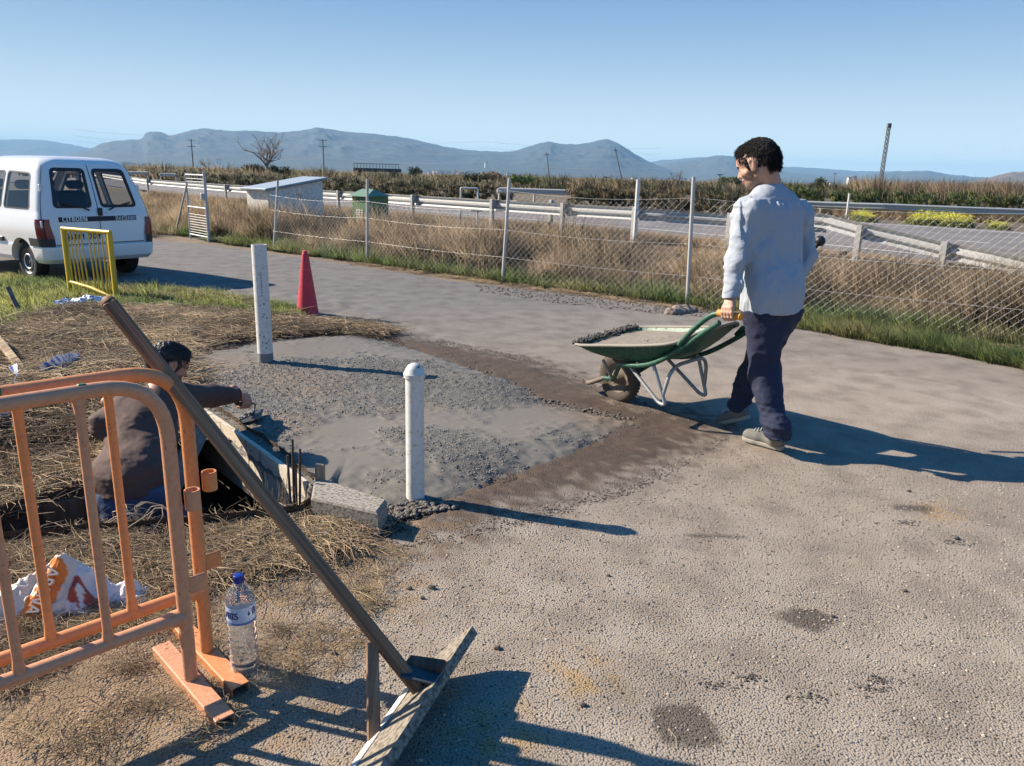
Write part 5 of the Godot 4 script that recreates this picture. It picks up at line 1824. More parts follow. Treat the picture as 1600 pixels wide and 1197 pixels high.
	put("hair", hair, hairm, root)
	var grey := mat(lin(0.39, 0.43, 0.49), 0.92, "cloth", 9.0, 0.12)
	var sw := put("sweatshirt", top, grey, root)
	put("cuff", cuff, grey, sw)
	var navy := mat(lin(0.015, 0.022, 0.058), 0.85, "cloth", 9.0, 0.15)
	var tr := put("trousers", leg, navy, root)
	put("drawstring", str, mat(lin(0.6, 0.6, 0.58), 0.8), tr)
	var sm := mat(lin(0.17, 0.165, 0.15), 0.85, "cloth", 12.0, 0.15)
	var som := mat(lin(0.33, 0.31, 0.27), 0.8, "scuff", 8.0)
	for k in 2:
		var sh := put("shoe", [s1, s2][k], sm, root)
		put("sole", [o1, o2][k], som, sh)
		put("laces", [l1, l2][k], mat(lin(0.5, 0.5, 0.46), 0.9), sh)
	# what he carries under the right arm: a tool handle with a black rubber knob
	var st := thing("tool_handle", "black round knob of a tool handle sticking out behind the standing man's right arm", "tool", Vector3(1.908, 1.202, -4.900))
	var kn := MB.new()
	kn.lathe([Vector2(0, -0.034), Vector2(0.018, -0.030), Vector2(0.030, -0.016), Vector2(0.034, 0), Vector2(0.030, 0.017), Vector2(0.018, 0.030), Vector2(0, 0.034)], 16)
	put("knob", kn, mat(lin(0.012, 0.012, 0.013), 0.5), st)
	var sh2 := MB.new()
	sh2.tube([Vector3(0, 0, 0), gr + Vector3(-0.02, 0.05, -0.12) - st.position], 0.014, 8)
	put("shaft", sh2, mat(lin(0.06, 0.045, 0.03), 0.7, "wood", 3.0), st)


func build_kneeler() -> void:
	var root := thing("person", "man in dark brown jacket crouching in the trench, arm stretched over wet concrete", "person", Vector3(-1.75, -0.42, -3.35))
	var hip := Vector3(-1.814, 0.020, -3.400)
	var ch := Vector3(-1.890, 0.219, -3.720)
	var nb := Vector3(-1.867, 0.421, -3.930)
	var sr := Vector3(-1.814, 0.320, -4.060)
	var sl := Vector3(-1.993, 0.328, -3.780)
	var er := Vector3(-1.747, 0.266, -4.280)
	var wr := Vector3(-1.650, 0.236, -4.420)
	var gr := Vector3(-1.633, 0.165, -4.470)
	var el := Vector3(-2.027, 0.290, -3.620)
	var wl := Vector3(-2.094, 0.321, -3.860)
	var fw := (nb - hip)
	fw.y = 0
	fw = fw.normalized()
	var rt := fw.cross(Vector3.UP).normalized()
	var kl := hip - rt * 0.14 + fw * 0.22 + Vector3(0, -0.34, 0)
	var kr := hip + rt * 0.14 + fw * 0.20 + Vector3(0, -0.34, 0)
	kl.y = -0.35
	kr.y = -0.35
	var al := kl - fw * 0.36
	var ar := kr - fw * 0.36
	al.y = -0.36
	ar.y = -0.36
	var skin := Color(0.40, 0.20, 0.14)
	var body := MB.new()
	body.col = skin
	var f := Field.new(Vector3(-2.6, -0.45, -4.7), Vector3(-1.0, 0.75, -2.8), 0.014)
	f.cap(ch, hip, 0.125, 0.125, 0.05)
	f.cap(nb, ch, 0.06, 0.11, 0.05)
	f.cap(sl, sr, 0.05, 0.05, 0.05)
	for a in [[sl, el, 0.045, 0.038], [el, wl, 0.038, 0.026], [sr, er, 0.045, 0.038], [er, wr, 0.038, 0.026], [hip - rt * 0.09, kl, 0.08, 0.055], [kl, al, 0.055, 0.04], [hip + rt * 0.09, kr, 0.08, 0.055], [kr, ar, 0.055, 0.04]]:
		f.cap(a[0], a[1], a[2], a[3], 0.03)
	f.mesh_into(body)
	var hc := Vector3(-1.860, 0.514, -4.020)
	var ax := head_into(body, hc, Vector3(0.62, -0.50, -0.60), nb, 0.92, skin, Color(0.05, 0.035, 0.03))
	var hair := hair_mesh(hc, ax, 0.92, 9, 0.01)
	var tax := Vector3(0.3, -0.25, -0.9).normalized()
	fist_into(body, gr, tax, Vector3(0.7, 0.3, 0.3), wr, 0.014, 1.0)
	fist_into(body, wl + Vector3(0.03, -0.06, -0.06), Vector3(1, 0, 0), Vector3(0, 0, 1), wl, 0.012, 1.0)
	var jk := MB.new()
	f = Field.new(Vector3(-2.5, -0.12, -4.75), Vector3(-0.95, 0.8, -2.95), 0.0105)
	f.cap(ch, hip + Vector3(0, 0.02, 0), 0.168, 0.172, 0.06, fw, 1.12)
	f.cap(nb + Vector3(0, -0.05, 0) - fw * 0.02, ch, 0.085, 0.15, 0.07)
	f.cap(sl, sr, 0.068, 0.068, 0.08)
	f.cap(hip + Vector3(0, 0.05, 0), hip + Vector3(0, -0.08, 0), 0.172, 0.168, 0.04)
	f.cap(sr, er, 0.078, 0.066, 0.035)
	f.cap(er, wr, 0.066, 0.05, 0.02)
	f.cap(sl, el, 0.075, 0.062, 0.035)
	f.cap(el, wl, 0.06, 0.046, 0.02)
	f.rough(n3, 0.034, Vector3(120, 300, 120), Vector3(-2.3, -0.1, -4.1), Vector3(-1.3, 0.35, -3.0))
	f.rough(n3, 0.030, Vector3(330, 150, 260), Vector3(-1.62, 0.3, -4.8), Vector3(-1.0, 0.8, -3.9))
	f.rough(n2, 0.006, Vector3(170, 170, 170), Vector3(-2.6, -0.3, -4.8), Vector3(-0.9, 0.9, -2.9))
	f.cut(hip + Vector3(0, 0.03, 0), Vector3(0, -1, 0.1).normalized(), 0.4)
	f.cut(wr - (wr - er).normalized() * 0.01, (wr - er).normalized(), 0.08)
	f.cut(wl, (wl - el).normalized(), 0.055)
	f.cap(nb + Vector3(0, 0.0, 0), nb + Vector3(0, 0.12, 0), 0.055, 0.07, 0.012, Vector3.ZERO, 1.0, true)
	f.mesh_into(jk)
	var jn := MB.new()
	f = Field.new(Vector3(-2.5, -0.46, -4.1), Vector3(-1.2, 0.25, -2.6), 0.0115)
	f.cap(hip + Vector3(0, 0.08, 0), hip + Vector3(0, -0.04, 0), 0.15, 0.16, 0.05)
	for a in [[hip - rt * 0.09, kl, 0.115, 0.09], [kl, al, 0.085, 0.07], [hip + rt * 0.09, kr, 0.115, 0.09], [kr, ar, 0.085, 0.07]]:
		f.cap(a[0], a[1], a[2], a[3], 0.03)
	f.rough(n3, 0.025, Vector3(180, 240, 180), Vector3(-3, -0.6, -5), Vector3(0, 0.5, -2))
	f.cut(hip + Vector3(0, 0.07, 0), Vector3.UP, 0.4)
	f.mesh_into(jn)
	var bt := MB.new()
	var bs := MB.new()
	for p in [al, ar]:
		var d := -fw
		var he: Vector3 = p - Vector3(0, 0.03, 0) + fw * 0.02
		shoe_into(bt, bs, he, he + (d * 0.2 + Vector3(0, -0.02, 0)), p + fw * 0.06 + Vector3(0, 0.02, 0), Vector3.UP)
	var cf := MB.new()
	cf.tube([wr - (wr - er).normalized() * 0.03, wr + (wr - er).normalized() * 0.005], 0.046, 14)
	var tg := MB.new()
	tg.box(Transform3D(Basis(Vector3.UP, 0.6), hip + Vector3(-0.155, -0.09, 0.045)), Vector3(0.012, 0.045, 0.03), 0.002)
	var stitch := MB.new()
	stitch.tube([hip + Vector3(0.0, -0.05, 0.168), hip + Vector3(0.05, -0.028, 0.162), hip + Vector3(0.08, -0.06, 0.15)], 0.004, 4)
	body_shift([body, hair, jk, jn, bt, bs, cf, tg, stitch], root)
	var sk := vmat(0.55)
	put("body", body, sk, root)
	put("hair", hair, mat(lin(0.016, 0.013, 0.012), 0.55), root)
	var br := mat(lin(0.09, 0.05, 0.039), 0.85, "cloth", 7.0, 0.15)
	var j := put("jacket", jk, br, root)
	put("cuff", cf, mat(lin(0.16, 0.025, 0.03), 0.85), j)
	var jm := mat(lin(0.045, 0.08, 0.16), 0.85, "cloth", 7.0, 0.15)
	var je := put("jeans", jn, jm, root)
	put("label_patch", tg, mat(lin(0.5, 0.03, 0.06), 0.8), je)
	put("pocket_stitching", stitch, mat(lin(0.4, 0.3, 0.25), 0.8), je)
	var bo := put("shoes", bt, mat(lin(0.05, 0.04, 0.03), 0.8), root)
	put("soles", bs, mat(lin(0.03, 0.03, 0.03), 0.8), bo)
	# trowel
	var tw := thing("trowel", "dark steel trowel caked with concrete, held by the crouching man", "trowel", gr)
	var b := MB.new()
	b.tube([-tax * 0.065, tax * 0.075], [0.012, 0.014], 10)
	put("handle", b, mat(lin(0.10, 0.06, 0.03), 0.7, "wood", 5.0), tw)
	b = MB.new()
	var bl := Vector3(-1.587, 0.085, -4.470) - gr
	b.tube(fillet([tax * 0.07, tax * 0.12, tax * 0.10 + Vector3(0, -0.05, 0), bl + Vector3(0, 0.012, 0)], 0.02), 0.006, 6)
	put("neck", b, mat(lin(0.12, 0.12, 0.12), 0.5, "scuff", 5.0, 0.0, 0.6), tw)
	b = MB.new()
	b.box(Transform3D(Basis(Vector3(0.25, 0, 1).normalized(), 0.22) * Basis(Vector3.UP, 0.2), bl), Vector3(0.125, 0.006, 0.20), 0.002)
	put("blade", b, mat(lin(0.06, 0.06, 0.062), 0.5, "scuff", 5.0, 0.0, 0.5), tw)
	b = MB.new()
	var ff := Field.new(bl - Vector3.ONE * 0.12, bl + Vector3.ONE * 0.12, 0.006)
	ff.cap(bl + Vector3(-0.05, -0.02, 0.02), bl + Vector3(-0.02, 0.0, -0.05), 0.025, 0.02, 0.02)
	ff.rough(n2, 0.02, Vector3(700, 700, 700), bl - Vector3.ONE, bl + Vector3.ONE)
	ff.mesh_into(b)
	put("concrete_lump", b, mat(lin(0.16, 0.155, 0.145), 0.8), tw)


# ---------------------------------------------------------------- van
# outline of the body at each height: half width, rear end, front end, corner radius (x right, z towards the rear)
var van_low := [[0.30, 0.80, 0.62, -3.25, 0.14], [0.36, 0.838, 0.685, -3.40, 0.15], [0.50, 0.848, 0.705, -3.45, 0.15], [0.535, 0.848, 0.70, -3.46, 0.15], [0.55, 0.842, 0.648, -3.46, 0.13], [0.70, 0.856, 0.640, -3.44, 0.13], [0.86, 0.858, 0.632, -3.38, 0.13], [0.885, 0.846, 0.630, -3.36, 0.13], [1.0, 0.838, 0.62, -3.1, 0.13], [1.06, 0.80, 0.59, -2.6, 0.12]]
var van_top := [[0.94, 0.836, 0.626, -2.5, 0.12], [1.06, 0.826, 0.606, -2.35, 0.12], [1.2, 0.792, 0.57, -2.12, 0.12], [1.4, 0.738, 0.515, -1.80, 0.12], [1.6, 0.68, 0.455, -1.50, 0.13], [1.68, 0.648, 0.425, -1.40, 0.15], [1.735, 0.605, 0.385, -1.32, 0.17], [1.775, 0.535, 0.32, -1.24, 0.2], [1.795, 0.44, 0.22, -1.14, 0.2], [1.805, 0.30, 0.05, -1.0, 0.2]]


func loft(levels: Array, inset := 0.0) -> MB:
	var m := MB.new()
	var n := 8
	var rings := []
	for l in levels:
		var hw: float = l[1] - inset
		var zr: float = l[2] - inset
		var zf: float = l[3] + inset
		var r: float = minf(l[4], hw * 0.9)
		var ring := []
		for c in [[hw - r, zr - r, 0], [-hw + r, zr - r, 1], [-hw + r, zf + r, 2], [hw - r, zf + r, 3]]:
			for k in n + 1:
				var a: float = (c[2] + float(k) / n) * PI / 2.0
				ring.append(Vector3(c[0] + r * cos(a), l[0], c[1] + r * sin(a)))
		rings.append(ring)
	var q: int = rings[0].size()
	for k in rings.size() - 1:
		for s in q:
			m.quad(rings[k][s], rings[k + 1][s], rings[k + 1][(s + 1) % q], rings[k][(s + 1) % q])
	for s in range(1, q - 1):
		m.tri(rings[0][0], rings[0][s], rings[0][s + 1])
		m.tri(rings[-1][0], rings[-1][s + 1], rings[-1][s])
	return m


func van_at(levels: Array, y: float, i: int) -> float:
	for k in levels.size() - 1:
		if y <= levels[k + 1][0]:
			return lerpf(levels[k][i], levels[k + 1][i], (y - levels[k][0]) / (levels[k + 1][0] - levels[k][0]))
	return levels[-1][i]


func round_poly(p: Array, r: float) -> Array:
	var out := []
	for k in p.size():
		var a: Vector2 = p[(k + p.size() - 1) % p.size()] - p[k]
		var b: Vector2 = p[(k + 1) % p.size()] - p[k]
		var s: Vector2 = p[k] + a.normalized() * r
		var e: Vector2 = p[k] + b.normalized() * r
		for j in 6:
			var t := j / 5.0
			out.append(s.lerp(p[k], t).lerp(p[k].lerp(e, t), t))
	return out


func smooth_normals(m: MB, limit := 0.7) -> MB:
	# shares normals between faces that meet at less than the limit angle
	var at := {}
	for i in m.v.size():
		var key := Vector3i((m.v[i] * 2000.0).round())
		if not at.has(key):
			at[key] = []
		at[key].append(i)
	var out := m.n.duplicate()
	for key in at:
		for i in at[key]:
			var s := Vector3.ZERO
			for j in at[key]:
				if m.n[i].dot(m.n[j]) > limit:
					s += m.n[j]
			out[i] = s.normalized()
	m.n = out
	return m


func csg_of(parts: Array) -> ArrayMesh:
	# parts: [mesh, operation]
	var c := CSGCombiner3D.new()
	c.name = "shell"
	for p in parts:
		var s := CSGMesh3D.new()
		s.mesh = p[0]
		s.operation = p[1]
		c.add_child(s)
	add_child(c)
	await get_tree().process_frame
	await get_tree().process_frame
	var out: ArrayMesh = c.bake_static_mesh()
	remove_child(c)
	c.free()
	return out


func prism(poly: Array, a: float, b: float, axis: int) -> MB:
	# axis 0: polygon in (z, y) drawn out along x; axis 2: polygon in (x, y) drawn out along z
	var m := MB.new()
	var pk := PackedVector2Array(poly)
	if Geometry2D.is_polygon_clockwise(pk):
		pk.reverse()
	var P := func(q: Vector2, d: float): return Vector3(d, q.y, q.x) if axis == 0 else Vector3(q.x, q.y, d)
	var n := pk.size()
	var flip := axis == 0
	var idx := Geometry2D.triangulate_polygon(pk)
	for k in range(0, idx.size(), 3):
		var t := [pk[idx[k]], pk[idx[k + 1]], pk[idx[k + 2]]]
		if (t[1] - t[0]).cross(t[2] - t[0]) < 0:
			t.reverse()
		if flip:
			t.reverse()
		m.tri(P.call(t[0], b), P.call(t[1], b), P.call(t[2], b))
		m.tri(P.call(t[2], a), P.call(t[1], a), P.call(t[0], a))
	for k in n:
		var p := pk[k]
		var q := pk[(k + 1) % n]
		if flip:
			m.quad(P.call(p, b), P.call(q, b), P.call(q, a), P.call(p, a))
		else:
			m.quad(P.call(p, a), P.call(q, a), P.call(q, b), P.call(p, b))
	return m


# a sheet over a window: outline in 2-D, put on the body by place(); inner outline makes it a ring
func sheet(outer: Array, inner: Array, place: Callable, thick: float, out: Vector3) -> MB:
	var m := MB.new()
	var n := outer.size()
	if inner.size():
		for k in n:
			var j := (k + 1) % n
			var a: Vector3 = place.call(outer[k])
			var b: Vector3 = place.call(outer[j])
			var c: Vector3 = place.call(inner[j])
			var d: Vector3 = place.call(inner[k])
			if (b - a).cross(c - a).dot(out) < 0:
				m.quad(d + out * thick, c + out * thick, b + out * thick, a + out * thick)
				m.quad(a + out * thick, b + out * thick, b - out * 0.02, a - out * 0.02)
				m.quad(c + out * thick, d + out * thick, d - out * 0.02, c - out * 0.02)
			else:
				m.quad(a + out * thick, b + out * thick, c + out * thick, d + out * thick)
				m.quad(b + out * thick, a + out * thick, a - out * 0.02, b - out * 0.02)
				m.quad(d + out * thick, c + out * thick, c - out * 0.02, d - out * 0.02)
	else:
		var idx := Geometry2D.triangulate_polygon(PackedVector2Array(outer))
		for k in range(0, idx.size(), 3):
			var a: Vector3 = place.call(outer[idx[k]])
			var b: Vector3 = place.call(outer[idx[k + 1]])
			var c: Vector3 = place.call(outer[idx[k + 2]])
			if (b - a).cross(c - a).dot(out) < 0:
				m.tri(c + out * thick, b + out * thick, a + out * thick)
			else:
				m.tri(a + out * thick, b + out * thick, c + out * thick)
	return m


func lettering(called: String, words: String, size: float, where: Transform3D, m: Material, parent: Node, italic := false, weight := 700, serif := false, depth := 0.004) -> MeshInstance3D:
	var font := SystemFont.new()
	font.font_names = PackedStringArray(["Droid Serif" if serif else "Droid Sans"])
	font.font_weight = weight
	font.font_italic = italic
	var t := TextMesh.new()
	t.text = words
	t.font = font
	t.font_size = 64
	t.pixel_size = size / 46.0
	t.depth = depth
	t.curve_step = 2.0
	var o := put(called, t, m, parent)
	o.transform = where
	return o


func build_van() -> void:
	var van := thing("van", "white panel van with glazed rear doors parked on the road edge, seen from behind", "van", Vector3(-6.144, 0.0, -10.916), 0.9966)
	van.scale = Vector3.ONE * 0.908
	var white := mat(lin(0.72, 0.73, 0.72), 0.28)
	white.clearcoat_enabled = true
	white.clearcoat = 0.6
	white.clearcoat_roughness = 0.1
	var black := mat(lin(0.018, 0.02, 0.024), 0.55)
	var rubber := mat(lin(0.017, 0.017, 0.018), 0.85, "grain", 6.0)
	var glass := StandardMaterial3D.new()
	glass.transparency = BaseMaterial3D.TRANSPARENCY_ALPHA
	glass.albedo_color = Color(0.10, 0.16, 0.18, 0.26)
	glass.roughness = 0.03
	# windows: rear pair (x, y), side (z, y)
	var rw := [round_poly([Vector2(-0.62, 1.09), Vector2(-0.075, 1.09), Vector2(-0.06, 1.63), Vector2(-0.535, 1.63)], 0.07), round_poly([Vector2(0.075, 1.09), Vector2(0.62, 1.09), Vector2(0.535, 1.63), Vector2(0.06, 1.63)], 0.07)]
	var sw := [round_poly([Vector2(-0.42, 1.06), Vector2(0.33, 1.06), Vector2(0.22, 1.56), Vector2(-0.42, 1.58)], 0.07), round_poly([Vector2(-1.30, 1.06), Vector2(-0.50, 1.06), Vector2(-0.50, 1.58), Vector2(-1.05, 1.57)], 0.06), round_poly([Vector2(-2.1, 1.06), Vector2(-1.36, 1.06), Vector2(-1.12, 1.54), Vector2(-1.42, 1.54)], 0.05)]
	var ws := round_poly([Vector2(-0.66, 1.12), Vector2(0.66, 1.12), Vector2(0.56, 1.6), Vector2(-0.56, 1.6)], 0.08)
	var A := CSGShape3D.OPERATION_UNION
	var S := CSGShape3D.OPERATION_SUBTRACTION
	var parts := [[loft(van_low).mesh(), A], [loft(van_top).mesh(), A], [loft([[0.55, 0.77, 0.56, -3.0, 0.1], [1.0, 0.77, 0.56, -2.45, 0.1]]).mesh(), S]]
	var tin := []
	for l in van_top:
		if l[0] < 1.75:
			tin.append(l)
	parts.append([loft(tin, 0.045).mesh(), S])
	for w in rw:
		parts.append([prism(w, 0.2, 0.9, 2).mesh(), S])
	for w in sw:
		parts.append([prism(w, -1.0, 1.0, 0).mesh(), S])
	parts.append([prism(ws, -2.6, -1.3, 2).mesh(), S])
	for z in [0.0, -2.69]:
		for s in [-1.0, 1.0]:
			var wheel_hole := MB.new()
			wheel_hole.lathe([Vector2(0.0, -0.3), Vector2(0.345, -0.3), Vector2(0.345, 0.3), Vector2(0.0, 0.3)], 32, Transform3D(Basis(Vector3.BACK, PI / 2), Vector3(s * 0.86, 0.30, z)))
			var flat_ := MB.new()
			for k in range(0, wheel_hole.ix.size(), 3):
				flat_.tri(wheel_hole.v[wheel_hole.ix[k]], wheel_hole.v[wheel_hole.ix[k + 2]], wheel_hole.v[wheel_hole.ix[k + 1]])
			parts.append([flat_.mesh(), S])
	var shell: ArrayMesh = await csg_of(parts)
	var sm := MB.new()
	var arr := shell.surface_get_arrays(0)
	var ix: PackedInt32Array = arr[Mesh.ARRAY_INDEX] if arr[Mesh.ARRAY_INDEX] != null else PackedInt32Array(range(arr[Mesh.ARRAY_VERTEX].size()))
	for k in range(0, ix.size(), 3):
		sm.tri(arr[Mesh.ARRAY_VERTEX][ix[k]], arr[Mesh.ARRAY_VERTEX][ix[k + 2]], arr[Mesh.ARRAY_VERTEX][ix[k + 1]])
	put("body", smooth_normals(sm, 0.8), white, van)
	var R := func(q: Vector2): return Vector3(q.x, q.y, van_at(van_top, q.y, 2))
	var rear := Vector3(0, 0.26, 0.965).normalized()
	for w in rw:
		var c := Vector2.ZERO
		for q in w:
			c += q / w.size()
		var big := []
		var sml := []
		for q in w:
			big.append(q + (q - c).normalized() * 0.014)
			sml.append(q - (q - c).normalized() * 0.034)
		var fr := put("rear_window", sheet(big, sml, R, 0.005, rear), black, van)
		put("pane", sheet(w, [], R, 0.001, rear), glass, fr)
	for s in [1.0, -1.0]:
		var L := func(q: Vector2): return Vector3(s * van_at(van_top, q.y, 1), q.y, q.x)
		var out := Vector3(s * 0.965, 0.26, 0)
		for k in 3:
			var c := Vector2.ZERO
			for q in sw[k]:
				c += q / sw[k].size()
			var big := []
			var sml := []
			for q in sw[k]:
				big.append(q + (q - c).normalized() * 0.010)
				sml.append(q - (q - c).normalized() * 0.018)
			var fr := put("side_window", sheet(big, sml, L, 0.004, out), black, van)
			put("pane", sheet(sw[k], [], L, 0.001, out), glass, fr)
	var F := func(q: Vector2): return Vector3(q.x, q.y, van_at(van_top, q.y, 3))
	put("windscreen", sheet(ws, [], F, 0.002, Vector3(0, 0.5, -0.86)), glass, van)
	# seams of the two doors, hinges, lock, wipers
	var seam := MB.new()
	var Y := func(x: float, y: float, e: float): return Vector3(x, y, (van_at(van_top, y, 2) if y > 0.95 else van_at(van_low, y, 2)) + e)
	var pts := []
	for k in 15:
		pts.append(Y.call(0.0 + 0.012 * sin(k * 0.2), 0.575 + k * 0.0845, 0.001))
	seam.tube(pts, 0.006, 5)
	var lo := []
	for k in 9:
		lo.append(Y.call(-0.66 + k * 0.165, 0.562, 0.002))
	seam.tube(lo, 0.007, 5)
	for s in [-1.0, 1.0]:
		var side := []
		for k in 12:
			var y := 0.60 + k * 0.098
			side.append(Vector3(s * ((van_at(van_top, y, 1) if y > 0.95 else van_at(van_low, y, 1)) - 0.028), y, (van_at(van_top, y, 2) if y > 0.95 else van_at(van_low, y, 2)) - 0.030))
		seam.tube(side, 0.005, 4)
	put("door_seam", seam, black, van)
	for s in [-1.0, 1.0]:
		for y in [0.86, 1.36]:
			var hg := MB.new()
			hg.box(Transform3D(Basis(Vector3.UP, s * 0.7), Vector3(s * (van_at(van_top, maxf(y, 0.95), 1) - 0.022), y, van_at(van_top, maxf(y, 0.95), 2) - 0.022)), Vector3(0.03, 0.10, 0.05), 0.008)
			put("hinge", hg, white, van)
	var lk := MB.new()
	lk.box(Transform3D(Basis(), Y.call(0.03, 1.02, 0.012)), Vector3(0.075, 0.115, 0.03), 0.01)
	put("door_handle", lk, black, van)
	var kh := MB.new()
	kh.lathe([Vector2(0.0, 0.006), Vector2(0.012, 0.005), Vector2(0.012, 0)], 10, Transform3D(Basis(Vector3.RIGHT, PI / 2), Y.call(0.125, 1.0, 0.003)))
	put("keyhole", kh, mat(lin(0.4, 0.4, 0.4), 0.4, "", 1, 0, 0.8), van)
	for s in [-1.0, 1.0]:
		var wp := MB.new()
		var a: Vector3 = Y.call(-0.13 if s < 0 else 0.17, 1.045, 0.022)
		var b: Vector3 = Y.call(-0.50 if s < 0 else 0.52, 1.135, 0.022)
		wp.tube([a, a.lerp(b, 0.25) + Vector3(0, 0.02, 0.008), b], [0.013, 0.009, 0.006], 6)
		wp.bar(a.lerp(b, 0.2) + Vector3(0, 0.018, 0), b + Vector3(0, 0.02, 0), 0.012, 0.016, 0.002)
		put("wiper", wp, black, van)
	# dark badge strip with the maker's name, number plate, lamps
	var strip := MB.new()
	for k in 12:
		var x0 := -0.59 + k * 0.098
		strip.quad(Y.call(x0, 0.885, 0.006), Y.call(x0 + 0.098, 0.885, 0.006), Y.call(x0 + 0.098, 0.955, 0.006), Y.call(x0, 0.955, 0.006))
	strip.box(Transform3D(Basis(), Vector3(0, 0.92, 0.626)), Vector3(1.18, 0.072, 0.016), 0.006)
	var stp := put("badge_strip", strip, mat(lin(0.012, 0.017, 0.035), 0.6), van)
	var ink := mat(lin(0.8, 0.82, 0.84), 0.4)
	lettering("letters", "CITROËN", 0.062, Transform3D(Basis(Vector3.RIGHT, -0.08), Vector3(-0.36, 0.922, 0.636)), ink, stp)
	lettering("letters", "Berlingo", 0.062, Transform3D(Basis(Vector3.RIGHT, -0.08), Vector3(0.42, 0.924, 0.636)), ink, stp, true, 400, true)
	var plate := MB.new()
	plate.box(Transform3D(Basis(), Vector3(-0.27, 0.672, 0.652)), Vector3(0.52, 0.115, 0.02), 0.004)
	var pl := put("number_plate", plate, mat(lin(0.62, 0.62, 0.60), 0.4), van)
	var eu := MB.new()
	eu.box(Transform3D(Basis(), Vector3(-0.508, 0.672, 0.6635)), Vector3(0.042, 0.11, 0.004))
	put("blue_band", eu, mat(lin(0.03, 0.09, 0.32), 0.4), pl)
	lettering("letters", "4441 DDY", 0.078, Transform3D(Basis(), Vector3(-0.25, 0.672, 0.664)), mat(lin(0.02, 0.02, 0.02), 0.5), pl, false, 700, false, 0.003)
	var recess := MB.new()
	recess.bar(Vector3(-0.56, 0.755, 0.652), Vector3(0.04, 0.755, 0.652), 0.016, 0.03, 0.004)
	put("plate_lamp", recess, white, van)
	for s in [-1.0, 1.0]:
		var lamp := MB.new()
		var p := PackedVector3Array()
		for j in 5:
			var y := 0.66 + 0.27 * j / 4.0
			var hw := van_at(van_low, y, 1)
			var zr := van_at(van_low, y, 2)
			var wide := 0.13 - 0.05 * j / 4.0
			for k in 10:
				var a := float(k) / 9.0
				var q: Vector3
				if a < 0.45:
					q = Vector3(hw - 0.13 - wide * (1.0 - a / 0.45) + 0.09, y, zr + 0.012)
				else:
					var g := (a - 0.45) / 0.55 * PI / 2.0
					q = Vector3(hw - 0.125 + 0.137 * sin(g), y, zr - 0.125 + 0.137 * cos(g))
				p.append(Vector3(q.x * s, q.y, q.z))
		lamp.grid(p, 5, 10, PackedColorArray(), s > 0)
		var red := mat(lin(0.20, 0.012, 0.018), 0.12)
		put("tail_light", lamp, red, van)
		var cor := MB.new()
		p = PackedVector3Array()
		for j in 4:
			var y := 0.545 + 0.115 * j / 3.0
			var hw := van_at(van_low, maxf(y, 0.56), 1)
			var zr := van_at(van_low, maxf(y, 0.56), 2)
			for k in 12:
				var a := float(k) / 11.0
				var q: Vector3
				if a < 0.2:
					q = Vector3(hw - 0.155 + 0.03 * a / 0.2, y, zr + 0.03)
				elif a < 0.75:
					var g := (a - 0.2) / 0.55 * PI / 2.0
					q = Vector3(hw - 0.125 + 0.143 * sin(g), y, zr - 0.125 + 0.155 * cos(g))
				else:
					q = Vector3(hw + 0.018, y, zr - 0.125 - (a - 0.75) * 0.9)
				p.append(Vector3(q.x * s, q.y, q.z))
		cor.grid(p, 4, 12, PackedColorArray(), s > 0)
		put("bumper_corner", cor, black, van)
	# side rubbing strip
	for s in [-1.0, 1.0]:
		var rs := MB.new()
		rs.box(Transform3D(Basis(), Vector3(s * 0.862, 0.60, -1.35)), Vector3(0.03, 0.07, 1.75), 0.01)
		put("rubbing_strip", rs, black, van)
	# inside: floor and two seats with head rests
	var seatm := mat(lin(0.03, 0.034, 0.04), 0.9)
	var fl := MB.new()
	fl.box(Transform3D(Basis(), Vector3(0, 0.56, -1.2)), Vector3(1.5, 0.04, 3.4))
	put("floor", fl, seatm, van)
	for x in [-0.38, 0.38]:
		for z in [-0.75, -1.65]:
			var st := MB.new()
			st.box(Transform3D(Basis(Vector3.RIGHT, -0.2), Vector3(x, 0.98, z)), Vector3(0.48, 0.62, 0.13), 0.05)
			st.box(Transform3D(Basis(), Vector3(x, 0.70, z - 0.25)), Vector3(0.48, 0.16, 0.5), 0.05)
			var seat := put("seat", st, seatm, van)
			var hd := MB.new()
			var ff := Field.new(Vector3(x - 0.2, 1.2, z - 0.1), Vector3(x + 0.2, 1.55, z + 0.25), 0.02)
			ff.cap(Vector3(x - 0.07, 1.38, z + 0.09), Vector3(x + 0.07, 1.38, z + 0.09), 0.07, 0.07, 0.02)
			ff.mesh_into(hd)
			put("head_rest", hd, seatm, seat)
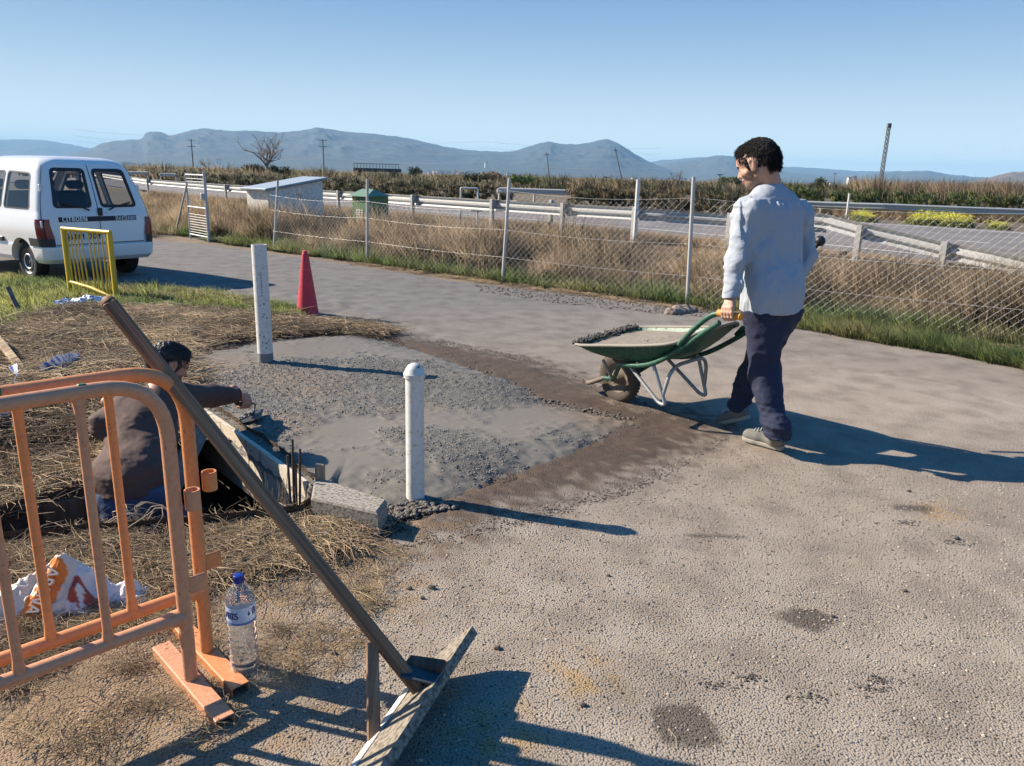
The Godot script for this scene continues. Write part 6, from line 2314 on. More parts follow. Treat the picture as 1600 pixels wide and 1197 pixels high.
	# wheels
	for z in [0.0, -2.69]:
		for s in [-1.0, 1.0]:
			var xf := Transform3D(Basis(Vector3.BACK, -PI / 2 * s), Vector3(s * 0.70, 0.29, z))
			var ty := MB.new()
			ty.lathe([Vector2(0.19, -0.085), Vector2(0.265, -0.085), Vector2(0.285, -0.065), Vector2(0.29, -0.03), Vector2(0.29, 0.03), Vector2(0.285, 0.065), Vector2(0.262, 0.088), Vector2(0.215, 0.092), Vector2(0.188, 0.078), Vector2(0.186, 0.06)], 40, xf)
			var tyre := put("tyre", ty, rubber, van)
			var ri := MB.new()
			ri.lathe([Vector2(0.190, 0.082), Vector2(0.176, 0.086), Vector2(0.165, 0.06), Vector2(0.12, 0.045), Vector2(0.118, 0.070), Vector2(0.112, 0.080), Vector2(0.095, 0.078), Vector2(0.088, 0.05), Vector2(0.05, 0.045), Vector2(0.04, 0.06), Vector2(0.0, 0.062)], 36, xf)
			put("rim", ri, mat(lin(0.10, 0.105, 0.11), 0.5, "scuff", 4.0, 0.0, 0.3), tyre)
			var hub := MB.new()
			hub.lathe([Vector2(0.122, 0.066), Vector2(0.118, 0.082), Vector2(0.107, 0.086), Vector2(0.098, 0.080)], 36, xf)
			put("hub_ring", hub, mat(lin(0.5, 0.5, 0.5), 0.4, "", 1, 0, 0.3), tyre)


# ---------------------------------------------------------------- barriers, wheelbarrow, rake and small things
func build_barriers() -> void:
	var d := Vector3(-0.712, 0, 0.702)
	var e := Vector3(0.71, 0, 0.70)
	var org := [[Vector3(-0.959, 0.000, -2.029), "nearer orange crowd barrier, in front of the other one", lin(0.62, 0.31, 0.175), 0.212, 0.235, 0.254], [Vector3(-0.965, 0.000, -2.171), "farther orange crowd barrier, the one the rake handle leans on", lin(0.64, 0.275, 0.11), 0.207, 0.235, 0.258]]
	for k in 2:
		var paint := mat(org[k][2], 0.45, "chip", 2.2)
		var o := thing("crowd_barrier", org[k][1], "barrier", org[k][0], 0.0, "orange crowd barriers")
		var l := 2.3
		var h := 0.985
		var b := MB.new()
		b.tube(fillet([Vector3(0, 0.03, 0), Vector3(0, h, 0), d * l + Vector3(0, h, 0), d * l + Vector3(0, 0.03, 0)], 0.17, 9), 0.0205, 14)
		put("frame", b, paint, o)
		b = MB.new()
		var ly: float = org[k][5]
		b.tube([Vector3(0, ly, 0), d * 0.03 + Vector3(0, ly, 0), d * 0.07 + Vector3(0, ly, 0), d * (l - 0.07) + Vector3(0, ly, 0), d * l + Vector3(0, ly, 0)], [0.026, 0.026, 0.0195, 0.0195, 0.026], 12)
		put("lower_rail", b, paint, o)
		for j in 10:
			var x: float = org[k][3] + j * 0.2165
			if x > l - 0.05:
				break
			b = MB.new()
			b.tube([d * x + Vector3(0, ly + 0.008, 0), d * x + Vector3(0, ly + 0.05, 0), d * x + Vector3(0, h - 0.06, 0), d * x + Vector3(0, h - 0.012, 0)], [0.018, 0.0125, 0.0125, 0.017], 10)
			put("bar", b, paint, o)
		for x in [0.0, l]:
			b = MB.new()
			var xf := Transform3D(Basis(d, Vector3.UP, d.cross(Vector3.UP)), d * x)
			var c := e * 0.0 + Vector3(0, 0, 0)
			b.box(xf * Transform3D(Basis(), Vector3(0, 0.036, 0) + c), Vector3(0.056, 0.005, 0.48), 0.002)
			b.box(xf * Transform3D(Basis(), Vector3(0.0265, 0.019, 0) + c), Vector3(0.004, 0.032, 0.478), 0.001)
			b.box(xf * Transform3D(Basis(), Vector3(-0.0265, 0.019, 0) + c), Vector3(0.004, 0.032, 0.478), 0.001)
			put("foot", b, paint, o)
		# hooks that couple one barrier to the next
		for y in [0.62, 0.345]:
			b = MB.new()
			var c2 := -d * 0.048 + e * 0.012
			if y > 0.5:
				b.lathe([Vector2(0.019, -0.03), Vector2(0.022, -0.03), Vector2(0.022, -0.03), Vector2(0.022, 0.03), Vector2(0.022, 0.03), Vector2(0.018, 0.03), Vector2(0.018, 0.03), Vector2(0.018, -0.03)], 14, Transform3D(Basis(), c2 + Vector3(0, y, 0)))
			else:
				b.box(Transform3D(Basis(d, Vector3.UP, d.cross(Vector3.UP)), -d * 0.04 + Vector3(0, y, 0)), Vector3(0.06, 0.055, 0.008), 0.003)
			put("hook", b, paint, o)
		if k == 1:
			b = MB.new()
			b.tube([d * 0.455 + Vector3(0, h, 0), d * 0.485 + Vector3(0, h, 0)], 0.0225, 14, false)
			put("green_tape", b, mat(lin(0.02, 0.14, 0.06), 0.4), o)
		else:
			b = MB.new()
			b.box(Transform3D(Basis(d, Vector3.UP, d.cross(Vector3.UP)), d * 0.20 + Vector3(0, h + 0.0175, 0)), Vector3(0.022, 0.008, 0.018), 0.003)
			put("green_tape", b, mat(lin(0.03, 0.11, 0.05), 0.4), o)
	# yellow barrier by the van
	var ya := Vector3(-5.261, 0.000, -9.040)
	var yb := Vector3(-4.546, 0.000, -8.693)
	var w: Vector3 = yb - ya
	var yel := mat(lin(0.62, 0.44, 0.03), 0.45, "chip", 2.5)
	var y := thing("yellow_barrier", "short yellow barrier panel standing askew on the grass behind the van", "barrier", ya)
	var b2 := MB.new()
	for p in [Vector3.ZERO, w]:
		b2 = MB.new()
		b2.tube([p + Vector3(0, -0.05, 0), p + Vector3(0, 0.805, 0)], 0.026, 8, true, 1.35, w.normalized())
		put("post", b2, yel, y)
	b2 = MB.new()
	b2.tube([Vector3(0, 0.815, 0) - w * 0.02, w * 1.02 + Vector3(0, 0.815, 0)], 0.026, 10)
	put("top_rail", b2, yel, y)
	b2 = MB.new()
	b2.tube([Vector3(0, 0.20, 0.0), w * 0.5 + Vector3(0, 0.16, 0.02), w + Vector3(0, 0.06, 0)], 0.025, 8)
	put("lower_rail", b2, yel, y)
	rng.seed = 3
	for k in 10:
		var t: float = [0.075, 0.15, 0.225, 0.30, 0.375, 0.55, 0.635, 0.735, 0.835, 0.93][k]
		var u: float = t + [0.005, 0.02, 0.03, 0.035, 0.06, 0.03, 0.03, 0.01, 0.0, -0.045][k]
		b2 = MB.new()
		b2.tube([w * t + Vector3(0, 0.80, 0), w * lerpf(t, u, 0.6) + Vector3(0, 0.4, 0.006), w * u + Vector3(0, lerpf(0.20, 0.06, u), 0)], 0.0095, 6)
		put("bar", b2, yel, y)


func build_barrow() -> void:
	var o := thing("wheelbarrow", "green builder's wheelbarrow with grey legs and a muddy wheel, full of concrete", "wheelbarrow", Vector3(0.773, 0.000, -5.309), 0.6716)
	var green := mat(lin(0.018, 0.11, 0.075), 0.5, "dust", 3.0)
	var zinc := mat(lin(0.34, 0.36, 0.37), 0.45, "scuff", 4.0, 0.0, 0.4)
	var mud := mat(lin(0.22, 0.185, 0.15), 0.9, "grain", 6.0, 0.3)
	# tray: floor, sloping sides, rolled rim; corner heights of rim and floor
	var rim := [Vector3(-0.31, 0.425, -0.15), Vector3(-0.325, 0.485, 0.20), Vector3(-0.318, 0.535, 0.47), Vector3(-0.30, 0.592, 0.70), Vector3(-0.15, 0.665, 0.80), Vector3(0.15, 0.690, 0.80), Vector3(0.30, 0.635, 0.70), Vector3(0.318, 0.590, 0.47), Vector3(0.325, 0.545, 0.20), Vector3(0.31, 0.485, -0.15), Vector3(0.10, 0.463, -0.20), Vector3(-0.10, 0.445, -0.20)]
	var flo := [Vector3(-0.20, 0.365, 0.06), Vector3(-0.21, 0.372, 0.22), Vector3(-0.215, 0.395, 0.40), Vector3(-0.20, 0.44, 0.53), Vector3(-0.1, 0.445, 0.58), Vector3(0.1, 0.455, 0.58), Vector3(0.20, 0.455, 0.53), Vector3(0.215, 0.41, 0.40), Vector3(0.21, 0.39, 0.22), Vector3(0.20, 0.38, 0.06), Vector3(0.08, 0.375, 0.03), Vector3(-0.08, 0.37, 0.03)]
	var n := 48
	var r3 := []
	var f3 := []
	for k in n:
		var i := k * 12 / n
		var t := fmod(k * 12.0 / n, 1.0)
		r3.append(rim[i].cubic_interpolate(rim[(i + 1) % 12], rim[(i + 11) % 12], rim[(i + 2) % 12], t))
		f3.append(flo[i].cubic_interpolate(flo[(i + 1) % 12], flo[(i + 11) % 12], flo[(i + 2) % 12], t))
	var tr := MB.new()
	var pts := PackedVector3Array()
	var c := Vector3(0, 0.34, 0.3)
	for j in 9:
		for k in n + 1:
			var a: Vector3 = r3[k % n]
			var b: Vector3 = f3[k % n]
			if j < 5:
				pts.append(a.lerp(b, j / 4.0) + Vector3(0, -0.012 * sin(PI * j / 4.0), 0))
			else:
				pts.append(b.lerp(Vector3(0, b.y - 0.005, 0.3), (j - 4) / 4.0))
	tr.grid(pts, 9, n + 1, PackedColorArray(), true)
	for i in range(pts.size()):
		pts[i] += Vector3(0, 0.006, 0) + (c - pts[i]).normalized() * 0.004
	tr.grid(pts, 9, n + 1)
	put("tray", tr, green, o)
	var rm := MB.new()
	var loop := []
	for k in n + 1:
		loop.append(r3[k % n])
	rm.tube(loop, 0.011, 7, false)
	put("rim", rm, mat(lin(0.25, 0.235, 0.20), 0.75, "scuff", 5.0), o)
	# frame tubes from the bumper under the wheel to the grips
	for s in [-1.0, 1.0]:
		var b := MB.new()
		b.tube(spline([Vector3(s * 0.075, 0.165, -0.09), Vector3(s * 0.095, 0.19, 0.02), Vector3(s * 0.165, 0.275, 0.12), Vector3(s * 0.21, 0.338, 0.20), Vector3(s * 0.235, 0.375, 0.38), Vector3(s * 0.25, 0.435, 0.54), Vector3(s * 0.265, 0.565, 0.74), Vector3(s * 0.27, 0.69, 0.9), Vector3(s * 0.272, 0.765, 1.0)], 5), 0.0165, 10)
		put("frame_tube", b, green, o)
		b = MB.new()
		b.tube(spline([Vector3(s * 0.285, 0.585, 0.73), Vector3(s * 0.28, 0.70, 0.83), Vector3(s * 0.275, 0.79, 0.93), Vector3(s * 0.27, 0.817, 1.0), Vector3(s * 0.27, 0.82, 1.06)], 6), 0.0165, 10)
		put("handle", b, green, o)
		b = MB.new()
		b.tube([Vector3(s * 0.27, 0.8195, 0.985), Vector3(s * 0.27, 0.8195, 1.0), Vector3(s * 0.27, 0.82, 1.13), Vector3(s * 0.27, 0.82, 1.14)], [0.022, 0.020, 0.020, 0.023], 12)
		put("grip", b, mat(lin(0.62, 0.26, 0.03), 0.6), o)
		# leg: a bent loop of tube
		b = MB.new()
		b.tube(fillet([Vector3(s * 0.19, 0.345, 0.25), Vector3(s * 0.205, 0.155, 0.545), Vector3(s * 0.205, 0.155, 0.60), Vector3(s * 0.225, 0.415, 0.485)], 0.035), 0.0125, 9)
		put("leg", b, zinc, o)
		b = MB.new()
		b.tube([Vector3(s * 0.205, 0.335, 0.02), Vector3(s * 0.12, 0.20, 0.03)], 0.011, 8)
		put("stay", b, zinc, o)
	var br := MB.new()
	br.tube(fillet([Vector3(-0.208, 0.22, 0.575), Vector3(-0.175, 0.405, 0.60), Vector3(0.175, 0.435, 0.60), Vector3(0.208, 0.23, 0.575)], 0.13, 8), 0.0125, 9)
	put("leg_brace", br, zinc, o)
	var nose := MB.new()
	nose.tube(spline([Vector3(-0.075, 0.165, -0.09), Vector3(-0.085, 0.11, -0.20), Vector3(-0.05, 0.085, -0.275), Vector3(0.05, 0.085, -0.275), Vector3(0.085, 0.11, -0.20), Vector3(0.075, 0.165, -0.09)], 5), 0.0165, 10)
	put("bumper", nose, mud, o)
	# wheel
	var xf := Transform3D(Basis(Vector3.BACK, PI / 2), Vector3(0, 0.178, -0.005))
	var ty := MB.new()
	ty.lathe([Vector2(0.105, -0.035), Vector2(0.13, -0.043), Vector2(0.158, -0.042), Vector2(0.174, -0.028), Vector2(0.179, 0.0), Vector2(0.174, 0.028), Vector2(0.158, 0.042), Vector2(0.13, 0.043), Vector2(0.105, 0.035)], 40, xf)
	for k in 44:
		var a := TAU * k / 44.0
		var p := Vector3(0, 0.178, -0.005) + Vector3(0, cos(a), sin(a)) * 0.178
		ty.box(Transform3D(Basis(Vector3.RIGHT, a), p), Vector3(0.05, 0.008, 0.012))
	var tyre := put("tyre", ty, mat(lin(0.085, 0.068, 0.052), 0.9, "scuff", 5.0, 0.3), o)
	var ri := MB.new()
	ri.lathe([Vector2(0.108, -0.036), Vector2(0.10, -0.030), Vector2(0.085, -0.012), Vector2(0.045, -0.012), Vector2(0.04, -0.045), Vector2(0.0, -0.048)], 32, xf)
	ri.lathe([Vector2(0.0, 0.048), Vector2(0.04, 0.045), Vector2(0.045, 0.012), Vector2(0.085, 0.012), Vector2(0.10, 0.030), Vector2(0.108, 0.036)], 32, xf)
	put("rim", ri, mud, tyre)
	var ax := MB.new()
	ax.tube([Vector3(-0.1, 0.178, -0.005), Vector3(0.1, 0.178, -0.005)], 0.011, 8)
	for s in [-1.0, 1.0]:
		ax.box(Transform3D(Basis(Vector3.RIGHT, 0.5), Vector3(s * 0.088, 0.18, 0.0)), Vector3(0.008, 0.045, 0.07), 0.002)
	put("axle", ax, mud, o)
	# the load
	var ld := MB.new()
	pts = PackedVector3Array()
	for j in 26:
		for k in n + 1:
			var a: Vector3 = r3[k % n]
			var t := 1.0 - j / 25.0
			var m0 := Vector3(0, 0.495, 0.22)
			var fl: Vector3 = f3[k % n]
			var b: Vector3 = a.lerp(fl, 0.13 + 0.45 * clampf((a.z - 0.45) / 0.33, 0, 1))
			var q := m0.lerp(b, t)
			q.y += 0.007 * n2.get_noise_2d(q.x * 700.0, q.z * 700.0) + 0.006 * n1.get_noise_2d(q.x * 200.0, q.z * 200.0) - 0.006
			pts.append(q)
	ld.grid(pts, 26, n + 1, PackedColorArray(), true)
	var load_ := thing("concrete_load", "wet grey concrete heaped level inside the wheelbarrow", "concrete", o.position, o.rotation.y)
	put("surface", ld, mat(lin(0.27, 0.235, 0.19), 0.7, "grain", 6.0, 0.3), load_)
	var st := []
	var tc := []
	rng.seed = 21
	for k in 900:
		var i := rng.randi() % n
		var a: Vector3 = r3[i]
		if k < 520:
			a = rim[0].lerp(rim[9], rng.randf()) + Vector3(0, 0.0, -0.05 * rng.randf())
			a.y += 0.008
		var q: Vector3 = a.lerp(f3[i], rng.randf_range(-0.02, 0.10)) if k >= 520 else a + Vector3(0, rng.randf_range(-0.006, 0.012), rng.randf_range(-0.02, 0.03))
		var s := rng.randf_range(0.004, 0.009)
		st.append(Transform3D(Basis.from_euler(Vector3(rng.randf() * 6, rng.randf() * 6, 0)).scaled(Vector3.ONE * s), q))
		var t := rng.randf_range(0.10, 0.30) if k >= 520 else rng.randf_range(0.05, 0.12)
		tc.append(Color(t, t * 0.93, t * 0.82))
	many("stones", pebble(5), vmat(0.8), st, tc, load_)


func ribbon(called: String, label: String, pts: Array, wide: Array, w: float) -> void:
	# barrier tape: white with slanted blue stripes, and some creases
	var o := MB.new()
	var p := spline(pts, 14)
	var n := p.size()
	var v := PackedVector3Array()
	var c := PackedColorArray()
	var run := 0.0
	for k in n:
		if k:
			run += p[k].distance_to(p[k - 1])
		var f := float(k) / (n - 1) * (wide.size() - 1)
		var i := mini(int(f), wide.size() - 2)
		var d: Vector3 = wide[i].lerp(wide[i + 1], f - i).normalized()
		for j in 9:
			var t := j / 8.0 - 0.5
			v.append(p[k] + d * (t * w) + Vector3(0, 0.009 * sin(run * 55.0 + t * 5.0) * sin(run * 23.0), 0))
			c.append(Color(0.06, 0.14, 0.46) if fmod(run + t * 0.05 + 10.0, 0.064) < 0.024 and absf(t) < 0.40 else Color(0.72, 0.75, 0.82))
	o.grid(v, n, 9, c)
	var root := put(called, o, vmat(0.35, 0.3))
	tag(root, label, "barrier tape", "striped barrier tape on the verge")


func crumpled(w: float, d: float, h: float, seed_: int) -> MB:
	var f := FastNoiseLite.new()
	f.seed = seed_
	f.fractal_type = FastNoiseLite.FRACTAL_RIDGED
	f.frequency = 3.2
	f.fractal_octaves = 3
	var o := MB.new()
	var v := PackedVector3Array()
	var c := PackedColorArray()
	var ok := PackedByteArray()
	for i in 44:
		for j in 70:
			var x := w * (j / 69.0 - 0.5)
			var z := d * (i / 43.0 - 0.5)
			var r := f.get_noise_2d(x, z)
			var q := f.get_noise_2d(x + 7.0, z + 3.0)
			v.append(Vector3(x + q * 0.03, h * (0.45 + 0.55 * r) * (1.0 - 0.5 * absf(x) / w), z + r * 0.03))
			var s := fmod(x * 1.0 + z * 0.8 + q * 0.04 + 5.0, 0.075)
			c.append(Color(0.08, 0.17, 0.5) if s < 0.026 else Color(0.72, 0.75, 0.82))
			var e := Vector2(x / w, z / d).length() + 0.18 * f.get_noise_2d(x * 0.7 + 2.0, z * 0.7)
			ok.append(1 if e < 0.46 else 0)
	o.grid(v, 44, 70, c, true)
	var keep := kept(44, 70, func(i): return ok[i] == 1)
	for k in range(0, keep.size(), 3):
		var t := keep[k + 1]
		keep[k + 1] = keep[k + 2]
		keep[k + 2] = t
	o.ix = keep
	return o


func build_small() -> void:
	var wood := mat(lin(0.42, 0.255, 0.145), 0.75, "wood", 3.0, 0.1)
	wood.uv1_scale = Vector3(5, 0.8, 5)
	# ---- rake: long squared handle leaning on the barrier, scraper board on the ground
	var hb := Vector3(-0.236, 0.075, -1.93)
	var ht := Vector3(-1.178, 1.165, -2.205)
	var rk := thing("rake", "home-made wooden rake with a long handle and a concrete-caked head board", "rake", hb)
	var dir := (ht - hb).normalized()
	var toc := (Vector3(0, 1.55, 0) - hb.lerp(ht, 0.5)).normalized()
	var sx := toc.cross(dir).normalized()
	var basis_ := Basis(sx, dir, sx.cross(dir))
	var hd := MB.new()
	hd.box(Transform3D(Basis(), Vector3(0, (ht - hb).length() / 2.0, 0)), Vector3(0.043, (ht - hb).length(), 0.032), 0.008)
	hd.lathe([Vector2(0.020, -0.001), Vector2(0.018, 0.010), Vector2(0.009, 0.016), Vector2(0, 0.017)], 12, Transform3D(Basis().scaled(Vector3(1.05, 1, 0.75)), Vector3(0, (ht - hb).length(), 0)))
	var hn := put("handle", hd, wood, rk)
	hn.basis = basis_
	var wdir := (Vector3(0.955, 0, 0.297) * 0.13 + Vector3(0, 0.11, 0)).normalized()
	var adir := Vector3(0.297, 0, -0.955)
	var ndir := wdir.cross(adir).normalized()
	var bd := MB.new()
	var prof := [Vector2(-0.50, -0.085), Vector2(0.135, -0.085), Vector2(0.27, 0.03), Vector2(0.295, 0.085), Vector2(-0.50, 0.085)]
	bd = prism(round_poly(prof, 0.008), -0.015, 0.015, 2)
	var bo := put("head_board", bd, mat(lin(0.25, 0.22, 0.18), 0.85, "dust", 4.0, 0.5), rk)
	bo.transform = Transform3D(Basis(adir, wdir, adir.cross(wdir)), Vector3(0.0, 0.0, 0.02) + Vector3(-0.010, 0.0, -0.02))
	var cake := MB.new()
	rng.seed = 9
	var ed := MB.new()
	ed.box(Transform3D(Basis(), Vector3(-0.19, -0.066, -0.0165)), Vector3(0.62, 0.034, 0.006), 0.002)
	var eo := put("pale_edge", ed, mat(lin(0.62, 0.58, 0.50), 0.8, "scuff", 5.0), bo)
	var bl := MB.new()
	bl.bar(Vector3(-0.152, 0.150, -0.034), Vector3(-0.354, 0.035, -1.784) - hb, 0.036, 0.022, 0.003, toc)
	put("brace", bl, wood, rk)
	bl = MB.new()
	bl.bar(Vector3(-0.055, 0.045, -0.07), Vector3(0.06, 0.055, -0.035), 0.05, 0.055, 0.006)
	put("block", bl, mat(lin(0.13, 0.09, 0.06), 0.8, "wood", 3.0), rk)
	bl = MB.new()
	bl.bar(Vector3(-0.06, 0.065, -0.02), Vector3(0.055, 0.058, 0.005), 0.06, 0.012, 0.003)
	put("strap", bl, mat(lin(0.05, 0.065, 0.08), 0.55, "scuff", 6.0, 0.0, 0.4), rk)
	# ---- water bottle
	var bt := thing("water_bottle", "clear plastic water bottle with blue cap and pale blue label standing by the barrier foot", "bottle", Vector3(-0.818, 0.000, -2.101), 0.6)
	var out := [Vector2(0.0, 0.006), Vector2(0.022, 0.004), Vector2(0.036, 0.0), Vector2(0.0425, 0.008), Vector2(0.0445, 0.02)]
	for k in 7:
		var y := 0.045 + k * 0.0225
		out.append_array([Vector2(0.0445, y - 0.009), Vector2(0.0425, y - 0.003), Vector2(0.0425, y + 0.001), Vector2(0.0445, y + 0.007)])
	out.append_array([Vector2(0.0448, 0.20), Vector2(0.0435, 0.203), Vector2(0.0435, 0.262), Vector2(0.0448, 0.266), Vector2(0.043, 0.284), Vector2(0.037, 0.300), Vector2(0.026, 0.316), Vector2(0.0165, 0.327), Vector2(0.0138, 0.331), Vector2(0.0138, 0.336)])
	var pet := StandardMaterial3D.new()
	pet.transparency = BaseMaterial3D.TRANSPARENCY_ALPHA
	pet.albedo_color = Color(0.9, 0.95, 1.0, 0.07)
	pet.roughness = 0.06
	var m := MB.new()
	m.lathe(out, 40)
	put("shell", m, pet, bt)
	var ins := []
	for q in out:
		if q.y < 0.27:
			ins.append(Vector2(maxf(q.x - 0.0012, 0), q.y + 0.0012))
	ins.append_array([Vector2(0.0428, 0.275), Vector2(0.0428, 0.275), Vector2(0.0, 0.275)])
	var water := StandardMaterial3D.new()
	water.refraction_enabled = true
	water.refraction_scale = 0.033
	water.albedo_color = Color(0.95, 0.98, 1.0, 0.0)
	water.roughness = 0.0
	m = MB.new()
	m.lathe(ins, 40)
	put("water", m, water, bt)
	m = MB.new()
	m.lathe([Vector2(0.0443, 0.204), Vector2(0.0445, 0.206), Vector2(0.0445, 0.212), Vector2(0.0445, 0.212)], 40)
	var lb2 := put("label_stripe", m, mat(lin(0.10, 0.19, 0.42), 0.35), bt)
	m = MB.new()
	m.lathe([Vector2(0.0444, 0.2121), Vector2(0.0444, 0.2605)], 40)
	var lbl := mat(lin(0.40, 0.50, 0.66), 0.35)
	lbl.backlight_enabled = true
	lbl.backlight = Color(0.5, 0.5, 0.5)
	var lb := put("label_band", m, lbl, bt)
	var ink := mat(lin(0.015, 0.03, 0.14), 0.4)
	# letters are set round the label; angle 0 faces the camera
	var cam_a := atan2(0.82, 2.08) - 0.6
	var word := "FONT  BARIS"
	for k in 4:
		var a := cam_a - 1.12 + k * 0.26
		lettering("letter", "ARIS"[k], 0.021, Transform3D(Basis(Vector3.UP, a), Vector3(sin(a), 0, cos(a)) * 0.0446 + Vector3(0, 0.236, 0)), ink, lb, true, 700, false, 0.001)
	var a2 := cam_a + 0.92
	lettering("letter", "B", 0.021, Transform3D(Basis(Vector3.UP, a2), Vector3(sin(a2), 0, cos(a2)) * 0.0446 + Vector3(0, 0.242, 0)), ink, lb, true, 700, false, 0.001)
	a2 = cam_a + 0.5
	var drop := MB.new()
	drop.lathe([Vector2(0, -0.006), Vector2(0.004, -0.003), Vector2(0.0045, 0.0), Vector2(0.002, 0.006), Vector2(0, 0.01)], 10, Transform3D(Basis(Vector3.UP, a2).scaled_local(Vector3(1, 1, 0.1)), Vector3(sin(a2), 0, cos(a2)) * 0.0446 + Vector3(0, 0.238, 0)))
	put("drop_mark", drop, mat(lin(0.12, 0.16, 0.28), 0.4), lb)
	m = MB.new()
	m.lathe([Vector2(0.0138, 0.330), Vector2(0.0158, 0.330), Vector2(0.0158, 0.330), Vector2(0.0162, 0.334), Vector2(0.0158, 0.352), Vector2(0.0145, 0.3545), Vector2(0.0, 0.355)], 28)
	for k in 28:
		var a := TAU * k / 28.0
		m.box(Transform3D(Basis(Vector3.UP, -a), Vector3(cos(a), 0, sin(a)) * 0.0160 + Vector3(0, 0.341, 0)), Vector3(0.0012, 0.016, 0.0014))
	put("cap", m, mat(lin(0.008, 0.03, 0.24), 0.35), bt)
	# ---- plastic sack
	var sk := thing("sand_sack", "crumpled empty white plastic sack with an orange printed panel behind the barriers", "sack", Vector3(-1.632, 0.000, -2.397))
	var f: Field
	var fold := FastNoiseLite.new()
	fold.seed = 31
	fold.fractal_type = FastNoiseLite.FRACTAL_RIDGED
	fold.frequency = 0.9
	fold.fractal_octaves = 3
	# a sheet standing in a peak, creased, its rim lying on the straw; x to the right, z towards the camera
	var peak := Vector3(0.045, 0.20, -0.095)
	var nr := 96
	var nq := 120
	var sp := PackedVector3Array()
	var sc := PackedColorArray()
	var ok := PackedByteArray()
	var low := Vector3(-0.005, 0.03, 0.06)
	for i in nr:
		for j in nq:
			var p := Vector2(-0.40 + 0.72 * j / (nq - 1), -0.22 + 0.48 * i / (nr - 1))
			var w := p + Vector2(n1.get_noise_2d(p.x * 900.0, p.y * 900.0), n1.get_noise_2d(p.x * 900.0 + 500.0, p.y * 900.0)) * 0.02
			# distance to the spine that runs from the left foot over the peak to the right end
			var spine := [Vector3(-0.36, 0.05, 0.17), Vector3(-0.16, 0.085, 0.04), peak, Vector3(0.12, 0.085, -0.10), Vector3(0.25, 0.07, -0.12)]
			var hh := 0.0
			var dm := 9.0
			for k in 4:
				var a0: Vector3 = spine[k]
				var b0: Vector3 = spine[k + 1]
				var e0 := Vector2(b0.x - a0.x, b0.z - a0.z)
				var t0 := clampf((w - Vector2(a0.x, a0.z)).dot(e0) / e0.length_squared(), 0, 1)
				var d0 := (w - Vector2(a0.x, a0.z) - e0 * t0).length()
				dm = minf(dm, d0)
				var y0 := lerpf(a0.y, b0.y, t0)
				hh = maxf(hh, y0 - d0 * lerpf(0.55, 1.35, clampf(y0 / 0.2, 0, 1)))
			var cre := fold.get_noise_2d(p.x * 9.0, p.y * 9.0)
			hh = maxf(hh, 0.012) + 0.020 * cre + 0.006 * fold.get_noise_2d(p.x * 26.0 + 3.0, p.y * 26.0)
			sp.append(Vector3(p.x, maxf(hh, -0.02), p.y))
			ok.append(1 if dm < 0.135 + 0.03 * n1.get_noise_2d(p.x * 500.0, p.y * 500.0) else 0)
			var col := Color(0.62, 0.56, 0.46)
			if p.x > 0.085:
				col = Color(0.60, 0.59, 0.58)
				if p.x < 0.19 and p.y > -0.06 and p.y < 0.0 and n1.get_noise_2d(p.x * 700.0, p.y * 700.0) > -0.25:
					col = Color(0.30, 0.05, 0.02)
			var q := Vector2(p.x - low.x, p.y - low.z)
			var ax2 := Vector2(peak.x - low.x, peak.z - low.z)
			var s2 := q.dot(ax2.normalized())
			var t2 := q.dot(ax2.normalized().orthogonal())
			if s2 > -0.05 and s2 < ax2.length() * 0.85 and absf(t2) < 0.033:
				col = Color(0.68, 0.19, 0.02)
			sc.append(col)
	m = MB.new()
	m.grid(sp, nr, nq, sc, true)
	var keep := kept(nr, nq, func(i): return ok[i] == 1)
	for k in range(0, keep.size(), 3):
		var x1 := keep[k + 1]
		keep[k + 1] = keep[k + 2]
		keep[k + 2] = x1
	m.ix = keep
	var pa := Vector3(-0.005, 0.03, 0.06)
	var pb := Vector3(0.040, 0.19, -0.085)
	var sm := vmat(0.45, 0.15)
	put("sheet", m, sm, sk)
	var la := (pb - pa).normalized()
	var lw := Vector3(0.75, 0.45, 0.5)
	lw = (la.cross(lw).cross(la)).normalized()
	var nf := la.cross(lw).normalized()
	if nf.y < 0:
		nf = -nf
	nf = Vector3(0.15, 0.65, 0.73)
	nf = (nf - la * nf.dot(la)).normalized()
	var lt := Transform3D(Basis(-la, nf.cross(-la), nf), pa.lerp(pb, 0.42) + nf * 0.016)
	lettering("letters", "ARENA", 0.036, lt, mat(lin(0.66, 0.56, 0.44), 0.5), sk, false, 700, false, 0.012)
	# ---- posts and cone
	var pvc := mat(lin(0.66, 0.66, 0.63), 0.5, "scuff", 2.2)
	var pp := thing("pipe", "tall white plastic pipe standing upright in the far end of the wet slab", "pipe", Vector3(-1.976, 0.000, -5.969))
	m = MB.new()
	var ptop := Vector3(-1.977, 0.982, -5.950) - Vector3(-1.976, 0.000, -5.969)
	var yx := Basis(Vector3.BACK, atan2(-ptop.x, ptop.y) * 1.0)
	m.lathe([Vector2(0.060, -0.05), Vector2(0.060, 0.02), Vector2(0.0575, 0.985), Vector2(0.0575, 0.985), Vector2(0.053, 0.985), Vector2(0.053, 0.985), Vector2(0.053, 0.4)], 32, Transform3D(yx, Vector3.ZERO))
	put("tube", m, pvc, pp)
	m = MB.new()
	m.lathe([Vector2(0.0605, 0.0), Vector2(0.0608, 0.03), Vector2(0.0602, 0.10), Vector2(0.0596, 0.14)], 32, Transform3D(yx, Vector3.ZERO))
	put("cement_smear", m, mat(lin(0.21, 0.22, 0.22), 0.8, "scuff", 6.0), pp)
	rng.seed = 15
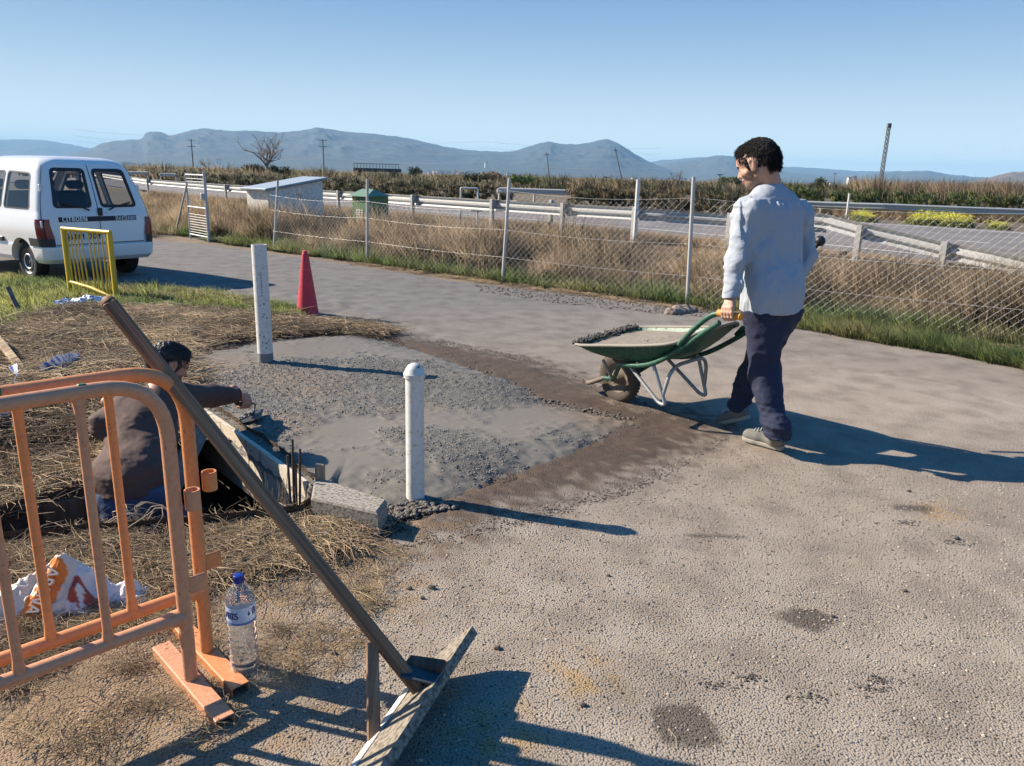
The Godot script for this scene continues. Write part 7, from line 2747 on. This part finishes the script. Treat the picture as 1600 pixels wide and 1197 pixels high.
	for k in 14:
		var a := rng.randf_range(0.4, 1.9)
		var y := rng.randf_range(0.15, 0.55)
		var s := MB.new()
		s.lathe([Vector2(0, 0.002), Vector2(0.006, 0.001), Vector2(0.007, -0.001)], 7, Transform3D(yx * Basis(Vector3.UP, -a) * Basis(Vector3.BACK, -PI / 2), yx * Vector3(cos(a) * 0.0595, y, sin(a) * 0.0595)).scaled_local(Vector3.ONE * rng.randf_range(0.5, 1.3)))
		put("cement_spot", s, mat(lin(0.2, 0.2, 0.2), 0.8), pp)
	var pr := MB.new()
	for k in 9:
		var a := 1.22
		pr.box(Transform3D(yx * Basis(Vector3.UP, -a), yx * Vector3(cos(a) * 0.0585, 0.60 + k * 0.022, sin(a) * 0.0585)), Vector3(0.003, 0.013, 0.008))
	put("printed_line", pr, mat(lin(0.2, 0.21, 0.23), 0.6), pp)
	var bp := thing("bollard", "short white post with a domed cap at the near corner of the wet slab", "bollard", Vector3(-0.455, 0.000, -3.460))
	m = MB.new()
	m.lathe([Vector2(0.045, -0.05), Vector2(0.0445, 0.0), Vector2(0.0425, 0.645)], 32)
	put("tube", m, mat(lin(0.66, 0.65, 0.61), 0.6, "scuff", 2.2, 0.12), bp)
	m = MB.new()
	m.lathe([Vector2(0.0425, 0.630), Vector2(0.0505, 0.630), Vector2(0.0505, 0.630), Vector2(0.0515, 0.648), Vector2(0.0515, 0.650), Vector2(0.0465, 0.654), Vector2(0.0415, 0.670), Vector2(0.029, 0.688), Vector2(0.012, 0.697), Vector2(0, 0.698)], 32)
	put("cap", m, mat(lin(0.62, 0.61, 0.58), 0.5, "scuff", 3.0), bp)
	m = MB.new()
	m.box(Transform3D(Basis(), Vector3(0.022, 0.686, 0.022)), Vector3(0.010, 0.008, 0.014), 0.002)
	put("dark_spot", m, mat(lin(0.03, 0.03, 0.03), 0.7), bp)
	var cn := thing("traffic_cone", "tall faded red traffic cone at the road edge behind the tall pipe", "traffic cone", Vector3(-2.246, -0.000, -8.261))
	m = MB.new()
	m.lathe([Vector2(0.130, 0.0), Vector2(0.132, 0.012), Vector2(0.122, 0.03), Vector2(0.116, 0.06), Vector2(0.058, 0.50), Vector2(0.034, 0.685), Vector2(0.034, 0.685), Vector2(0.027, 0.69), Vector2(0.027, 0.71), Vector2(0.022, 0.716), Vector2(0.0, 0.717)], 36)
	put("cone", m, mat(lin(0.56, 0.035, 0.065), 0.55, "scuff", 2.0), cn)
	m = MB.new()
	m.lathe([Vector2(0.0580, 0.515), Vector2(0.0578, 0.522)], 36)
	put("ring", m, mat(lin(0.6, 0.14, 0.17), 0.5), cn)
	m = MB.new()
	m.box(Transform3D(Basis(Vector3.UP, 0.5), Vector3(0.0, 0.008, 0)), Vector3(0.31, 0.016, 0.31), 0.006)
	put("base", m, mat(lin(0.20, 0.17, 0.15), 0.85, "scuff", 3.0), cn)
	# ---- formwork, kerb, trench board, rods
	var ply := mat(lin(0.58, 0.51, 0.40), 0.8, "scuff", 1.6, 0.2)
	ply.uv1_scale = Vector3(1.0, 7.0, 1.0)
	var fa := Vector3(-2.13, 0.0, -4.86)
	var fb := Vector3(-0.975, 0.0, -3.50)
	var fm := thing("form_board", "pale plywood form board holding the near left edge of the wet slab", "board", fa)
	var fd := (fb - fa).normalized()
	var fo := fd.cross(Vector3.UP).normalized()
	if fo.x > 0:
		fo = -fo
	m = MB.new()
	var outl := [Vector2(0, -0.24), Vector2(0.6, -0.26), Vector2(1.3, -0.25), Vector2(1.66, -0.2), Vector2(1.74, -0.12), Vector2(1.71, -0.06), Vector2(1.785, -0.01), Vector2(1.75, 0.07), Vector2(1.2, 0.080), Vector2(0.6, 0.082), Vector2(0, 0.078)]
	m = prism(outl, 0.0, 0.026, 2)
	var bm := put("board", m, ply, fm)
	bm.basis = Basis(fd, Vector3.UP, fd.cross(Vector3.UP))
	if fd.cross(Vector3.UP).dot(fo) < 0:
		bm.position = fo * 0.026
	for k in 9:
		m = MB.new()
		var x: float = [0.28, 0.45, 0.60, 0.78, 0.95, 1.1, 1.25, 1.38, 0.35][k]
		var y: float = [-0.02, 0.03, -0.09, 0.01, -0.06, 0.04, -0.1, 0.0, -0.13][k]
		m.box(Transform3D(Basis(fd, Vector3.UP, fd.cross(Vector3.UP)) * Basis(Vector3.BACK, k * 0.7), fd * x + Vector3(0, y, 0) + fo * 0.0265), Vector3(0.022, 0.006, 0.003))
		put("knot", m, mat(lin(0.16, 0.11, 0.07), 0.8), fm)
	for k in 2:
		m = MB.new()
		var x0: float = [1.02, 1.22][k]
		var cr := []
		for j in 8:
			cr.append(fd * (x0 + 0.012 * sin(j * 1.9 + k) + 0.008 * j) + Vector3(0, 0.075 - j * (0.022 if k == 0 else 0.026), 0) + fo * 0.0262)
		m.tube(cr, 0.0022, 4)
		put("crack", m, mat(lin(0.05, 0.035, 0.02), 0.9), fm)
	var wk := thing("stake", "short pale wooden stake at the broken end of the form board", "stake", Vector3(-0.906, 0.000, -3.401))
	m = MB.new()
	m.bar(Vector3(0, -0.1, 0), Vector3(-0.903, 0.199, -3.420) - Vector3(-0.906, 0.000, -3.401), 0.045, 0.022, 0.003)
	put("stake", m, mat(lin(0.42, 0.36, 0.28), 0.8, "wood", 4.0), wk)
	var kb := thing("kerb_stone", "grey concrete kerb block lying at the near corner of the slab", "kerb", Vector3(-0.582, 0.000, -3.133))
	m = MB.new()
	var kt := [Vector3(-0.891, 0.115, -3.194), Vector3(-0.567, 0.115, -3.060), Vector3(-0.548, 0.115, -3.196), Vector3(-0.940, 0.115, -3.456)]
	for k in 4:
		kt[k] -= kb.position
	var dn := Vector3(0, -0.22, 0)
	var ins4 := []
	var mid4: Vector3 = (kt[0] + kt[1] + kt[2] + kt[3]) / 4.0
	for k in 4:
		ins4.append(kt[k].lerp(mid4, 0.06) + Vector3(0, 0.010, 0))
	m.quad(ins4[0], ins4[1], ins4[2], ins4[3])
	for k in 4:
		var j := (k + 1) % 4
		m.quad(kt[k], kt[j], ins4[j], ins4[k])
		m.quad(kt[k] + dn, kt[j] + dn, kt[j], kt[k])
	put("block", m, mat(lin(0.31, 0.29, 0.255), 0.9, "dust", 5.0, 0.3), kb)
	var bdw := thing("trench_board", "weathered wooden board shoring the far side of the trench behind the crouching man's legs", "board", Vector3(-2.4, 0, -3.05))
	m = MB.new()
	m.bar(Vector3(-2.95, -0.07, -2.73) - bdw.position, Vector3(-1.90, -0.075, -3.40) - bdw.position, 0.035, 0.23, 0.005)
	put("board", m, mat(lin(0.22, 0.155, 0.10), 0.85, "wood", 2.0, 0.2), bdw)
	var pk := thing("plank", "grey plank standing on edge in the trench between barrier and form board", "plank", Vector3(-1.691, -0.006, -3.750))
	m = MB.new()
	m.bar(Vector3(-1.684, 0.007, -3.550) - pk.position, Vector3(-1.699, 0.172, -4.000) - pk.position, 0.10, 0.025, 0.003, Vector3(0.6, 0.2, 0.8))
	put("plank", m, mat(lin(0.24, 0.235, 0.215), 0.8, "wood", 3.0, 0.2), pk)
	var iron := mat(lin(0.05, 0.035, 0.028), 0.8)
	var rods := [[Vector3(-1.050, 0.248, -3.400), Vector3(-1.036, -0.010, -3.370), "leftmost thin rod standing before the form board's end"], [Vector3(-1.034, 0.314, -3.440), Vector3(-1.027, -0.014, -3.380), "tallest thin rod standing before the form board's end"], [Vector3(-1.019, 0.199, -3.420), Vector3(-1.015, -0.014, -3.380), "shortest thin rod in the bundle before the form board's end"], [Vector3(-1.000, 0.267, -3.440), Vector3(-1.002, -0.013, -3.380), "rightmost thin rod standing before the form board's end"]]
	for r in rods:
		m = MB.new()
		m.tube([r[1] - Vector3(0, 0.1, 0), r[0]], 0.0062, 6)
		tag(put("steel_rod", m, iron), r[2], "rod", "steel rods at the end of the form board")
	var bk := thing("brick_fragment", "broken piece of orange brick at the edge of the trench", "brick", Vector3(-1.076, 0.000, -3.141))
	f = Field.new(Vector3(-0.09, -0.05, -0.07), Vector3(0.09, 0.07, 0.07), 0.006)
	f.cap(Vector3(-0.04, 0.01, 0), Vector3(0.04, 0.015, 0.01), 0.033, 0.028, 0.01)
	f.rough(n2, 0.02, Vector3(500, 500, 500), Vector3(-1, -1, -1), Vector3(1, 1, 1))
	m = MB.new()
	f.mesh_into(m)
	put("brick", m, mat(lin(0.42, 0.14, 0.07), 0.85, "grain", 8.0, 0.2), bk)
	# twigs by the rods
	var tw := thing("dry_weed", "dry leafless weed growing before the form board", "weed", Vector3(-1.066, 0.000, -3.318))
	rng.seed = 71
	m = MB.new()
	for k in 34:
		var a := rng.randf() * TAU
		var p := Vector3(rng.randf_range(-0.16, 0.1), -0.1, rng.randf_range(-0.05, 0.12))
		var h := rng.randf_range(0.12, 0.34)
		var q := p + Vector3(cos(a) * 0.08, h, sin(a) * 0.08)
		m.tube([p, p.lerp(q, 0.5) + Vector3(0.012, 0, 0), q], [0.0028, 0.002, 0.001], 4, false)
	put("stems", m, mat(lin(0.16, 0.12, 0.075), 0.9), tw).set_meta("kind", "stuff")
	var tw2 := thing("dry_weed", "curled dry weed at the trench edge under the barrier's bend", "weed", Vector3(-1.580, 0.000, -3.035))
	m = MB.new()
	for k in 12:
		var a := rng.randf() * TAU
		var cv := []
		for j in 6:
			cv.append(Vector3(cos(a + j * 0.5) * 0.03 * j, 0.03 + 0.10 * sin(j * 0.55), sin(a + j * 0.5) * 0.02 * j))
		m.tube(cv, 0.002, 4, false)
	put("stems", m, mat(lin(0.36, 0.29, 0.2), 0.9), tw2).set_meta("kind", "stuff")
	# ---- sticks and tape on the verge
	var pale := mat(lin(0.56, 0.42, 0.25), 0.8, "wood", 3.0)
	var greyw := mat(lin(0.26, 0.2, 0.13), 0.85, "wood", 3.0)
	for s in [[Vector3(-5.050, 0.340, -7.600), Vector3(-4.817, 0.100, -7.388), 0.045, greyw, "thin dark stake leaning upright in the grass at the left edge"], [Vector3(-4.733, 0.140, -6.605), Vector3(-4.785, 0.140, -7.345), 0.05, pale, "weathered lath lying in the grass at the foot of the leaning stake"], [Vector3(-4.042, 0.240, -5.850), Vector3(-3.082, 0.200, -4.731), 0.055, pale, "pale yellowish plank lying on the straw, upper left of the barriers"], [Vector3(-3.129, 0.160, -4.810), Vector3(-3.173, 0.180, -5.406), 0.018, pale, "thin stick lying beside the curved barrier tape"], [Vector3(-3.523, 0.100, -6.517), Vector3(-3.580, 0.140, -6.829), 0.02, greyw, "small splinter of wood near the top end of the rake handle"]]:
		m = MB.new()
		var o := thing("plank", s[4], "plank", s[1], 0.0, "sticks and planks on the verge")
		m.bar(s[0] - s[1], Vector3.ZERO, s[2], s[2] * 0.45, 0.003)
		put("wood", m, s[3], o)
	var tp := Vector3(-4.523, -0.000, -7.916)
	var heap := tag(put("barrier_tape", crumpled(0.62, 0.36, 0.10, 5), vmat(0.35, 0.3)), "crumpled heap of blue and white tape on the straw below the yellow barrier", "barrier tape", "striped barrier tape on the verge") as MeshInstance3D
	heap.position = tp + Vector3(0, hgt(tp.x, tp.z) + 0.07, 0)
	heap.rotation = Vector3(0.22, 0.25, -0.05)
	ribbon("barrier_tape", "curved strip of blue and white tape standing on edge beyond the barriers", [Vector3(-3.188, 0.170, -4.897), Vector3(-3.059, 0.250, -4.854), Vector3(-3.049, 0.270, -5.024), Vector3(-3.115, 0.210, -5.366)], [Vector3(0.2, 1, 0.3), Vector3(0.1, 1, 0.4), Vector3(0.1, 0.8, 0.6)], 0.085)
	ribbon("barrier_tape", "twisted white tape end knotted above the farther barrier's top rail", [Vector3(-1.380, 1.007, -2.050), Vector3(-1.351, 0.994, -2.020), Vector3(-1.346, 0.977, -2.000), Vector3(-1.332, 0.963, -2.000)], [Vector3(1, 0.5, 0), Vector3(0.2, 0.4, 1), Vector3(1, 0, 0.3)], 0.028)
	ribbon("barrier_tape", "blue and white tape lying on the straw seen under the barriers' top rails", [Vector3(-2.936, 0.150, -4.028), Vector3(-2.839, 0.190, -4.052), Vector3(-2.819, 0.170, -4.214), Vector3(-2.708, 0.190, -4.339)], [Vector3(0.2, 0.6, 1), Vector3(0.1, 0.4, 1), Vector3(0.2, 0.8, 0.8)], 0.10)


func build_objects() -> void:
	await build_van()
	build_barriers()
	build_barrow()
	build_small()
	build_walker()
	build_kneeler()


func _ready() -> void:
	var cam := Camera3D.new()
	cam.name = "camera"
	cam.fov = rad_to_deg(2.0 * atan(598.5 / 1200.0))
	cam.near = 0.05
	cam.far = 40000.0
	cam.position = Vector3(0, 1.55, 0)
	cam.basis = Basis(Vector3.RIGHT, -atan(324.5 / 1200.0)) * Basis(Vector3.BACK, deg_to_rad(1.55))
	add_child(cam)
	cam.current = true
	var sky := ProceduralSkyMaterial.new()
	sky.sky_top_color = Color(0.0, 0.375, 0.635)
	sky.sky_horizon_color = Color(0.86, 0.92, 0.89)
	sky.sky_curve = 0.088
	sky.sky_energy_multiplier = 0.88
	sky.ground_bottom_color = Color(0.35, 0.31, 0.26)
	sky.ground_horizon_color = Color(0.55, 0.55, 0.52)
	sky.sun_angle_max = 50.0
	sky.sun_curve = 0.15
	var env := Environment.new()
	env.background_mode = Environment.BG_SKY
	env.sky = Sky.new()
	env.sky.sky_material = sky
	env.tonemap_mode = Environment.TONE_MAPPER_LINEAR
	env.tonemap_exposure = 2.1
	env.sdfgi_enabled = true
	env.ssao_enabled = true
	env.ssil_enabled = true
	env.fog_enabled = true
	env.fog_light_color = Color(0.60, 0.82, 1.0)
	env.fog_density = 0.000075
	var we := WorldEnvironment.new()
	we.name = "environment"
	we.environment = env
	add_child(we)
	var sun := DirectionalLight3D.new()
	sun.name = "sun"
	sun.light_energy = 1.6
	sun.light_color = Color(1.0, 0.945, 0.87)
	sun.light_angular_distance = 0.5
	sun.shadow_enabled = true
	var el := deg_to_rad(33.0)
	var az := deg_to_rad(15.5)      # shadows fall towards +x and a little towards +z
	var to := Vector3(cos(az) * cos(el), -sin(el), sin(az) * cos(el))
	sun.basis = Basis.looking_at(to, Vector3.UP)
	add_child(sun)

	n1.seed = 7
	n1.frequency = 0.012
	n1.fractal_octaves = 3
	n2.seed = 19
	n2.frequency = 0.05
	n2.fractal_octaves = 3
	n3.seed = 23
	n3.frequency = 0.02
	noise_tex("chips", FastNoiseLite.TYPE_CELLULAR, 0.095, 1, 1024, [[0.0, Color(1, 1, 1)], [0.35, Color(0.93, 0.92, 0.91)], [0.7, Color(0.75, 0.735, 0.72)], [1.0, Color(0.42, 0.40, 0.385)]])
	noise_tex("dirt", FastNoiseLite.TYPE_SIMPLEX, 0.03, 5, 1024, [[0.0, Color(0.5, 0.47, 0.44)], [0.45, Color(0.84, 0.82, 0.8)], [1.0, Color(1, 1, 1)]])
	noise_tex("blotch", FastNoiseLite.TYPE_SIMPLEX, 0.012, 5, 512, [[0.0, Color(0.8, 0.79, 0.78)], [0.5, Color(0.93, 0.92, 0.91)], [1.0, Color(1, 1, 1)]])
	noise_tex("grain", FastNoiseLite.TYPE_SIMPLEX, 0.08, 4, 512, [[0.0, Color(0.72, 0.71, 0.69)], [0.5, Color(0.92, 0.91, 0.9)], [1.0, Color(1, 1, 1)]])
	noise_tex("scuff", FastNoiseLite.TYPE_SIMPLEX, 0.02, 5, 512, [[0.0, Color(0.6, 0.56, 0.5)], [0.16, Color(0.85, 0.83, 0.8)], [0.27, Color(0.95, 0.945, 0.94)], [1.0, Color(1, 1, 1)]])
	noise_tex("chip", FastNoiseLite.TYPE_SIMPLEX, 0.035, 5, 512, [[0.0, Color(0.35, 0.22, 0.15)], [0.07, Color(0.5, 0.34, 0.25)], [0.10, Color(0.90, 0.88, 0.86)], [0.5, Color(0.96, 0.95, 0.94)], [1.0, Color(1, 1, 1)]])
	noise_tex("dust", FastNoiseLite.TYPE_SIMPLEX, 0.016, 6, 512, [[0.0, Color(0.5, 0.47, 0.42)], [0.3, Color(0.78, 0.75, 0.70)], [0.5, Color(0.95, 0.94, 0.92)], [1.0, Color(1, 1, 1)]])
	noise_tex("cloth", FastNoiseLite.TYPE_SIMPLEX, 0.12, 3, 512, [[0.0, Color(0.78, 0.78, 0.78)], [0.5, Color(0.94, 0.94, 0.94)], [1.0, Color(1, 1, 1)]])
	tex.wood = wood_tex(Color(0.55, 0.5, 0.46), Color(1, 1, 1), 3)
	build_ground()
	build_slab()
	build_motorway()
	build_fence()
	build_huts()
	build_far()
	await build_objects()
	build_litter()
	build_grass()


func wood_tex(dark: Color, light: Color, seed_: int) -> ImageTexture:
	var f := FastNoiseLite.new()
	f.seed = seed_
	f.frequency = 0.02
	f.fractal_octaves = 4
	var im := Image.create(256, 512, false, Image.FORMAT_RGB8)
	for y in 512:
		for x in 256:
			var a := TAU * y / 512.0
			var v := 0.5 + 0.9 * f.get_noise_3d(x * 2.2, cos(a) * 10.0, sin(a) * 10.0) + 0.25 * f.get_noise_3d(x * 14.0, cos(a) * 16.0, sin(a) * 16.0)
			im.set_pixel(x, y, dark.lerp(light, clampf(v, 0, 1)))
	return ImageTexture.create_from_image(im)
